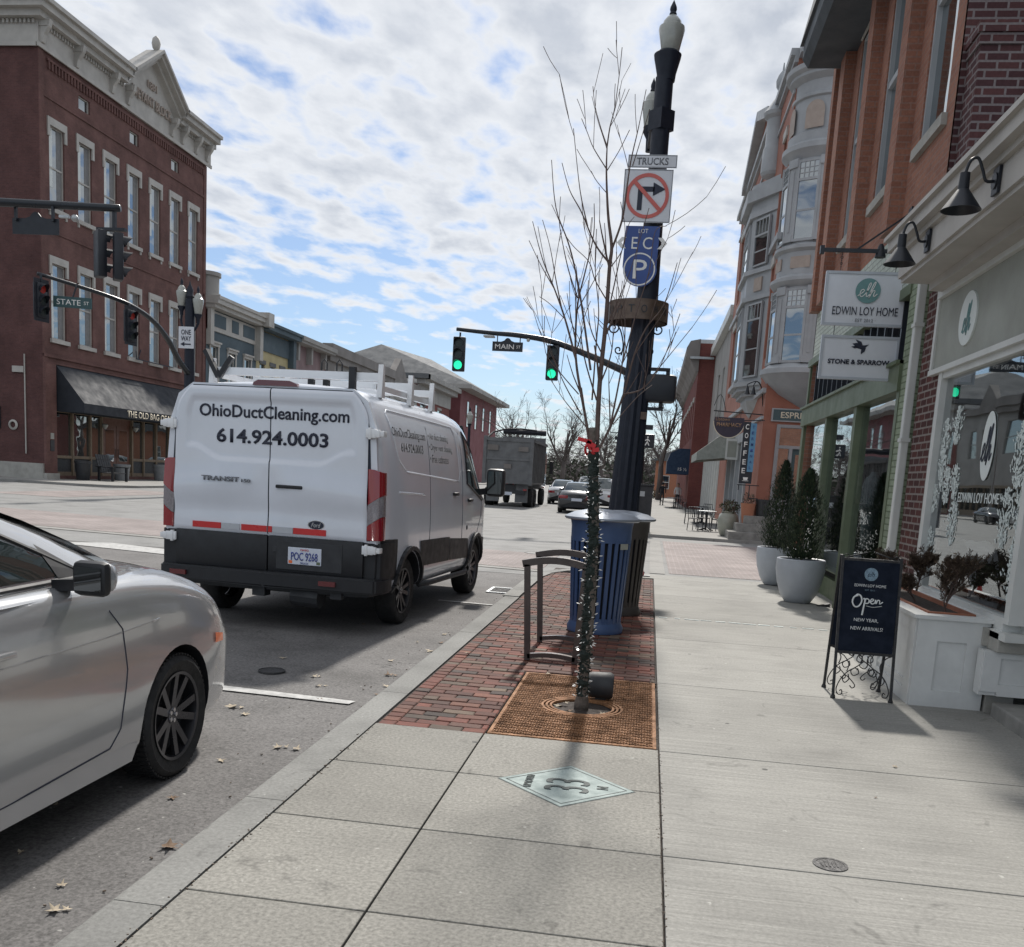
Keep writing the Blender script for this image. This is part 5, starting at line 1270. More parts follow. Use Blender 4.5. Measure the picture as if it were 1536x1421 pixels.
def ring(fr,c,r0,r1,d0,d1,seg=40,sq=1):
    mb=MB(**fr)
    P=[(c[0]+r0*math.cos(2*PI*k/seg),c[1]+r0*sq*math.sin(2*PI*k/seg)) for k in range(seg)]; Q=[(c[0]+r1*math.cos(2*PI*k/seg),c[1]+r1*sq*math.sin(2*PI*k/seg)) for k in range(seg)]
    for k in range(seg):
        j=(k+1)%seg; mb.poly([(P[k][0],d1,P[k][1]),(P[j][0],d1,P[j][1]),(Q[j][0],d1,Q[j][1]),(Q[k][0],d1,Q[k][1])])
        mb.poly([(Q[k][0],d1,Q[k][1]),(Q[j][0],d1,Q[j][1]),(Q[j][0],d0,Q[j][1]),(Q[k][0],d0,Q[k][1])]); mb.poly([(P[k][0],d1,P[k][1]),(P[j][0],d1,P[j][1]),(P[j][0],d0,P[j][1]),(P[k][0],d0,P[k][1])])
    return mb
cx_,cz_=-.385,5.75
mb=MB(**FY(yS)); mb.box(cx_-.14,cx_-.07,.006,.012,cz_-.20,cz_+.13); mb.box(cx_-.07,cx_+.10,.006,.012,cz_+.06,cz_+.13)
A=[mb.v((cx_+x,.012,cz_+z)) for x,z in ((.08,.0),(.26,.095),(.08,.19))]; mb.face(A); mb.build('arrow','letter_dark',s2)
mb=ring(FY(yS),(cx_,cz_),.265,.315,.006,.016); 
mb.bar((cx_-.20,.016,cz_+.20),(cx_+.20,.016,cz_-.20),.012,.055,up=(1,0,1)); mb.build('prohibition_ring','sign_red',s2)
mb=MB(**FY(yS))
P=[(-.66,5.33),(-.16,5.33),(-.17,4.75)]+[(-.41+.25*math.cos(a),4.72+.25*math.sin(a)) for a in [-(k/12)*PI for k in range(13)]]+[(-.67,4.75)]
A=[mb.v((x,0,z)) for x,z in P]; B=[mb.v((x,.006,z)) for x,z in P]; mb.face(A); mb.face(B)
for k in range(len(P)): mb.face([A[k],A[(k+1)%len(P)],B[(k+1)%len(P)],B[k]])
s3=mb.build('parking_sign','sign_blue',t)
mb=ring(FY(yS),(-.42,4.72),.215,.235,.006,.009); mb.build('circle','letter_white',s3)
text('P',(-.41,yS-.008,4.72),(1,0,0),(0,0,1),'letter_white',s3,width=.20,height=.27)
text('LOT',(-.40,yS-.008,5.26),(1,0,0),(0,0,1),'letter_white',s3,width=.14,height=.06)
text('E C',(-.41,yS-.008,5.09),(1,0,0),(0,0,1),'letter_white',s3,width=.30,height=.17)
mb=MB(**FY(yS))
for s in (1,-1):
    c0=-.41+s*.27
    A=[(c0-s*.04,5.17),(c0+s*.03,5.17),(c0+s*.10,5.09),(c0+s*.03,5.01),(c0-s*.04,5.01),(c0+s*.03,5.09)]
    X=[mb.v((x,.009,z)) for x,z in A]; mb.face([X[0],X[1],X[2],X[5]]); mb.face([X[5],X[2],X[3],X[4]])
mb.build('chevrons','letter_white',s3)
# uptown band
mb=MB(); mb.lathe([(.45,3.98),(.45,4.27),(.42,4.27),(.42,3.98)],(-.39,PY,0),'z',40,cap=False)
for s in (1,-1): mb.bar((-.39,PY,4.1),(-.39+s*.44,PY,4.1),.03)
ub=mb.build('town_band','bronze',t,smooth=35)
for i,ch in enumerate('UPTOWN'):
    a=R(-90)+(i-2.5)*R(24); n_=Vector((math.cos(a),math.sin(a),0)); tt=Vector((-math.sin(a),math.cos(a),0))
    text(ch,Vector((-.39,PY,4.125))+n_*.455,tt,(0,0,1),'dark_plastic',ub,width=.09,height=.11)
mb=MB()
def scroll(c,r,s,a0,turns,th=.012,ax=(1,0,0),n=22):
    pts=[]
    for k in range(n+1):
        f=k/n; a=a0+turns*2*PI*f; rr_=r*(1-.75*f); pts.append(Vector(c)+Vector(ax)*s*rr_*math.cos(a)+Vector((0,0,1))*rr_*math.sin(a))
    mb.tube(pts,th,6)
for s in (1,-1):
    scroll((-.41+s*.34,PY,3.90),.085,s,PI*.9,1.2); scroll((-.41+s*.24,PY,3.58),.07,s,PI*.9,1.2)
    mb.tube(spline([(-.41+s*.30,PY,3.97),(-.41+s*.22,PY,3.85),(-.41+s*.17,PY,3.65),(-.41+s*.19,PY,3.5)],5),.012,6)
mb.build('scrollwork','pole_black',t,smooth=True)
# pedestrian signal seen from the back
mb=MB(); mb.box(-.24,.27,PY-.12,PY+.14,2.82,3.24,bev=.06); pb=mb.build('pedestrian_signal','signal_black',t,smooth=40)
mb=MB(); mb.box(-.18,.16,PY-.02,PY+.02,3.29,3.34); mb.box(.10,.16,PY-.02,PY+.02,3.22,3.30); mb.box(-.3,.10,PY-.02,PY+.02,2.70,2.75); mb.box(.03,.09,PY-.02,PY+.02,2.74,2.83); mb.build('bracket','signal_black',t)
mb=MB(); mb.box(-.25,-.15,PY-.1,PY+.1,3.34,3.62); mb.build('junction_box','dark_plastic',t)
mb=MB(**FY(PY-.16)); mb.box(-.28,-.14,0,.01,2.55,2.66); mb.build('number_tag','bronze',t)
# ---- far post with mast arm
FX0,FY0=-.75,31.6
t=thing('signal_mast','far black signal mast whose curved arm holds two green lights and the MAIN ST sign','traffic light',(FX0,FY0,-.03))
mb=MB(); mb.lathe([(.30,0),(.28,.5),(.2,1.0),(.16,2.5),(.14,8.4)],(FX0,FY0,-.03),'z',20); mb.build('pole','pole_black',t,smooth=40)
arm=spline([(FX0,FY0,4.95),(-1.26,31.5,5.16),(-2.3,31.5,5.55),(-3.5,31.5,5.93),(-4.6,31.5,6.08),(-5.5,31.5,6.12),(-6.68,31.5,6.20)],5)
mb=MB(); mb.tube(arm,[.13-.07*k/(len(arm)-1) for k in range(len(arm))],12); mb.build('mast_arm','mast_black',t,smooth=True)
for x,z in ((-6.55,5.40),(-3.45,5.25)):
    signal(t,(x,31.4,z),(.0,-1,0),'green',s=.98,back=False)
    mb=MB(); mb.bar((x,31.5,z+.5),(x,31.5,6.1 if x<-5 else 5.95),.05); mb.build('hanger','signal_black',t)
street_sign(t,(-4.95,31.42,5.70),(0,-1,0),'MAIN',1.0,.30)
for x in (-5.3,-4.55):
    mb=MB(); mb.bar((x,31.45,5.8),(x,31.45,6.1),.03); mb.build('hanger','signal_black',t)
mb=MB(); mb.box(-5.75,-5.4,31.3,31.6,5.97,6.03,bev=.02); mb.build('detector','galvanised',t); 
mb=MB(); mb.ball((-4.28,31.4,5.93),.06); mb.build('camera','globe',t,smooth=True)
mb=MB(); mb.box(-.42,.02,FY0-.1,FY0+.1,2.72,3.16,bev=.03); w_=mb.build('walk_signal','signal_black',t)
mb=MB(**FY(FY0-.11)); 
# walking figure in lit dots
for q in (((-.2,3.06),(-.2,3.06)),((-.2,3.02),(-.21,2.92)),((-.21,2.92),(-.27,2.80)),((-.21,2.92),(-.15,2.80)),((-.2,3.0),(-.13,2.93)),((-.2,3.0),(-.28,2.95))):
    if q[0]==q[1]: mb.disc((q[0][0],.0,q[0][1]),.025,'y',10,.008)
    else: mb.bar((q[0][0],.004,q[0][1]),(q[1][0],.004,q[1][1]),.02,.03)
mb.build('walk_figure','letter_white',w_)
mb=MB(); mb.box(-.30,-.06,FY0-.15,FY0+.05,3.3,3.45); mb.build('bracket','signal_black',t)
t=thing('control_cabinet','black traffic control cabinet standing behind the bins across the side street','cabinet',(-.28,32.3,-.03))
mb=MB(); mb.box(-.72,.10,32.0,32.6,-.03,1.5,bev=.02); mb.box(-.76,.14,31.96,32.64,1.5,1.56); cb=mb.build('cabinet','dark_plastic',t)
mb=MB(**FY(32.0)); mb.box(-.32,-.16,.0,.012,1.15,1.32); mb.build('label_plate','galvanised',cb)
# ---- left mast
LX,LY=-19.25,38.0
t=thing('signal_mast','black twin globe mast with ONE WAY sign and arm over the left junction','traffic light',(LX,LY,ZR))
mb=MB(); mb.lathe([(.34,0),(.32,.6),(.24,1.0),(.21,4.8),(.19,8.0),(.14,8.05),(.18,8.15),(.12,8.25),(.14,8.4),(.05,8.6),(.001,8.8)],(LX,LY,ZR),'z',20); mb.build('pole','pole_black',t,smooth=40)
for s,z in ((-1,7.6),(1,7.3)):
    mb=MB(); mb.tube(spline([(LX,LY,6.75),(LX+s*.2,LY,6.7),(LX+s*.36,LY,6.95),(LX+s*.36,LY,z-.25)],4),.05,8); mb.build('lamp_arm','pole_black',t,smooth=True); globe(None,t,(LX+s*.36,LY,z),1.1)
mb=MB(); mb.box(LX-.34,LX+.32,LY-.29,LY-.27,5.92,6.78); ow=mb.build('one_way_sign','sign_white',t)
text('ONE',(LX-.01,LY-.30,6.56),(1,0,0),(0,0,1),'letter_dark',ow,width=.42,height=.2,bold=.01); text('WAY',(LX-.01,LY-.30,6.31),(1,0,0),(0,0,1),'letter_dark',ow,width=.44,height=.2,bold=.01)
mb=MB(**FY(LY-.295)); mb.box(LX-.10,LX+.2,0,.006,6.06,6.11); A=[mb.v((LX+x,.006,6.085+z)) for x,z in ((-.26,0),(-.08,.09),(-.08,-.09))]; mb.face(A); mb.build('arrow','letter_dark',ow)
AE=Vector((-20.55,30.0,7.22)); P0=Vector((LX,LY,4.9))
arm=spline([P0,(-19.2,37.0,5.35),(-19.0,35.8,5.95),(-18.85,34.4,6.45),(-18.9,33.0,6.75),(-19.35,31.9,6.95),AE],5)
mb=MB(); mb.tube(arm,[.13-.07*k/(len(arm)-1) for k in range(len(arm))],12); mb.build('mast_arm','mast_black',t,smooth=True)
signal(t,(-20.42,30.0,6.37),(.985,-.17,0),'red',s=1.0); signal(t,(-18.75,32.6,6.02),(.985,-.17,0),'red',s=.98)
for c in ((-20.42,30.0,6.9,7.2),(-18.8,32.6,6.5,6.8)):
    mb=MB(); mb.bar((c[0],c[1],c[2]),(c[0],c[1],c[3]),.06); mb.build('hanger','signal_black',t)
ss=street_sign(t,(-19.75,30.7,6.45),(.25,-1,0),'STATE',1.25,.36,m='street_green',crown=False)
mb=MB(); mb.bar((-19.75,30.7,6.6),(-19.7,30.9,7.1),.04); mb.build('hanger','signal_black',t)
# ---- near left arm (its post stands outside the picture)
t=thing('signal_mast','black mast arm at upper left with two signal heads seen from behind','traffic light',(-25.5,20.8,ZR))
mb=MB(); mb.lathe([(.3,0),(.2,1),(.16,9.0)],(-25.5,20.8,ZR),'z',16); mb.build('pole','pole_black',t,smooth=40)
arm=spline([(-25.5,20.8,6.0),(-23,21.2,6.9),(-20,21.8,7.38),(-16.8,22.5,7.48),(-13.5,23,7.52)],5)
mb=MB(); mb.tube(arm,[.16-.07*k/(len(arm)-1) for k in range(len(arm))],12); mb.build('mast_arm','mast_black',t,smooth=True)
a1=signal(t,(-13.98,23.0,6.42),(.66,.75,0),'none',s=1.0,back=False); a2=signal(t,(-13.50,23.0,6.36),(.80,.60,0),'none',s=1.0,back=False)
mb=MB(); mb.bar((-13.65,23,7.5),(-13.65,23,7.0),.08); mb.box(-14.1,-13.35,22.93,23.07,6.98,7.05); mb.build('hanger','signal_black',t)
street_sign(t,(-15.6,22.75,6.98),(0,-1,0),None,1.25,.38)
for x in (-16.1,-15.1):
    mb=MB(); mb.bar((x,22.7,7.1),(x,22.7,7.45),.06); mb.build('hanger','signal_black',t)
mb=MB(); mb.box(-14.95,-14.7,22.7,22.8,7.2,7.26); mb.ball((-14.55,22.75,7.2),.09); mb.build('detector','galvanised',t,smooth=40)
# ---- distant lamp posts
for x,y,lab in ((-11.6,60,'distant black lamp post with white globe above the dump truck'),):
    t=thing('street_lamp_post',lab,'lamp post',(x,y,-.02)); mb=MB(); mb.lathe([(.2,0),(.12,.8),(.08,4.6)],(x,y,-.02),'z',12); mb.build('pole','pole_black',t,smooth=40); globe(None,t,(x,y,4.6),1.0)
t=thing('distant_sign','small dark street name sign hung on a wire arm far down the street','sign',(-2.9,80,ZR))
mb=MB(); mb.bar((-3.6,80,5.55),(-.8,80,5.45),.07); mb.box(-3.2,-2.0,79.95,80.05,4.95,5.25); mb.lathe([(.15,0),(.1,6)],(-.8,80,ZR),'z',10); mb.build('arm','signal_black',t)
# ---- litter bins
def slat_bin(name,label,c,m,lid,rt,rb,h,n=30,badge=False,flare=True):
    x,y,z=c; t=thing(name,label,'litter bin',c)
    mb=MB(); prof=[(rb*1.10,0),(rb*1.12,.05),(rb*1.04,.09),(rb,.12),(rb*.995,.16)]
    mb.lathe(prof,c,'z',40); mb.build('base',m,t,smooth=35); mb=MB()
    mb.lathe([(rt*.93,h*.80),(rt*.95,h*.80),(rt*.96,h*.93),(rt*.99,h*.97),(rt*1.03,h*1.0),(rt*.9,h*1.0)],c,'z',40,cap=False); mb.build('shell',m,t,smooth=35)
    mb=MB()
    for k in range(n):
        a=2*PI*k/n; d=Vector((math.cos(a),math.sin(a),0)); tt=Vector((-math.sin(a),math.cos(a),0)); p=Vector(c)+d*rb*.985+Vector((0,0,.10)); q=Vector(c)+d*rt*.935+Vector((0,0,h*.83))
        wv=2*PI*rb/n*.62; mb.bar(p,q,.012 if False else wv,.014,up=d)
    mb.build('slats',m,t)
    mb=MB(); mb.lathe([(rb*.9,.06),(rt*.86,h*.9)],c,'z',32); mb.build('liner','bin_inside',t,smooth=40)
    if lid:
        mb=MB(); mb.lathe([(rt*1.0,h*1.0),(rt*1.14,h*.985),(rt*1.19,h*.995),(rt*1.19,h*1.01),(rt*.9,h*1.05),(rt*.5,h*1.075),(.001,h*1.085)],c,'z',48); mb.build('lid',lid,t,smooth=35)
    if badge:
        mb=MB(); a=R(-38); d=Vector((math.cos(a),math.sin(a),0)); tt=Vector((-math.sin(a),math.cos(a),0)); mb.obox(Vector(c)+d*(rt*.965)+Vector((0,0,h*.775)),tt,d,(0,0,1),.055,.006,.03); mb.build('badge','sign_panel',t)
    return t
MT['lid_metal']=mat('lid_metal',(.30,.33,.38),.38,metal=.6,var=.15,scale=5)
slat_bin('litter_bin','blue slatted litter bin with broad silver lid behind the young tree','' or (-.47,10.1,0),'bin_blue','lid_metal',.335,.27,1.20,n=26,badge=True)
slat_bin('litter_bin','dark brown slatted litter bin behind the blue bin, under a silver lid',(-.30,11.6,0),'bin_brown','lid_metal',.34,.27,1.16,n=28)
# ---- bike rack
t=thing('bike_rack','bronze bike rack of two arched loops between kerb and young tree','bike rack',(-.75,8.6,0))
for y in (8.15,9.12):
    mb=MB(); w=.05
    for x0,x1 in ((-.985,-.915),(-.565,-.50)):
        xt=x0-(.05 if x0<-.8 else -.04)
        mb.bar(((x0+x1)/2,y,0),((xt+(x1-x0)/2),y,.84),w,.055,up=(0,1,0))
    P=[(-1.04+.58*k/10,y,.845+.045*math.sin(PI*k/10)) for k in range(11)]
    for a,b in zip(P,P[1:]): mb.bar(a,b,.055,.06)
    mb.build('loop','rack_bronze',t)
    mb=MB(); P=[(-.95+.42*k/8,y,.035+.022*math.sin(PI*k/8)) for k in range(9)]
    for a,b in zip(P,P[1:]): mb.bar(a,b,.055,.04)
    mb.build('foot_bar','rack_bronze',t)
# ---- uplight can on the grate
t=thing('uplight','black drum shaped uplight lying on the tree grate behind the trunk','lamp',(-.22,6.86,0))
mb=MB(); mb.lathe([(.001,-.10),(.085,-.10),(.095,-.07),(.10,.06),(.085,.085),(.075,.06),(.001,.05)],(-.235,6.88,.105),'x',28); mb.build('housing','dark_plastic',t,smooth=40)
mb=MB(); mb.bar((-.24,6.88,0),(-.24,6.88,.03),.08,.05); mb.build('foot','iron',t)
# ---- young street tree
def branch(mb,p,d,ln,r,depth,rg,up=.35,spread=.5,n=5,tw=.3,rmin=.0022,kids=(2,3),seg=5):
    pts=[Vector(p)]; d=Vector(d).normalized(); rs=[r]
    for k in range(n):
        d=(d+Vector((rg.uniform(-tw,tw),rg.uniform(-tw,tw),rg.uniform(-tw,tw)+up*.35))*.22).normalized()
        pts.append(pts[-1]+d*ln/n); rs.append(max(rmin,r*(1-.55*(k+1)/n)))
    mb.tube(pts,rs,seg if r>.006 else 4)
    if depth>0:
        for k in range(rg.randint(*kids)):
            i=rg.randint(1,n); a=rg.uniform(0,2*PI); s=spread*rg.uniform(.6,1.3)
            dd=(pts[i]-pts[i-1]).normalized(); o=dd.orthogonal().normalized(); o2=dd.cross(o)
            nd=(dd+(o*math.cos(a)+o2*math.sin(a))*s).normalized()
            branch(mb,pts[i],nd,ln*rg.uniform(.45,.75),rs[i]*.66,depth-1,rg,up,spread,n,tw,rmin,kids,seg)
t=thing('young_tree','leafless young street tree with red ribbon and string lights wrapped round its trunk','tree',(-.36,6.6,-.02))
mb=MB(); trunk=spline([(-.36,6.6,-.03),(-.355,6.6,.3),(-.345,6.6,.7),(-.36,6.6,1.3),(-.40,6.6,1.75),(-.42,6.6,1.95)],4)
mb.tube(trunk,[.052 if k<2 else .034-.007*k/len(trunk) for k in range(len(trunk))],12); mb.build('trunk','bark',t,smooth=True)
mb=MB(); rg=random.Random(21)
H=[([(-0.382,6.6,1.793),(-0.394,6.6,2.234),(-0.383,6.6,2.628),(-0.384,6.6,2.995),(-0.38,6.6,3.129),(-0.413,6.6,3.299),(-0.434,6.6,3.449),(-0.451,6.6,3.617),(-0.457,6.6,3.756)],0.018),([(-0.457,6.6,3.756),(-0.445,6.571,3.866),(-0.422,6.542,3.965),(-0.406,6.513,4.151),(-0.398,6.484,4.308)],0.005),([(-0.457,6.6,3.756),(-0.512,6.644,3.89),(-0.561,6.688,4.035),(-0.588,6.733,4.172)],0.004),([(-0.451,6.6,3.617),(-0.546,6.612,3.749),(-0.593,6.624,3.845),(-0.64,6.636,3.938)],0.004),([(-0.446,6.6,3.607),(-0.372,6.511,3.7),(-0.31,6.421,3.797)],0.0035),([(-0.439,6.6,3.468),(-0.509,6.585,3.537),(-0.548,6.571,3.593)],0.003),([(-0.379,6.6,3.11),(-0.324,6.598,3.3),(-0.309,6.596,3.488),(-0.294,6.594,3.673),(-0.261,6.593,3.875),(-0.231,6.591,4.101)],0.008),([(-0.282,6.6,3.638),(-0.242,6.525,3.761),(-0.194,6.45,3.933)],0.004),([(-0.425,6.6,1.811),(-0.484,6.615,2.051),(-0.556,6.629,2.33),(-0.582,6.644,2.529),(-0.585,6.659,2.768),(-0.553,6.674,2.967),(-0.512,6.688,3.223),(-0.524,6.703,3.428)],0.011),([(-0.583,6.6,2.796),(-0.655,6.543,2.975),(-0.714,6.487,3.188),(-0.724,6.43,3.266)],0.005),([(-0.462,6.6,2.33),(-0.567,6.588,2.814),(-0.657,6.576,3.116),(-0.763,6.564,3.357),(-0.811,6.552,3.652)],0.008),([(-0.386,6.6,3.024),(-0.491,6.602,3.146),(-0.595,6.604,3.343),(-0.685,6.606,3.483),(-0.747,6.607,3.652)],0.007),([(-0.549,6.6,3.258),(-0.614,6.585,3.479),(-0.682,6.569,3.853)],0.005),([(-0.569,6.6,2.405),(-0.659,6.61,2.659),(-0.745,6.619,2.853),(-0.84,6.629,3.046),(-0.924,6.638,3.288)],0.008),([(-0.742,6.6,2.849),(-0.851,6.652,3.012),(-0.95,6.705,3.181)],0.0045),([(-0.683,6.6,2.715),(-0.744,6.667,2.921),(-0.807,6.734,3.149),(-0.878,6.801,3.34)],0.005),([(-0.502,6.6,2.029),(-0.626,6.568,2.22),(-0.716,6.537,2.391),(-0.822,6.505,2.578)],0.005),([(-0.658,6.6,2.657),(-0.77,6.633,2.757),(-0.849,6.665,2.809)],0.0035),([(-0.532,6.6,2.168),(-0.668,6.629,2.305),(-0.783,6.658,2.443),(-0.809,6.686,2.686)],0.0045),([(-0.438,6.6,2.133),(-0.435,6.577,2.525),(-0.433,6.554,2.716),(-0.475,6.532,2.978),(-0.481,6.509,3.218)],0.006),([(-0.384,6.6,2.784),(-0.47,6.545,2.905),(-0.514,6.49,3.006),(-0.614,6.435,3.085),(-0.672,6.381,3.144)],0.0045),([(-0.369,6.6,1.804),(-0.304,6.635,1.961),(-0.23,6.669,2.189),(-0.18,6.704,2.454),(-0.114,6.739,2.64),(-0.006,6.774,2.808),(0.06,6.808,3.088)],0.01),([(-0.228,6.6,2.182),(-0.1,6.57,2.225),(0.007,6.541,2.383),(0.102,6.511,2.705)],0.006),([(-0.047,6.6,2.309),(0.043,6.559,2.426),(0.191,6.518,2.627)],0.0045),([(-0.302,6.6,1.959),(-0.255,6.657,2.386),(-0.256,6.715,2.631),(-0.285,6.772,2.858)],0.007),([(-0.253,6.6,2.379),(-0.181,6.609,2.734),(-0.122,6.619,2.988),(-0.103,6.628,3.238),(-0.031,6.637,3.28)],0.005),([(-0.363,6.6,2.765),(-0.323,6.596,3.034),(-0.298,6.592,3.224),(-0.342,6.587,3.41)],0.005),([(-0.38,6.6,2.995),(-0.311,6.64,3.121),(-0.285,6.68,3.284),(-0.251,6.72,3.353)],0.004),([(-0.381,6.6,2.609),(-0.303,6.531,2.793),(-0.236,6.462,2.97),(-0.149,6.393,3.324)],0.0045),([(-0.407,6.6,2.134),(-0.511,6.63,2.411),(-0.548,6.661,2.612),(-0.502,6.691,2.796)],0.006),([(-0.4,6.6,2.451),(-0.481,6.582,2.602),(-0.513,6.563,2.792),(-0.514,6.545,2.903)],0.005),([(-0.394,6.6,2.234),(-0.334,6.54,2.407),(-0.322,6.48,2.554),(-0.34,6.42,2.696)],0.006),([(-0.444,6.6,1.931),(-0.557,6.624,2.048),(-0.648,6.647,2.147),(-0.754,6.671,2.285)],0.005),([(-0.283,6.6,1.98),(-0.138,6.695,2.175),(-0.043,6.79,2.269)],0.004)]
for pts,r in H:
    P=spline(pts,5); mb.tube(P,[max(.0024,r*(1-.8*k/len(P))) for k in range(len(P))],7)
    for k in range(5,len(P)-1,2):
        rr1=max(.0028,r*(1-.8*k/len(P)))
        d=(P[k+1]-P[k]).normalized()
        for q in range(1 if rg.random()<(.46 if P[k].z<3.0 else .14) else 0):
            a=rg.uniform(0,2*PI); nd=(d*1.0+Vector((math.cos(a),.8*math.sin(a),rg.uniform(.35,.9)))*.62)
            branch(mb,P[k],nd,rg.uniform(.14,.40),rr1*.62,1,rg,up=.6,spread=.55,n=4,tw=.25,rmin=.0020,kids=(0,2),seg=5)
mb.build('branches','twig',t,doubles=False)
mb=MB(); nb=0; wp=[Vector((-.36-.05*max(0,(z_/100-1.2)/.7),6.6,z_/100)) for z_ in range(5,186,3)]; mb.tube(wp,[.034+.006*math.sin(i_*1.9)+.003*math.sin(i_*.7) for i_ in range(len(wp))],10)
for k in range(520):
    f=k/620; z=.08+1.80*f; c=Vector((-.36-.05*max(0,(z-1.2)/.7),6.6,z)); a=k*.62+rg.uniform(-.3,.3); r=.029+rg.uniform(0,.017)
    p=c+Vector((math.cos(a)*r,math.sin(a)*r,0)); d=Vector((math.cos(a+rg.uniform(-.8,.8)),math.sin(a+rg.uniform(-.8,.8)),rg.uniform(-.9,.9))).normalized()
    mb.bar(p-d*.010,p+d*rg.uniform(.004,.022),.0025,.008)
pts=[]
for k in range(460):
    z=.08+1.80*k/460; a=k*.83+.6*math.sin(k*.37); q=.034+.007*math.sin(k*1.7); pts.append(Vector((-.36-.05*max(0,(z-1.2)/.7)+q*math.cos(a),6.6+q*math.sin(a),z+.02*math.sin(k*.9))))
mb.tube(pts,.006,5); ga=mb.build('light_string','garland',t,doubles=False)
bl=MB()
for k in range(170):
    z=.05+1.80*rg.random(); a=rg.uniform(0,2*PI); c=Vector((-.36-.05*max(0,(z-1.2)/.7),6.6,z)); d=Vector((math.cos(a),math.sin(a),rg.uniform(-.5,.7))).normalized(); p=c+d*rg.uniform(.040,.068)
    bl.tube([p,p+d*.012,p+d*.026],[.0035,.004,.001],5)
o=bl.build('bulbs','bulb',ga,doubles=False); o['kind']='stuff'
mb=MB(); mb.tube([(-.42+.040*math.cos(a),6.6+.040*math.sin(a),1.80+.03*math.sin(a*2)) for a in [k*.4 for k in range(17)]],.009,6)
mb.obox((-.465,6.55,1.86),(1,0,-.22),(0,1,0),(.22,0,1),.048,.003,.013); mb.obox((-.42,6.55,1.835),(1,0,-.5),(0,1,0),(.5,0,1),.03,.003,.014); mb.obox((-.385,6.54,1.80),(1,0,.2),(0,1,0),(-.2,0,1),.022,.003,.014); mb.build('ribbon','ribbon',t)
mb=MB(); mb.disc((-.36,6.6,-.024),.20,'z',24,.006); mb.build('soil','soil',t)
# ---- A-board
t=thing('chalkboard_sign','black double sided chalkboard reading Open New Year New Arrivals on scrolled iron legs','sign',(1.79,7.86,0))
def aboard(y0,y1,face):
    # legs from (x,y0,0) leaning to the shared top at y1
    T=1.13; fr=[]
    mb=MB()
    for x in (1.57,2.01): mb.bar((x,y0,0),(x-.015*(1 if x<1.8 else 0)+(-.01 if x>1.8 else 0),y1,T),.02,.02); mb.lathe([(.02,0),(.02,.012),(.012,.03)],(x,y0,0),'z',8)
    zb=.37; yb=y0+(y1-y0)*zb/T
    mb.bar((1.56,yb,zb),(2.005,yb,zb),.022,.022); mb.bar((1.555,y1,T-.03),(1.995,y1,T-.03),.02,.02)
    mb.build('leg_frame','iron',t)
    up=Vector((0,y1-y0,T)).normalized(); c=Vector((1.78,(yb+y1)/2,(zb+T-.03)/2)); nrm=Vector((1,0,0)).cross(up)
    h=(T-.03-zb)/up.z/2-.01
    mb=MB(); mb.obox(c,(1,0,0),nrm,up,.212,.008,h); b=mb.build('board','chalk_board',t)
    return c,up,nrm*(1 if nrm.y*face>0 else -1),b,h
c,up,nr,b,h=aboard(7.66,7.80,-1)
def ct(s_,dz,w,hh,dx=0,m='chalk',**k): text(s_,c+up*dz+Vector((1,0,0))*dx+nr*.0095,(1,0,0),up,m,b,width=w,height=hh,ext=.0006,**k)
mb=MB(); 
cc=c+up*(h-.10)+Vector((.0,0,0))+nr*.009
P=[mb.v(cc+Vector((1,0,0))*.052*math.cos(2*PI*k/24)+up*.052*math.sin(2*PI*k/24)) for k in range(24)]; mb.face(P); mb.build('logo_disc','chalk_blue',b)
ct('elh',h-.10,.055,.04,m='chalk_board',shear=.4)
ct('EDWIN LOY HOME',h-.19,.24,.022); ct('· EST. 2012 ·',h-.225,.09,.011,m='chalk_blue')
def stroke(pts,r,n=6):
    mb=MB(); mb.tube([c+Vector((1,0,0))*x+up*z+nr*.009 for x,z in [(v[0],v[1]) for v in spline([(a,b_,0) for a,b_ in pts],n)]],r,6); bmesh.ops.scale(mb.bm,vec=(1,1,1),verts=mb.bm.verts); mb.build('lettering','chalk',b)
z0=h-.315
stroke([(-.085,z0+.045),(-.115,z0+.03),(-.125,z0-.01),(-.105,z0-.045),(-.075,z0-.04),(-.055,z0+.0),(-.065,z0+.04),(-.09,z0+.052),(-.105,z0+.035)],.0065)
stroke([(-.045,z0+.02),(-.03,z0+.015),(-.035,z0-.03),(-.045,z0-.11)],.007); stroke([(-.035,z0),(-.02,z0+.022),(0,z0+.012),(-.005,z0-.012),(-.03,z0-.016)],.005)
stroke([(.0,z0-.005),(.02,z0+.002),(.035,z0+.016),(.02,z0+.022),(.01,z0+.0),(.025,z0-.016),(.045,z0-.008)],.0045)
stroke([(.045,z0-.012),(.05,z0+.016),(.055,z0-.012),(.065,z0+.014),(.08,z0+.012),(.083,z0-.012),(.105,z0+.004)],.0045)
stroke([(-.02,z0-.035),(.03,z0-.042),(.07,z0-.036),(.1,z0-.03)],.002)
ct('NEW YEAR,',h-.465,.185,.030,-.01); ct('NEW ARRIVALS!',h-.53,.245,.028)
aboard(8.06,7.86,1)
mb=MB()
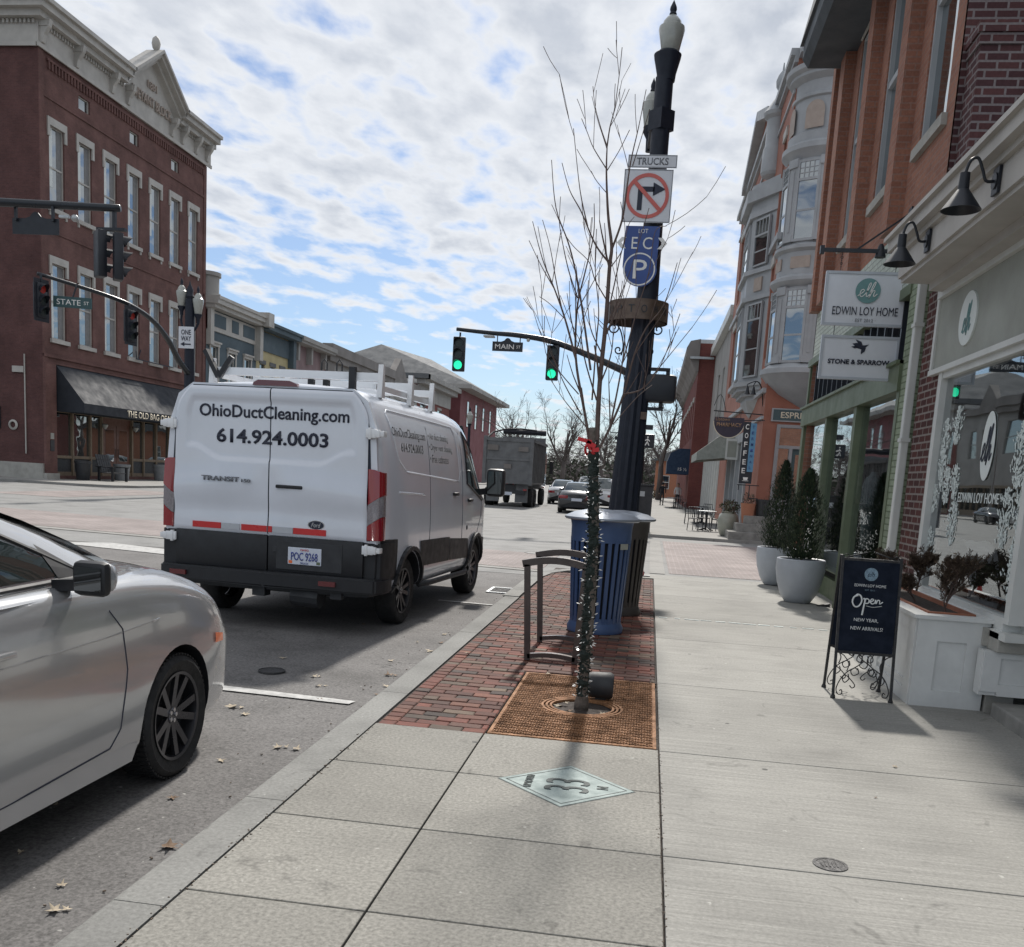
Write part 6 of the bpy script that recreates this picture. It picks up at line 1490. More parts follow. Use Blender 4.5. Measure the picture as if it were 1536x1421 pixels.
for y0,y1 in ((7.66,7.80),(8.06,7.86)):
    for s in (1,-1):
        xc=1.79; yy=lambda z:y0+(y1-y0)*z/1.13
        def sc(pts,r=.0045): mb.tube([(xc+s*x,yy(z),z) for x,z,_ in spline([(a,b_,0) for a,b_ in pts],5)],r,6)
        sc([(.02,.35),(.03,.30),(.06,.31),(.055,.345),(.03,.35),(.02,.30),(.06,.26),(.12,.22),(.17,.16),(.20,.08),(.185,.035),(.155,.04),(.16,.07),(.175,.06)])
        sc([(.05,.25),(.04,.21),(.08,.19),(.10,.225),(.07,.25),(.05,.235)]); sc([(.12,.2),(.11,.16),(.14,.13),(.16,.16),(.14,.19),(.09,.15),(.06,.11),(.08,.09),(.1,.11)])
        sc([(.20,.36),(.16,.34),(.12,.28),(.13,.22)])
mb.build('scrollwork','iron',t,smooth=True,doubles=False)
mb=MB(); 
for s in (1,-1): mb.tube([(1.78+s*(.03+.17*f),7.83,1.11+.05*(1-f)) for f in (0,.5,1)],.006,6); mb.tube([(1.78+s*(.19+.02*math.cos(a)),7.83,1.12+.02*math.sin(a)) for a in [k*.7 for k in range(10)]],.004,6)
mb.build('handle','iron',t,smooth=True)
# ================================================================ RIGHT SIDE: the near shop
NX=2.72; F=FX(NX,-1)
sh=thing('home_shop','single storey home goods shop with beige sign fascia and large painted window','building',(NX,8.6,0))
mb=MB(**F); mb.wall(9.98,10.78,-.1,3.72,[],.1,.0); mb.poly([(9.98,0,-.1),(9.98,0,3.72),(9.98,-.2,3.72),(9.98,-.2,-.1)]); mb.build('pier','pier_brick',sh)
mb=MB(**F); mb.box(7.62,9.98,-.18,.10,.52,.66); mb.box(7.62,9.98,-.18,.02,.0,.52); mb.build('stall_riser','limestone',sh)
mb=MB(**F)
mb.box(9.86,9.97,-.12,.03,.66,2.84); mb.box(7.36,7.46,-.12,.03,.72,2.84); mb.box(7.46,9.86,-.12,.03,.66,.76); mb.box(7.46,9.86,-.12,.02,2.76,2.84); mb.box(7.3,9.99,-.1,.06,.60,.66)
wf=mb.build('window','white_trim',sh)
mb=MB(**F); mb.poly([(7.46,-.03,.76),(9.86,-.03,.76),(9.86,-.03,2.76),(7.46,-.03,2.76)]); mb.build('pane','glass_shop',wf)
# return of the window bay facing the entrance recess
mb=MB(**FY(7.36)); mb.box(NX+.1,3.9,-.1,.0,.66,.76); mb.box(3.85,3.95,-.1,.0,.76,2.8); mb.build('return_frame','white_trim',wf)
mb=MB(**FY(7.36)); mb.poly([(NX+.03,-.04,.76),(3.85,-.04,.76),(3.85,-.04,2.8),(NX+.03,-.04,2.8)]); mb.build('pane','glass_shop',wf)
mb=MB(); mb.box(2.66,3.95,7.42,7.66,.50,.655,bev=.01); mb.build('stone_sill','limestone',sh)
# panelled base of the bay
mb=MB(); mb.box(2.595,3.95,7.5,7.62,.16,.50); 
for a,b in ((2.6,2.72),(3.05,3.15)): mb.box(a,b,7.478,7.5,.19,.50)
mb.box(2.6,3.95,7.478,7.5,.16,.22) if False else None
mb.box(2.72,3.05,7.478,7.5,.16,.25); mb.box(2.72,3.05,7.478,7.5,.45,.50); mb.box(3.15,3.95,7.478,7.5,.16,.25)
mb.build('base_panel','white_wood',sh)
mb=MB(); mb.box(2.70,6,3.0,7.5,-.05,.11,bev=.015); mb.build('entrance_step','step_stone',sh)
# fascia, soffit and cornice
mb=MB(**F); mb.box(2.0,10.22,-.05,.03,2.85,3.68); fa=mb.build('fascia','sign_panel',sh)
mb=MB(**F); mb.box(2.0,10.26,-.05,.06,2.82,2.87); mb.box(10.19,10.26,-.05,.05,2.87,3.68); mb.box(2.0,10.19,-.05,.075,3.55,3.68); mb.build('fascia_moulding','white_trim',fa)
mb=MB(); mb.box(2.27,2.9,1.0,10.12,3.68,3.72); mb.box(2.24,2.9,1.0,10.14,3.72,3.93); mb.box(2.20,2.9,1.0,10.17,3.93,3.98); mb.box(2.13,2.9,1.0,10.22,3.98,4.08); mb.box(2.09,2.9,1.0,10.25,4.08,4.12)
mb.box(2.52,2.72,1.0,10.05,3.60,3.68); mb.build('cornice','cream_trim',sh)
mb=MB(); mb.poly([(2.3,1,4.13),(9,1,4.13),(9,10.6,4.13),(2.3,10.6,4.13)]); mb.build('roof','roof_grey',sh)
mb=MB(); mb.poly([(NX+.2,3.0,2.83),(7,3.0,2.83),(7,7.3,2.83),(NX+.2,7.3,2.83)]); mb.poly([(5.2,3.0,0),(5.2,7.3,0),(5.2,7.3,2.83),(5.2,3.0,2.83)]); mb.build('entrance_recess','cream_trim',sh)
# interior
mb=MB(); mb.poly([(2.9,7.45,.62),(6,7.45,.62),(6,9.95,.62),(2.9,9.95,.62)]); mb.build('display_floor','interior_floor',sh)
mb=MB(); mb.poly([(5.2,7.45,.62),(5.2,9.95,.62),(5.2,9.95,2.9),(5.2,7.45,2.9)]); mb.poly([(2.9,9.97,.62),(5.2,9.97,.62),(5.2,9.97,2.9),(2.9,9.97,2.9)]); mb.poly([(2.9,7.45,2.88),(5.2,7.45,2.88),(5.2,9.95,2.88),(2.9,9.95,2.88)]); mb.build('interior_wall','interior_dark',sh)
# window paintings
rg=random.Random(9)
for (y,z,h) in ((9.36,2.29,.34),(9.70,2.20,.34),(9.66,1.89,.32),(9.46,1.74,.32),(9.24,1.78,.30),(9.16,1.42,.42),(9.78,1.12,.44),(9.81,1.62,.26),(7.74,1.98,.50),(7.88,1.50,.46),(7.60,1.62,.45),(7.58,1.12,.5),(7.66,2.35,.3)):
    mb=MB()
    for k in range(int(150*h/.35)):
        v=rg.uniform(-.5,.5); u=rg.gauss(0,1)*.070*(1-abs(v)**2*3.2)
        a=rg.uniform(-.9,.9)+(.6 if u>0 else -.6); s=rg.uniform(.012,.022)
        mb.obox((NX+.026-.0002*(k%9),y+u*1.2,z+v*h),(0,math.sin(a),math.cos(a)),(0,math.cos(a),-math.sin(a)),(1,0,0),s,s*.36,.0006)
    mb.build('frosted_cone','frost_paint',wf,doubles=False)
mb=MB(); mb.disc((NX+.020,8.47,2.07),.285,'x',40,.004,rx=.52/1.0*1.0); lg=mb.build('window_logo','logo_white',wf)
def elh(par,c,ru,up,w,h,m):
    """flowing lower-case script drawn as a brush stroke"""
    pts=[(-.50,-.30),(-.36,-.16),(-.22,.02),(-.27,.14),(-.38,.06),(-.40,-.18),(-.30,-.34),(-.14,-.20),(.04,.30),(.06,.56),(-.02,.50),(-.06,.1),(-.04,-.30),(.06,-.26),(.24,.22),(.30,.62),(.22,.56),(.14,.1),(.12,-.42),(.14,-.36),(.24,.02),(.36,.06),(.33,-.20),(.38,-.32),(.52,-.14)]
    c,ru,up=Vector(c),Vector(ru),Vector(up)
    P=[c+ru*(x*w+y*.12*w)+up*(y*h) for x,y,_ in spline([(a,b_,0) for a,b_ in pts],5)]
    mb=MB(); n=ru.cross(up)
    for a,b_ in zip(P,P[1:]): mb.bar(a,b_,.002,h*.055,up=(n.x,n.y,n.z)) if False else mb.bar(a,b_,h*.055,.003,up=(n.x,n.y,n.z))
    mb.build('script_mark',m,par,doubles=False)
elh(lg,(NX+.016,8.47,2.05),(0,-1,0),(0,0,1),.24,.30,'letter_dark')
text('EDWIN LOY HOME',(NX+.02,8.55,1.64),(0,-1,0),(0,0,1),'logo_white',wf,width=1.02,height=.085)
mb=MB(**F); mb.disc((0,0,0),.001); mb.bm.free(); 
mb=MB(); mb.disc((NX-.045,9.24,3.22),.235,'x',40,.015,rx=1.0); lg2=mb.build('round_logo','logo_white',fa)
elh(lg2,(NX-.048,9.24,3.19),(0,-1,0),(0,0,1),.22,.26,'logo_teal')
# goods in the window
t=thing('display_blanket','white and pale grey throw draped over a stand inside the painted window','blanket',(3.15,9.5,.62))
mb=MB(); rg=random.Random(4)
for k in range(16):
    a0=PI*k/15; 
prev=None
for k in range(17):
    a=PI*k/16; row=[]
    for j in range(7):
        dx=.16*(j/6-.5); row.append(mb.v((3.12+dx*1.6,9.62-.50*math.cos(a)*.75,.64+.60*math.sin(a)**.7+rg.uniform(-.015,.015))))
    if prev:
        for j in range(6): mb.face([prev[j],prev[j+1],row[j+1],row[j]])
    prev=row
mb.build('throw','blanket',t,smooth=True)
mb=MB(); mb.box(3.05,3.2,9.25,9.95,.62,1.05); mb.build('stand','interior_dark',t)
def leafy(mb,c,rx,ry,rz,n,s,rg,shape='ball',mats=2):
    for k in range(n):
        while True:
            x,y,z=rg.uniform(-1,1),rg.uniform(-1,1),rg.uniform(-1,1)
            if x*x+y*y+z*z<1: break
        q=(x*x+y*y+z*z)**.5; f=1 if q<1e-3 else (.55+.45*q)/max(q,.2); 
        p=Vector(c)+Vector((x*rx*min(f,1.2),y*ry*min(f,1.2),z*rz*min(f,1.2)))
        a=Vector((rg.uniform(-1,1),rg.uniform(-1,1),rg.uniform(-.6,1))).normalized(); b=a.orthogonal().normalized(); ss=s*rg.uniform(.6,1.3)
        mb.mi=rg.randrange(mats)
        mb.face([mb.v(p),mb.v(p+a*ss*.6+b*ss*.28),mb.v(p+a*ss*1.2),mb.v(p+a*ss*.6-b*ss*.28)])
t=thing('display_plant','small green plant behind the painted shop window','plant',(3.05,8.75,.62))
mb=MB(); leafy(mb,(3.0,8.72,.93),.16,.16,.18,500,.04,random.Random(2)); mb.build('foliage','hedge',t,mats=['evergreen_light','hedge'],doubles=False)
mb=MB(); mb.lathe([(.06,.62),(.08,.76)],(3.0,8.72,0),'z',14); mb.build('pot','pot_white',t)
# gooseneck lamps on the cornice
def gooseneck(label,y,xm=2.235,zm=3.83,k=1.0,group=None):
    t=thing('gooseneck_lamp',label,'lamp',(xm,y,zm),0,group)
    mb=MB(); mb.lathe([(.055,-.0),(.055,.025),(.02,.03)],(xm-.03,y,zm),'x',16); mb.box(xm-.02,xm,y-.06,y+.06,zm-.09,zm+.09); mb.build('wall_plate','signal_black',t,smooth=35)
    P=spline([(xm-.02,y,zm),(xm-.08,y,zm+.0),(xm-.11,y,zm+.07),(xm-.15,y,zm+.15),(xm-.20,y,zm+.13),(xm-.225,y,zm+.04)],5)
    mb=MB(); mb.tube(P,.011,8); mb.build('arm','signal_black',t,smooth=True)
    mb=MB(); mb.lathe([(.035,.05),(.038,-.06),(.05,-.075),(.135,-.20),(.13,-.20),(.045,-.085)],(xm-.225,y,zm),'z',26,cap=False); mb.lathe([(.001,.06),(.035,.05)],(xm-.225,y,zm),'z',16,cap=False); mb.build('shade','signal_black',t,smooth=35)
gooseneck('black gooseneck lamp on the shop cornice nearest the camera',7.42); gooseneck('black gooseneck lamp at the far corner of the shop cornice, above the hanging signs',9.10)
# hanging signs
t=thing('hanging_sign','pair of white hanging boards on a black arm above the pavement','sign',(NX,12.0,4.42))
mb=MB(); mb.box(1.79,NX,11.98,12.02,4.395,4.435); mb.box(1.745,1.79,11.965,12.035,4.37,4.46); mb.bar((2.15,12,4.42),(NX,12,4.85),.02); mb.box(NX-.02,NX+.02,11.93,12.07,4.2,4.9); mb.build('arm','signal_black',t)
for x in (2.0,2.62):
    mb=MB()
    for k in range(5): mb.lathe([(.013,-.003),(.016,0),(.013,.003),(.010,0)],(x,12.0,4.37-k*.034),'y' if k%2 else 'x',10,cap=False)
    mb.tube([(x,12,4.40),(x,12,4.17)],.003,5)
    mb.build('chain','signal_black',t)
def board(x0,x1,z0,z1,nm):
    mb=MB(); mb.box(x0,x1,11.98,12.02,z0,z1,bev=.004); b=mb.build(nm,'sign_white',t)
    mb=MB(**FY(11.98))
    for q in ((x0,x1,0,.012,z0,z0+.03),(x0,x1,0,.012,z1-.03,z1),(x0,x0+.03,0,.0118,z0+.03,z1-.03),(x1-.03,x1,0,.0118,z0+.03,z1-.03)): mb.box(*q)
    mb.build('rim','pot_white',b); return b
b1=board(1.84,2.79,3.565,4.18,'board'); b2=board(1.865,2.755,2.95,3.455,'board')
mb=MB(); mb.disc((2.33,11.966,3.965),.14,'y',40,.008); ld=mb.build('logo_disc','logo_teal',b1)
elh(ld,(2.33,11.962,3.955),(1,0,0),(0,0,1),.21,.17,'letter_white')
text('EDWIN LOY HOME',(2.32,11.972,3.735),(1,0,0),(0,0,1),'letter_dark',b1,width=.74,height=.095,bold=.0)
text('· EST 2012 ·',(2.32,11.972,3.63),(1,0,0),(0,0,1),'letter_grey',b1,width=.26,height=.036)
text('STONE & SPARROW',(2.31,11.972,3.155),(1,0,0),(0,0,1),'letter_dark',b2,width=.70,height=.056,bold=.035)
mb=MB(**FY(11.98)); 
# little bird in flight
bx,bz=2.31,3.33
for Pp in ([(-.09,.035),(-.04,.045),(.02,.02),(.05,.02),(.10,.03),(.07,-.0),(.02,-.03),(-.03,-.015)],[(-.06,.085),(.01,.06),(.03,.02),(-.02,.03)],[(.02,-.02),(.07,-.005),(.06,-.05),(.02,-.085),(.015,-.06)],[(-.10,-.0),(-.05,.012),(-.02,-.01),(-.06,-.02)]):
    A=[mb.v((bx+x,.004,bz+z)) for x,z in Pp]; mb.face(A)
mb.build('bird_emblem','letter_dark',b2,doubles=False)
mb=MB()
for x in (2.0,2.6): mb.tube([(x,12,3.57),(x,12,3.45)],.004,5)
mb.build('link','signal_black',t)
mb=MB(); mb.lathe([(.02,.06),(.035,.03),(.06,-.07),(.062,-.09),(.05,-.09)],(2.43,12.02,4.44),'z',16); mb.build('spotlight','signal_black',t,smooth=35)
# planter with dry shrubs
t=thing('window_planter','long white panelled wooden planter under the painted shop window','planter',(2.42,8.9,0))
mb=MB(); mb.box(2.155,2.665,7.675,10.3,0,.69); 
for a,b_ in ((2.145,2.30),(2.52,2.68)): mb.box(a,b_,7.655,7.675,.0,.69)
mb.box(2.30,2.52,7.655,7.675,.0,.13); mb.box(2.30,2.52,7.655,7.675,.52,.69)
for a,b_ in ((7.68,7.85),(8.75,8.9),(9.85,10.0)): mb.box(2.135,2.155,a,b_,.0,.69)
for a,b_ in ((7.85,8.75),(8.9,9.85)): mb.box(2.137,2.155,a,b_,.0,.10); mb.box(2.137,2.155,a,b_,.58,.69); mb.box(2.143,2.155,a,b_,.14,.17)
mb.build('box','white_wood',t)
mb=MB()
mb.box(2.11,2.24,7.63,10.3,.69,.72); mb.box(2.60,2.70,7.63,10.3,.69,.72); mb.box(2.24,2.60,7.63,7.78,.69,.72); mb.build('rim','white_wood',t)
mb=MB(); mb.box(2.24,2.26,7.78,10.2,.69,.735); mb.box(2.58,2.60,7.78,10.2,.69,.735); mb.box(2.26,2.58,7.78,7.80,.69,.735); mb.build('trough','terracotta',t)
mb=MB(); mb.poly([(2.26,7.8,.70),(2.58,7.8,.70),(2.58,10.2,.70),(2.26,10.2,.70)]); mb.build('soil','soil',t)
for i,(x,y,r,h,lab) in enumerate(((2.43,7.98,.23,.36,'dry brown leaved shrub at the near end of the white planter'),(2.40,8.75,.24,.33,'dry brown leaved shrub in the middle of the white planter'),(2.38,9.6,.25,.32,'dry brown leaved shrub at the far end of the white planter'))):
    s_=thing('planter_shrub',lab,'shrub',(x,y,.70)); rg=random.Random(30+i); mb=MB(); lm=MB()
    def sb(p,d,ln,r_,dep):
        q=Vector(p); d=Vector(d).normalized(); P=[q]
        for k in range(3): d=(d+Vector((rg.uniform(-.25,.25),rg.uniform(-.25,.25),rg.uniform(-.05,.2)))).normalized(); q=q+d*ln/3; P.append(q)
        mb.tube(P,[r_,r_*.8,r_*.65,r_*.5],4)
        if dep<=1:
            for k in range(13):
                pp=P[rg.randint(1,3)]+Vector((rg.uniform(-.012,.012),)*3); a=(d+Vector((rg.uniform(-1,1),rg.uniform(-1,1),rg.uniform(-.3,1)))).normalized(); b_=a.orthogonal().normalized(); ss=rg.uniform(.007,.014)
                lm.mi=0 if rg.random()<.72 else 1; lm.face([lm.v(pp),lm.v(pp+a*ss+b_*ss*.4),lm.v(pp+a*ss*2),lm.v(pp+a*ss-b_*ss*.4)])
        if dep>0:
            for k in range(rg.randint(3,4)):
                nd=(d+Vector((rg.uniform(-1,1),rg.uniform(-1,1),rg.uniform(-.15,.7)))*.85).normalized(); sb(P[rg.randint(1,3)],nd,ln*rg.uniform(.6,.8),r_*.6,dep-1)
    for k in range(3): sb((x,y,.70+(.10 if k else 0)),(rg.uniform(-.5,.5),rg.uniform(-.5,.5),1),h*.42,.009,4)
    mb.build('stems','twig',s_,doubles=False); lm.build('foliage','dry_leaf',s_,mats=['dry_leaf','dry_leaf_light'],doubles=False)
# ================================================================ tall brick building with the green shopfront
tb_=thing('brick_store_building','tall orange brick building with olive green shopfront and dark projecting eaves','building',(NX,14.4,0))
wins=[(11.02,12.05),(13.35,14.35),(15.45,16.5)]
ops=[(a,b,5.55,8.6) for a,b in wins]
mb=MB(**F); mb.wall(10.66,18.1,4.75,11.0,ops,.12); mb.build('wall','upper_brick',tb_)
mb=MB(**F); mb.wall(11.12,18.1,3.98,4.75,[],.1,.02); mb.box(11.1,11.55,-.3,.02,-.1,3.98); mb.build('painted_brick','green_brick',tb_) if False else mb.bm.free()
mb=MB(**F); mb.box(10.8,18.1,-.3,.015,3.98,4.75); mb.build('painted_band','white_brick',tb_)
mb=MB(**F); mb.box(11.12,11.55,-.3,.01,-.1,3.98); mb.build('painted_pier','green_brick',tb_)
mb=MB(**F)
for a,b in ((12.45,12.80),(14.75,15.1),(16.95,17.35),(17.85,18.1)):
    mb.box(a,b,0,.17,4.75,9.2)
    mb.box(a-.05,b+.05,0,.2,9.2,9.3)
mb.build('pilaster','upper_brick',tb_)
mb=MB(**FY(10.66)); mb.box(NX,12,-.05,0,4.1,11.0); mb.build('end_wall','dark_brick',tb_)
mb=MB(**FY(18.1)); mb.box(NX,12,0,.0+.01,-.1,11.0); mb.build('far_wall','upper_brick',tb_)
mb=MB(); mb.box(2.78,3.28,10.28,10.66,4.1,6.02); mb.box(2.74,3.32,10.24,10.66,6.02,6.12); mb.box(2.76,3.30,10.26,10.66,5.92,6.02); mb.build('chimney_breast','dark_brick',tb_)
for a,b in wins:
    w_=window(tb_,F,a,b,5.55,8.6,depth=-.05,frame='bay_grey',fw_=.05)
    mb=MB(**F); mb.box(a-.08,b+.08,-.1,.06,5.43,5.55); mb.build('sill','limestone',w_)
    mb=MB(**F); mb.box(a-.05,b+.05,-.02,.03,8.6,8.85); mb.build('lintel','limestone',w_)
# eaves
mb=MB(); mb.prism([(2.05,8.62),(2.9,8.62),(2.9,9.0),(1.95,9.0),(1.95,8.75)],'y',10.4,17.6); mb.prism([(1.9,9.0),(2.9,9.0),(2.9,11.5),(2.4,11.5)],'y',10.4,17.7); mb.build('eaves','soffit_dark',tb_)
# green shopfront
mb=MB(**F)
mb.box(11.5,18.55,-.22,.05,2.80,3.14); mb.box(11.5,18.55,-.05,.09,3.10,3.14)
mb.box(11.5,18.5,-.2,.03,3.86,3.98); 
for a,b in ((18.32,18.55),(15.98,16.13),(13.75,13.92),(11.5,11.62)): mb.box(a,b,-.10,.02,.0,2.80)
for a,b in ((18.36,18.5),(11.5,11.6)): mb.box(a,b,-.15,0,3.14,3.86)
mb.box(16.13,18.32,-.22,-.14,0,.42); mb.box(11.62,13.75,-.22,-.14,0,.42); mb.box(13.92,15.98,-.22,-.14,0,.30); mb.box(11.62,18.32,-.22,-.1,.42,.47)
gs=mb.build('shopfront','green_paint',tb_)
mb=MB(**F); mb.poly([(11.62,-.07,.45),(18.32,-.07,.45),(18.32,-.07,2.8),(11.62,-.07,2.8)]); mb.build('pane','glass_shop',gs)
mb=MB(**F); mb.poly([(11.6,-.1,3.14),(18.4,-.1,3.14),(18.4,-.1,3.86),(11.6,-.1,3.86)]); tp=mb.build('transom_pane','glass',gs)
mb=MB(**F)
mb.bm.free(); u=11.95
while u<18.3:
    mb=MB(**F); mb.box(u,u+.05,-.1,-.03,3.14,3.86); u+=.42; mb.build('transom_bar','signal_black',gs)
mb=MB(); mb.poly([(2.95,11.6,.25),(6.5,11.6,.25),(6.5,18.05,.25),(2.95,18.05,.25)]); mb.build('shop_floor','interior_floor',tb_)
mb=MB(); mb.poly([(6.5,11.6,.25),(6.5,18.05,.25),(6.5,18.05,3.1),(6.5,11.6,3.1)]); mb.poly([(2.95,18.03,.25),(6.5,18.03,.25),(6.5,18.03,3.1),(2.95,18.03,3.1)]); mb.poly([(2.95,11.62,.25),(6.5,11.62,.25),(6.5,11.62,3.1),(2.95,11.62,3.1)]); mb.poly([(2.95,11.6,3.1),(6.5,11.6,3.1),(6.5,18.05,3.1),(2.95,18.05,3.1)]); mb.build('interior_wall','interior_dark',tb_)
t=thing('downpipe','white square downpipe between the dark brick pier and the green shopfront','pipe',(2.68,10.98,0))
mb=MB(); mb.box(2.63,2.71,10.86,10.96,.05,3.95,bev=.01)
for z in (1.0,2.2,3.4): mb.box(2.62,2.72,10.84,10.98,z,z+.04)
mb.build('pipe','white_trim',t)
# clothes on figures in the green window
def mannequin(label,c,top,low,h=1.72):
    x,y,z=c; t=thing('shop_mannequin',label,'mannequin',c)
    mb=MB(); mb.lathe([(.02,0),(.14,.01),(.14,.02),(.015,.03),(.012,.5)],c,'z',16); mb.build('stand','iron',t,smooth=40)
    def fig(prof,m,nm):
        mb=MB(); rings=[]
        for zz,a,b in prof: rings.append([mb.v((x+a*math.cos(2*PI*k/18),y+b*math.sin(2*PI*k/18),z+zz)) for k in range(18)])
        for p,q in zip(rings,rings[1:]):
            for k in range(18): mb.face([p[k],p[(k+1)%18],q[(k+1)%18],q[k]])
        mb.face(rings[0]); mb.face(rings[-1]); mb.build(nm,m,t,smooth=True)
    fig([(.35,.10,.17),(.7,.11,.18),(.95,.13,.19),(1.0,.12,.17)],low,'trousers')
    fig([(.92,.17,.24),(1.1,.15,.22),(1.3,.15,.24),(1.42,.11,.22),(1.47,.06,.08),(1.52,.05,.06)],top,'jacket')
    mb=MB(); mb.lathe([(.04,1.5),(.04,1.56),(.015,1.6)],c,'z',12); mb.build('neck_cap','iron',t,smooth=40)
    for s in (1,-1):
        mb=MB(); mb.tube(spline([(x,y+s*.2,z+1.40),(x-.03,y+s*.27,z+1.2),(x-.05,y+s*.28,z+.98)],4),[.06]*5+[.055]*3+[.05],10); mb.build('sleeve',top,t,smooth=True)
mannequin('headless shop mannequin in cream jacket and dark trousers behind the middle green pane',(3.25,16.0,.55),'fabric_cream','fabric_dark')
mannequin('headless shop mannequin in pale blue top behind the middle green pane',(3.35,15.2,.45),'fabric_blue','fabric_blue')
mannequin('headless shop mannequin in dark coat behind the nearest green pane',(3.3,12.9,.45),'fabric_dark','fabric_dark')
# potted evergreens
for i,(x,y,r,h,th,lab) in enumerate(((2.27,14.3,.345,.64,1.28,'pale grey round pot with dark conical evergreen, nearer of two'),(2.25,16.75,.34,.64,1.45,'pale grey round pot with dark conical evergreen, farther of two'))):
    t=thing('potted_evergreen',lab,'potted plant',(x,y,0),0,None)
    mb=MB(); mb.lathe([(.17,0),(.19,.01),(.26,.12),(.32,.30),(.35,.48),(.345,h-.01),(.335,h),(.31,h-.01),(.31,h-.06)],(x,y,0),'z',40); mb.build('pot','pot_white',t,smooth=40)
    mb=MB(); mb.disc((x,y,h-.07),.31,'z',24,.01); mb.build('soil','soil',t)
    mb=MB(); mb.tube([(x,y,h-.1),(x,y,h+th*.8)],[.02,.006],6); mb.build('trunk','bark',t)
    rg=random.Random(50+i); mb=MB()
    for k in range(8500):
        f=rg.random()**1.35; a=rg.uniform(0,2*PI); zz=h+.0+f*th; 
        R_=(.345*(1-f)**.62*(.55+.6*min(1,f*7)))*(1+.20*math.sin(a*5+f*17+i*2)+.14*math.sin(a*11-f*29)); q=R_*(rg.uniform(.45,1.08))
        p=Vector((x+q*math.cos(a),y+q*math.sin(a),zz)); d=Vector((math.cos(a)*.5,math.sin(a)*.5,1)).normalized(); b_=Vector((-math.sin(a),math.cos(a),rg.uniform(-.6,.6))).normalized(); s=rg.uniform(.012,.032)
        mb.mi=1 if rg.random()<.25 else 0
        mb.face([mb.v(p),mb.v(p+d*s+b_*s*.35),mb.v(p+d*s*1.9),mb.v(p+d*s-b_*s*.35)])
    mb.build('foliage','evergreen',t,mats=['evergreen','evergreen_light'],doubles=False)
t=thing('traffic_cone','small red cone on a black base behind the brown litter bin','cone',(-.07,16.6,0)); mb=MB(); mb.box(-.16,.12,16.5,16.7,-.02,.01); mb.build('base','signal_black',t); mb=MB(); mb.lathe([(.07,.01),(.02,.27),(.02,.28)],(-.05,16.6,0),'z',16); mb.build('cone','tape_red',t,smooth=40)
t=thing('door_wedge','small dark doorstop on the pavement beside the near evergreen pot','doorstop',(2.58,14.0,0)); mb=MB(); mb.prism([(2.50,0),(2.68,0),(2.68,.05)],'y',13.95,14.05); mb.build('wedge','iron',t)
# ================================================================ coffee building
CX,CY=3.5,32.6; F=FX(CX,-1); G=FY(CY)
cf=thing('coffee_house','tall orange painted corner building with grey round corner turret bay','building',(CX,CY,0))
mb=MB(**G); mb.wall(CX,14,-.1,15.2,[(3.95,5.25,.74,3.75)],.25); mb.build('front_wall','coffee_orange',cf)
ops=[(41.5,43.3,6.0,9.2),(45.0,46.6,6.0,9.2),(41.5,43.3,10.5,13.5),(45,46.6,10.5,13.5),(48.2,49.8,6,9.2),(48.2,49.8,10.5,13.5),(33.7,34.4,6.0,9.0),(33.7,34.4,10.2,13.0),(36.5,45.5,.2,3.6)]
mb=MB(**F); mb.wall(CY,51.5,-.1,15.2,ops,.2); mb.build('street_wall','coffee_orange',cf)
mb=MB(); mb.box(CX,14,CY+.3,51.4,15.0,15.19); mb.poly([(CX,51.5,-.1),(14,51.5,-.1),(14,51.5,15.2),(CX,51.5,15.2)]); mb.build('roof','roof_grey',cf)
mb=MB(**F); mb.box(CY,51.5,0,.12,4.75,4.9); mb.box(CY,51.5,0,.14,9.55,9.75); mb.box(CY+.0,51.5,0,.12,14.8,15.0); mb.box(CY,51.7,0,.24,15.0,15.2); mb.box(CY,51.5,0,.06,13.9,14.0); mb.box(CY,36,0,.08,3.9,4.0); mb.build('string_course','bay_grey',cf)
mb=MB(**G); mb.box(CX,14,0,.5,14.9,15.25); mb.build('string_course','bay_grey',cf)
for a,b,c,d in ops[:8]: window(cf,F,a,b,c,d,frame='bay_grey',hood=('F','cream_trim'))
# gable
A=[(38,15.2),(47,15.2),(42.5,16.6)]
mb=MB(**F); X=[mb.v((u,.02,v)) for u,v in A]; Y_=[mb.v((u,-.3,v)) for u,v in A]; mb.face(X); mb.face(Y_)
for k in range(3): mb.face([X[k],X[(k+1)%3],Y_[(k+1)%3],Y_[k]])
mb.build('gable','coffee_orange',cf)
mb=MB(**F)
for (ua,va),(ub,vb) in (((37.6,15.15),(42.5,16.7)),((42.5,16.7),(47.4,15.15))): mb.bar((ua,.15,va),(ub,.15,vb),.5,.35)
mb.build('gable_coping','bay_grey',cf)
# pinnacle turret
mb=MB(); mb.lathe([(.42,14.3),(.48,14.4),(.45,15.2),(.40,15.3),(.40,16.2),(.52,16.3),(.55,16.42),(.42,16.6),(.26,16.85),(.12,17.0),(.10,17.15),(.2,17.3),(.22,17.5),(.15,17.7),(.04,17.85),(.02,18.1)],(CX-.02,36.9,-1.6),'z',14); mb.build('pinnacle','bay_grey',cf,smooth=30)
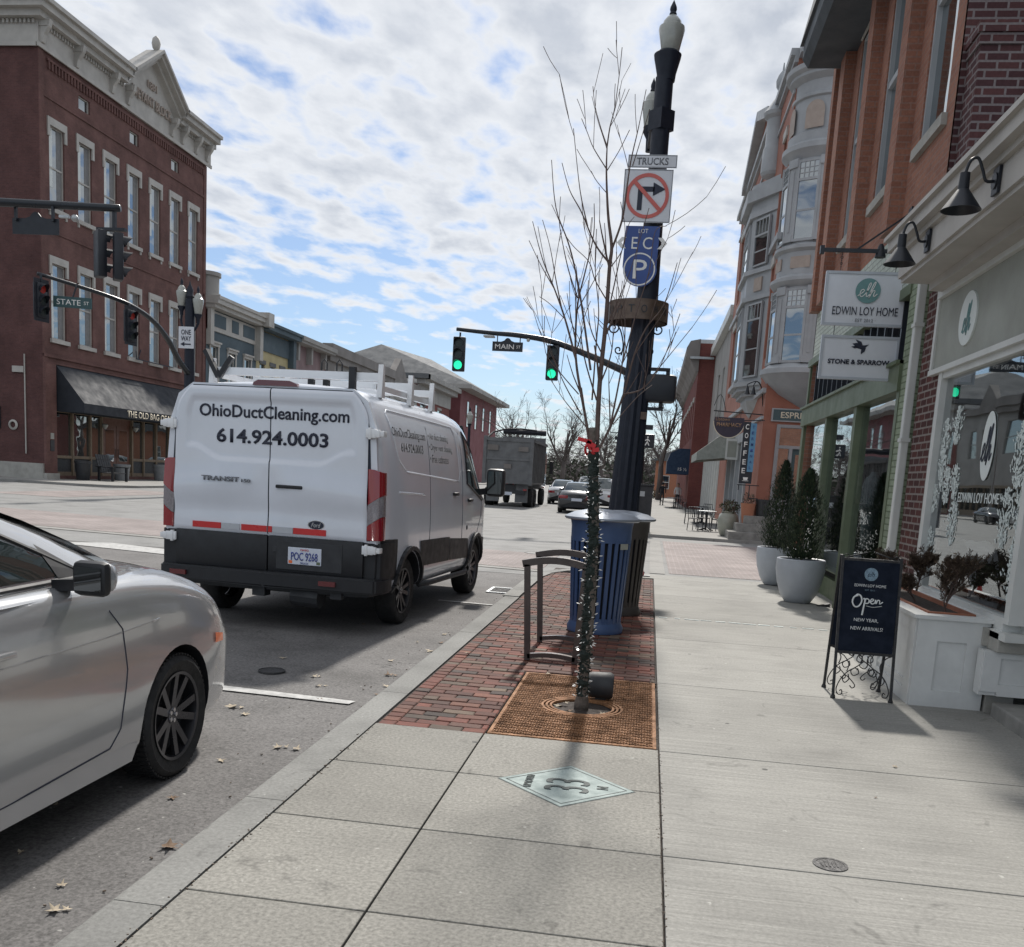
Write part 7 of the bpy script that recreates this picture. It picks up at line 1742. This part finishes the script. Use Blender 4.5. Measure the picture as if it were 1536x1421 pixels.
# round bay
TX,TY=4.68,32.75
mb=MB(); mb.lathe([(.02,4.05),(.12,4.12),(.14,4.3),(.35,4.45),(.8,4.7),(1.15,5.0),(1.34,5.25),(1.42,5.30),(1.42,5.45),(1.30,5.52),(1.22,5.6),(1.18,5.62),(1.18,7.95),(1.26,8.0),(1.36,8.12),(1.36,8.22),(1.24,8.3),(1.20,8.32),(1.20,9.0),(1.32,9.08),(1.32,9.18),(1.18,9.25),(1.16,9.3),(1.16,11.75),(1.22,11.85),(1.38,12.0),(1.38,12.15),(1.24,12.25),(1.24,12.5),(1.15,12.55),(1.15,13.5),(1.22,13.54),(1.22,13.62),(1.16,13.66),(1.16,14.0),(1.24,14.06),(1.34,14.14),(1.34,14.22),(1.46,14.3),(1.48,14.44),(1.3,14.47),(.02,14.5)],(TX,TY,0),'z',44,cap=False); mb.build('round_bay','bay_grey',cf,smooth=22)
def on_round(mb,a,fn): pass
for lev,(z0,z1) in enumerate(((5.62,7.95),(9.3,11.75))):
    for ad in (187,238,289):
        a=R(ad); d=Vector((math.cos(a),math.sin(a),0)); tt=Vector((-math.sin(a),math.cos(a),0)); o=Vector((TX,TY,0))+d*1.12
        fr=dict(o=o,ru=tt,dn=d); hw=.30; zt=z1-.62
        mb=MB(**fr); mb.box(-hw-.08,-hw,0,.10,z0,z1-.05); mb.box(hw,hw+.08,0,.10,z0,z1-.05); mb.box(-hw,hw,0,.09,z0,z0+.08); mb.box(-hw,hw,0,.10,zt-.05,zt+.03); mb.box(-hw,hw,0,.09,z1-.12,z1-.05); mb.box(-hw,hw,.0,.08,(z0+zt)/2-.03,(z0+zt)/2+.03)
        for k in range(1,4): mb.box(-hw+k*hw/2-.012,-hw+k*hw/2+.012,.02,.085,zt+.03,z1-.12)
        for k in range(1,3): mb.box(-hw,hw,.02,.083,zt+.03+k*.15-.012,zt+.03+k*.15+.012)
        w=mb.build('window','bay_grey',cf)
        mb=MB(**fr); mb.poly([(-hw,.068,z0+.05),(hw,.068,z0+.05),(hw,.068,z1-.1),(-hw,.068,z1-.1)]); mb.build('pane','glass',w)
    for ad in (160,213,263,314):
        a=R(ad); d=Vector((math.cos(a),math.sin(a),0)); tt=Vector((-math.sin(a),math.cos(a),0)); fr=dict(o=Vector((TX,TY,0))+d*1.15,ru=tt,dn=d)
        mb=MB(**fr); mb.box(-.16,.16,0,.10,z0+.2,z1-.25); mb.box(-.19,.19,0,.13,z0,z0+.2); mb.box(-.2,.2,0,.15,z1-.25,z1); mb.box(-.05,.05,.1,.12,z0+.3,z1-.35); mb.build('pilaster','bay_grey',cf)
for ad in (187,238,289):
    a=R(ad); d=Vector((math.cos(a),math.sin(a),0)); tt=Vector((-math.sin(a),math.cos(a),0)); fr=dict(o=Vector((TX,TY,0))+d*1.17,ru=tt,dn=d)
    mb=MB(**fr); mb.box(-.32,.32,0,.03,8.5,8.85); mb.build('bay_panel','bay_panel',cf)
    mb=MB(**fr); P=[(-.3,12.6),(.3,12.6)]+[(.3*math.cos(PI*k/10),13.1+.3*math.sin(PI*k/10)) for k in range(11)]; X=[mb.v((u,.02,v)) for u,v in P]; mb.face(X); mb.build('bay_panel','bay_panel',cf)
# canted oriel on the street side
def oriel(z0,z1,pts,nm='oriel'):
    mb=MB(); mb.prism(pts,'z',z0,z1); return mb
base=[(CX+.05,34.5),(2.78,36.0),(2.78,38.4),(CX+.05,39.9)]
def inset(k): return [(CX+.05,34.5+k),(2.78+k*.9,36.0+k*.3),(2.78+k*.9,38.4-k*.3),(CX+.05,39.9-k)]
mb=MB()
for z0,z1,k in ((4.75,4.9,.45),(4.9,5.05,.25),(5.05,5.2,.05),(5.2,5.35,-.12),(5.35,8.15,.08),(8.15,8.3,-.08),(8.3,9.05,.05),(9.05,9.2,-.1),(9.2,11.0,.08),(11.0,11.2,-.05),(11.2,11.5,.02),(11.5,11.9,-.22),(11.9,12.1,-.05)): mb.prism(inset(k),'z',z0,z1)
A=[mb.v((p[0],p[1],4.75)) for p in inset(.45)]; B=mb.v((CX-.05,37.2,4.2))
for k in range(4): mb.face([A[k],A[(k+1)%4],B])
orl=mb.build('oriel','bay_grey',cf)
p0,p1=Vector((CX,34.6,0)),Vector((2.85,36.03,0)); ru=(p0-p1).normalized(); dn=Vector((0,0,1)).cross(ru)*-1
if dn.y>0: dn=-dn
for (z0,z1) in ((5.5,8.05),(9.3,10.9)):
    for fr,hw in ((dict(o=(p0+p1)/2,ru=ru,dn=dn),.42),(dict(o=Vector((2.85,37.2,0)),ru=Vector((0,1,0)),dn=Vector((-1,0,0))),.8)):
        mb=MB(**fr); zt=z1-.6
        mb.box(-hw-.06,-hw,0,.08,z0,z1); mb.box(hw,hw+.06,0,.08,z0,z1); mb.box(-hw,hw,0,.07,z0,z0+.06); mb.box(-hw,hw,0,.08,zt,zt+.06); mb.box(-hw,hw,0,.07,z1-.06,z1); mb.box(-hw,hw,0,.06,(z0+zt)/2-.02,(z0+zt)/2+.02)
        for k in range(1,4): mb.box(-hw+k*hw/2-.012,-hw+k*hw/2+.012,.01,.06,zt+.06,z1-.06)
        w=mb.build('oriel_window','bay_grey',orl)
        mb=MB(**fr); mb.poly([(-hw,.045,z0),(hw,.045,z0),(hw,.045,z1),(-hw,.045,z1)]); mb.build('pane','glass',cf)
    fr=dict(o=(p0+p1)/2,ru=ru,dn=dn)
mb=MB(o=(p0+p1)/2,ru=ru,dn=dn); mb.box(-.25,.25,0,.05,8.45,8.9); mb.build('bay_panel','bay_panel',orl)
# door, steps, signs
mb=MB(**G); mb.box(3.95,4.07,-.15,.05,.74,3.75); mb.box(5.15,5.25,-.15,.05,.74,3.75); mb.box(4.07,5.15,-.15,.05,3.65,3.75); mb.box(4.07,5.15,-.15,.03,2.98,3.08); mb.box(4.42,4.52,-.15,.03,.74,2.98); mb.box(4.07,4.42,-.15,.02,.74,1.35); ds=mb.build('door_surround','door_grey',cf)
mb=MB(**G); mb.poly([(4.07,-.08,1.35),(4.42,-.08,1.35),(4.42,-.08,2.98),(4.07,-.08,2.98)]); mb.poly([(4.07,-.08,3.08),(5.15,-.08,3.08),(5.15,-.08,3.65),(4.07,-.08,3.65)]); mb.build('pane','glass',ds)
mb=MB(**G); mb.box(4.52,5.15,-.15,-.06,.76,2.98); dr=mb.build('door','door_teal',cf)
mb=MB(**G); mb.box(4.64,5.03,-.06,-.05,1.2,2.8); mb.build('pane','glass',dr); mb=MB(**G); mb.bar((4.60,-.02,1.7),(4.60,-.02,2.0),.03); mb.build('handle','bright_metal',dr)
mb=MB(**G); mb.box(3.74,5.75,0,.08,3.84,4.26); es=mb.build('shop_sign','bay_grey',cf)
mb=MB(**G); mb.box(3.79,5.70,.08,.09,3.88,4.22); mb.build('sign_board','door_teal',es)
text('ESPRESSO BAR',(4.98,CY-.095,4.05),(1,0,0),(0,0,1),'letter_cream',es,width=1.9,height=.2,bold=.02)
t=thing('entrance_steps','grey stone steps rising to the coffee house door','steps',(4.2,31.9,0))
mb=MB(); mb.box(2.60,7,31.15,32.58,-.1,.22,bev=.01); mb.box(2.86,7,31.55,32.58,.22,.48,bev=.01); mb.box(3.12,7,31.95,32.58,.48,.735,bev=.01); mb.build('treads','step_stone',t)
def pedestal(): pass
t=thing('blade_sign','tall black COFFEE board beside pale blue TERMINAL board on an iron bracket','sign',(3.05,32.0,2.8))
mb=MB(**FY(32.0)); mb.box(2.84,3.06,-.04,.04,1.77,3.74); cb=mb.build('coffee_board','coffee_board',t)
mb=MB(**FY(32.0)); mb.box(3.06,3.25,-.03,.045,2.15,3.70); tb2=mb.build('terminal_board','sky_blue_board',t)
mb=MB(**FY(32.0)); mb.box(3.06,3.24,-.03,.03,1.77,2.15); mb.build('lower_board','coffee_board',t)
for i,ch in enumerate('COFFEE'): text(ch,(2.95,31.95,3.58-i*.28),(1,0,0),(0,0,1),'letter_white',cb,width=.11,height=.17,bold=.02)
for i,ch in enumerate('TERMINAL'): text(ch,(3.15,31.945,3.58-i*.185),(1,0,0),(0,0,1),'sign_blue',tb2,width=.07,height=.09,bold=.01)
mb=MB(**FY(31.955)); A=[mb.v((3.04+x,.003,1.90+z)) for x,z in ((-.08,.07),(.08,.07),(.06,-.02),(-.06,-.02))]; mb.face(A); mb.box(2.94,3.14,0,.006,1.85,1.865); mb.build('cup_emblem','letter_white',cb)
mb=MB(); mb.bar((2.8,32,1.72),(3.5,32,1.72),.03); mb.bar((2.85,32,1.72),(2.85,32,1.55),.03); mb.bar((3.2,32,1.72),(3.2,32,1.3),.03); mb.bar((3.2,32,1.3),(3.5,32,1.3),.03); mb.bar((2.84,32,3.78),(3.5,32.2,3.82),.03); mb.build('bracket','signal_black',t)
t=thing('hanging_oval_sign','half round Uptown pharmacy sign hung from a thin iron bar','sign',(2.4,33.0,3.6))
mb=MB(**FY(33.0)); P=[(1.95,3.92),(2.92,3.92)]+[(2.435+.50*math.cos(a),3.78+.52*math.sin(a)) for a in [-PI*k/14 for k in range(15)]]
X=[mb.v((u,.03,v)) for u,v in P]; Y_=[mb.v((u,-.03,v)) for u,v in P]; mb.face(X); mb.face(Y_)
for k in range(len(P)): mb.face([X[k],X[(k+1)%len(P)],Y_[(k+1)%len(P)],Y_[k]])
ph=mb.build('board','pharm_board',t)
text('Uptown',(2.22,32.965,3.84),(1,0,0),(0,0,1),'pharm_tan',ph,width=.46,height=.14); text('PHARMACY',(2.44,32.965,3.68),(1,0,0),(0,0,1),'pharm_tan',ph,width=.82,height=.13,bold=.02)
mb=MB(); mb.tube([(2.435+.51*math.cos(-PI*k/20),32.96,3.78+.53*math.sin(-PI*k/20)) for k in range(21)],.015,6); mb.build('rim','letter_cream',ph)
mb=MB(); mb.bar((1.9,33,4.12),(3.5,33,4.06),.035); mb.bar((2.05,33,4.1),(2.05,33,3.9),.015); mb.bar((2.8,33,4.1),(2.8,33,3.9),.015); mb.tube([(1.9+.4*k/8,33,4.2+.45*math.sin(PI*k/8+.2)) for k in range(9)],.012,6); mb.build('bracket','signal_black',t)
t=thing('wall_lantern_pair','pair of small black bell lamps on curled iron brackets above the coffee sign','lamp',(3.5,33.4,4.8))
for i,x in enumerate((2.95,3.15)):
    mb=MB(); mb.tube(spline([(3.5,33.2,4.35),(3.42,33.2,4.9),(3.25,33.2,5.15),(x,33.2,5.05),(x,33.2,4.95)],4),.018,6); mb.build('arm','signal_black',t,smooth=True)
    mb=MB(); mb.lathe([(.02,4.98),(.04,4.92),(.06,4.8),(.10,4.72)],(x,33.2,0),'z',12); mb.build('shade','signal_black',t,smooth=35)
t=thing('urn_planter','tall cream glazed urn beside the coffee house steps','urn',(2.72,33.2,0)); mb=MB(); mb.lathe([(.2,-.03),(.25,.0),(.34,.25),(.36,.5),(.30,.70),(.22,.76),(.26,.8),(.22,.8)],(2.72,33.2,0),'z',24); mb.build('urn','urn_glaze',t,smooth=40)
mb=MB(); leafy(mb,(2.76,33.2,.95),.32,.3,.22,350,.09,random.Random(3)); mb.build('foliage','dry_leaf',t,mats=['evergreen_light','dry_leaf'],doubles=False)
pot('plant_pot','dark pot with trailing plant at the left of the coffee house door','pot',(3.72,32.35,.735),.24,.55,'dark_plastic')
t=thing('terracotta_planter','orange terracotta pot with dry plant behind the cream urn','pot',(3.25,33.0,0)); mb=MB(); mb.lathe([(.16,-.03),(.24,.6),(.26,.65),(.2,.65)],(3.25,32.3,0.48),'z',18); mb.build('bowl','far_orange',t,smooth=40); mb=MB(); leafy(mb,(3.25,32.3,1.25),.2,.2,.2,150,.07,random.Random(6)); mb.build('foliage','dry_leaf',t,mats=['dry_leaf','dry_leaf_light'],doubles=False)
# cafe furniture
def cafe_table(label,c,r=.36):
    t=thing('cafe_table',label,'table',c); x,y,z=c
    mb=MB(); mb.disc((x,y,z+.71),r,'z',28,.03); mb.build('table_top','galvanised',t)
    mb=MB(); mb.lathe([(.03,.03),(.03,.71)],c,'z',10); 
    for k in range(4): a=k*PI/2+.4; mb.bar((x,y,z+.12),(x+.3*math.cos(a),y+.3*math.sin(a),z+.02),.04)
    mb.build('pedestal','signal_black',t)
def cafe_chair(label,c,rz):
    t=thing('cafe_chair',label,'chair',c,rz)
    mb=MB(); mb.box(-.2,.2,-.2,.2,.43,.46); mb.build('seat','signal_black',t,local=True)
    for x in (-.19,.19):
        for y in (-.19,.19): mb=MB(); mb.tube([(x,y,.44),(x*1.1,y*1.15,0)],.014,6); mb.build('leg','signal_black',t,local=True)
    mb=MB(); mb.tube([(-.2,.2,.44),(-.21,.24,.7),(-.18,.26,.86),(.18,.26,.86),(.21,.24,.7),(.2,.2,.44)],.014,6)
    for k in range(4): mb.tube([(-.12+k*.08,.21,.45),(-.12+k*.08,.26,.86)],.008,4)
    mb.build('backrest','signal_black',t,local=True)
    mb=MB(); 
    for s in (1,-1): mb.tube([(s*.21,.22,.66),(s*.23,-.1,.66),(s*.21,-.18,.45)],.012,6)
    mb.build('armrests','signal_black',t,local=True)
cafe_table('round metal café table near the coffee house steps',(2.15,36.0,-.03))
cafe_chair('black metal café chair left of the round table by the steps',(1.75,35.6,-.03),R(150)); cafe_chair('black metal café chair right of the round table by the steps',(2.62,35.8,-.03),R(-120)); cafe_chair('black metal café chair behind the round table by the steps',(2.1,36.9,-.03),R(10))
cafe_table('round metal café table farther along, under the striped awning',(2.3,42.0,-.03)); cafe_chair('black metal café chair beside the farther table',(1.8,41.8,-.03),R(90)); cafe_chair('black metal café chair behind the farther table',(2.6,42.8,-.03),R(0))
# ground floor of the street side
mb=MB(**F)
for u in (36.5,38.6,40.7,42.8,45.2): mb.box(u,u+.3,-.15,.08,.1,3.6)
mb.box(36.5,45.5,-.15,.12,3.4,3.75); s5=mb.build('shopfront','bay_grey',cf)
mb=MB(**F); mb.poly([(36.5,-.12,.1),(45.5,-.12,.1),(45.5,-.12,3.5),(36.5,-.12,3.5)]); mb.build('pane','glass',s5)
t=thing('striped_awning','weathered pale striped awning over the shop beyond the coffee house','awning',(3.0,44.0,3.2))
mb=MB(); P=[(3.5,4.35),(1.85,3.02),(1.85,2.68),(3.5,2.9)]
A=[mb.v((p[0],41.6,p[1])) for p in P]; B=[mb.v((p[0],47,p[1])) for p in P]; mb.face([A[0],A[1],B[1],B[0]]); mb.face([A[1],A[2],B[2],B[1]]); mb.face(A); mb.face(B); mb.build('canopy','stripe_awning',t)
t=thing('hanging_menu_board','white framed menu board hung under the striped awning','sign',(3.3,40.5,3.2)); mb=MB(**FY(40.5)); mb.box(2.95,3.45,0,.05,2.75,3.6); b_=mb.build('board','white_trim',t); mb=MB(**FY(40.45)); mb.box(3.02,3.38,0,.01,2.85,3.5); mb.build('panel','sign_panel',b_)
# pale facade beyond and red block
t=thing('pale_shop_house','narrow pale grey fronted building squeezed between coffee house and red block','building',(3.9,58,0))
mb=MB(**FX(3.7,-1)); mb.wall(51.6,67.8,-.1,10.8,[(53,54.6,5.5,8.5),(57,58.6,5.5,8.5),(61,62.6,5.5,8.5)],.2); mb.poly([(51.6,0,10.8),(67.8,0,10.8),(67.8,-8,10.8),(51.6,-8,10.8)]); mb.build('wall','pale_wall',t)
for u in (53,57,61): window(t,FX(3.7,-1),u,u+1.6,5.5,8.5,frame='white_trim',hood=None)
mb=MB(**FX(3.7,-1)); 
for k in range(8): mb.box(52+k*2,52.35+k*2,0,.25,0,3.6)
mb.box(51.6,67.8,0,.3,3.6,4.2); mb.box(51.6,67.8,0,.35,10.4,10.9); mb.build('pilaster','white_trim',t)
t=thing('red_brick_block','red brick corner block with dark bracketed cornice far along the right pavement','building',(2.62,80,0))
fr=FX(2.62,-1); wn=[(70+k*3.6,71.6+k*3.6,z,z+2.6) for k in range(8) for z in (4.9,)]
mb=MB(**fr); mb.wall(68,100,-.1,11.3,wn,.2); mb.build('wall','red_brick',t)
mb=MB(**FY(68)); mb.wall(2.62,16,-.1,11.3,[],.1); mb.build('side_wall','red_brick',t)
mb=MB(); mb.poly([(2.62,68,11.2),(16,68,11.2),(16,100,11.2),(2.62,100,11.2)]); mb.poly([(2.62,100,-.1),(16,100,-.1),(16,100,11.3),(2.62,100,11.3)]); mb.build('roof','roof_grey',t)
for a,b,c,d in wn: window(t,fr,a,b,c,d,frame='white_trim',hood=('F','cream_trim'))
mb=MB(); 
mb.prism([(2.62,9.3),(2.45,9.4),(2.1,10.0),(1.75,10.35),(1.72,10.9),(1.95,11.35),(2.62,11.5)],'y',67.8,100.4)
c_=mb.build('cornice','grey_wall',t)
mb=MB(**FY(67.8)); mb.box(2.0,3.6,0,.25,10.15,10.3); mb.box(2.62,16,0,.12,11.2,11.45); mb.build('coping','galvanised',t)
t=thing('blue_awning','dark blue domed awning with small white number on the red block','awning',(1.9,69.5,3.2))
mb=MB(); P=[(2.62,4.15),(1.9,4.15),(1.25,3.8),(1.05,3.2),(1.05,2.35),(2.62,2.35)]
A=[mb.v((p[0],69.3,p[1])) for p in P]; B=[mb.v((p[0],73,p[1])) for p in P]
for k in range(4): mb.face([A[k],A[k+1],B[k+1],B[k]])
mb.face(A); mb.face(B); mb.build('canopy','awning_blue',t); text('15 ½',(2.15,69.27,2.7),(1,0,0),(0,0,1),'letter_white',t,width=.6,height=.22)
for i,(x,y) in enumerate(((1.9,66.0),(2.3,67.0))): cafe_chair('dark outdoor chair in the cluster below the blue awning'+(', nearer' if i==0 else ', farther'),(x,y,-.03),R(40*i))
cafe_table('dark outdoor table in the cluster below the blue awning',(1.7,66.9,-.03),.5)
# street-end filler buildings
t=thing('distant_house','far low orange brick house at the end of the right pavement','house',(3,118,0)); mb=MB(); mb.box(.5,12,116,126,-.1,4.3); mb.build('wall','far_orange',t); mb=MB(); mb.prism([(-.2,4.3),(12.7,4.3),(6.2,7.5)],'y',115.5,126.5); mb.build('roof','roof_grey',t); window(t,FY(116),1.2,2.2,1,2.6,depth=.05,frame='white_trim')
t=thing('hedge_row','low dark clipped hedge at the end of the right pavement','hedge',(-.2,104,0)); mb=MB(); leafy(mb,(-.3,104,.4),1.4,.7,.6,1500,.14,random.Random(8)); mb.build('foliage','hedge',t,mats=['hedge','evergreen_light'],doubles=False)
# ================================================================ TREES
def bare_tree(label,c,h,r,seed,kids=(3,4),depth=5,spread=.75,m='far_twig',crownf=.33,rmin=.012):
    t=thing('bare_tree',label,'tree',c); rg=random.Random(seed); x,y,z=c
    hb=h*crownf; mb=MB(); mb.tube([(x,y,z-.2),(x+.05*h*rg.uniform(-.3,.3),y,z+hb*.5),(x,y,z+hb)],[r*1.2,r,r*.85],8); mb.build('trunk',m,t,smooth=True)
    mb=MB()
    for k in range(4): 
        a=k*PI/2+rg.uniform(-.5,.5); s=.25+.5*(k>0)
        branch(mb,(x,y,z+hb*rg.uniform(.75,1)),(math.cos(a)*s,math.sin(a)*s,1),h*.40,r*.6,depth,rg,up=.45,spread=spread,n=4,tw=.45,rmin=rmin,kids=kids,seg=4)
    mb.build('crown',m,t,doubles=False); return t
bare_tree('bare branching tree behind the lamp post, by the red block',(.9,98,0),12.5,.28,5,depth=4)
for i,(x,y,h,lab) in enumerate(((-15.6,112,10.5,'bare rounded tree rising left of the dump truck cab'),(-10.6,116,11.2,'bare spreading tree above the dump truck cab'),(-6.6,128,9.8,'bare tree behind the waiting cars'),(-3.6,150,10.5,'bare tree seen between the young tree and the lamp post'))):
    bare_tree(lab,(x,y,0),h,.3,40+i,depth=4)
mb=MB(); rg=random.Random(77)
for k in range(46):
    x=rg.uniform(-60,30); y=rg.uniform(210,300); h=rg.uniform(8,13)
    mb.tube([(x,y,-.2),(x,y,h*.4)],[.35,.25],5)
    for q in range(3): branch(mb,(x,y,h*.3),(rg.uniform(-.8,.8),rg.uniform(-.3,.3),1),h*.42,.2,3,rg,up=.3,spread=.9,n=3,tw=.5,rmin=.05,kids=(3,4),seg=3)
o=mb.build('far_trees','far_twig',doubles=False); setp(o,'hazy mass of bare trees closing the far end of the street','trees',kind='stuff')
mb=MB(); rg=random.Random(78); leafy(mb,(-15,230,2.0),60,25,3.4,16000,1.1,rg); o=mb.build('far_scrub','hedge',mats=['far_twig','hedge'],doubles=False); setp(o,'dark evergreen and scrub mass along the far horizon','scrub',kind='stuff')
# ================================================================ PEOPLE
def person(label,c,rz,top,low,h=1.7,hair='hair_dark',stride=.22,skirt=False,sit=False):
    t=thing('person',label,'person',c,rz,scale=h/1.75)
    V=[];E_=[];RD=[]
    def v(x,y,z,r): V.append((x,y,z)); RD.append(r); return len(V)-1
    pel=v(0,0,.95,.15); wa=v(0,0,1.12,.135); ch=v(0,.01,1.34,.16); nk=v(0,.01,1.50,.06); hd=v(0,.02,1.60,.075); E_+=[(pel,wa),(wa,ch),(ch,nk),(nk,hd)]
    for s in (1,-1):
        f=s*stride
        hp=v(s*.09,0,.90,.095); kn=v(s*.10,f*.55+.04,.50,.06); an=v(s*.10,f,.10,.04); to=v(s*.11,f+.15,.04,.035); E_+=[(pel,hp),(hp,kn),(kn,an),(an,to)]
        sh_=v(s*.19,0,1.43,.06); el=v(s*.25,-f*.3-.02,1.15,.045); wr=v(s*.25,-f*.7+.06,.92,.03); hn=v(s*.25,-f*.75+.08,.84,.035); E_+=[(ch,sh_),(sh_,el),(el,wr),(wr,hn)]
    me=bpy.data.meshes.new('body'); me.from_pydata(V,E_,[]); ob=bpy.data.objects.new('body',me); COL.objects.link(ob)
    sk=ob.modifiers.new('s','SKIN'); 
    for i,r in enumerate(RD): me.skin_vertices[0].data[i].radius=(r,r*.8 if i in (0,1,2) else r)
    me.skin_vertices[0].data[0].use_root=True
    sb=ob.modifiers.new('ss','SUBSURF'); sb.levels=2; sb.render_levels=2
    dg=bpy.context.evaluated_depsgraph_get(); dg.update(); m2=bpy.data.meshes.new_from_object(ob.evaluated_get(dg)); bpy.data.objects.remove(ob)
    m2.materials.clear()
    for x in ('skin',top,low): m2.materials.append(MT[x])
    for p in m2.polygons:
        z=p.center.z; x=abs(p.center.x)
        p.material_index=0 if (z>1.49 or (x>.2 and z<.93)) else (1 if z>.95 or x>.19 else 2)
        p.use_smooth=True
    o=bpy.data.objects.new('body',m2); COL.objects.link(o); o.parent=t
    mb=MB(); mb.ball((0,.02,1.66),.105,14,10,1.15)
    # face forward is +y
    mb.ball((0,.13,1.65),.018,8,5); hd_=mb.build('head','skin',t,smooth=True,local=True)
    mb=MB(); mb.lathe([(.118*math.sin(PI*k/10)+.0005,1.66-.13*math.cos(PI*k/10)) for k in range(3,11)],(0,-.012,.01),'z',16,cap=False); mb.build('hair',hair,t,smooth=True,local=True)
    mb=MB(); 
    for s in (1,-1):
        f=s*stride; mb.box(s*.105-.045,s*.105+.045,f-.07,f+.19,0,.09,bev=.02)
    mb.build('shoes','jacket_black',t,local=True)
    return t
person('person in dark hooded coat walking away down the far pavement','' or (.97,75.0,-.03),0,'jacket_black','trousers_dark',1.72,hair='jacket_black')
person('person in white top standing among the tables below the blue awning',(2.05,72.0,-.03),R(180),'shirt_white','trousers_dark',1.7,stride=.04)

GR={'cafe_chair':'black metal chairs outside the cafés','cafe_table':'round tables outside the cafés','gooseneck_lamp':'gooseneck lamps on the shop cornice','planter_shrub':'dry shrubs in the white planter','potted_evergreen':'potted evergreens by the green shopfront','bare_tree':'bare trees down the street','distant_car':'cars ahead beyond the junction','plant_pot':'pots outside the shop doors','shop_mannequin':'mannequins in the green shop window','litter_bin':'litter bins by the lamp post','utility_cover':'iron covers in road and pavement','signal_mast':'traffic signal masts round the junction'}
for o in COL.objects:
    if o.parent is None and 'label' in o:
        k=o.name.split('.')[0]
        if k in GR: o['group']=GR[k]
        elif k=='parked_car' and 'across the street' in o['label']: o['group']='cars parked across the street'
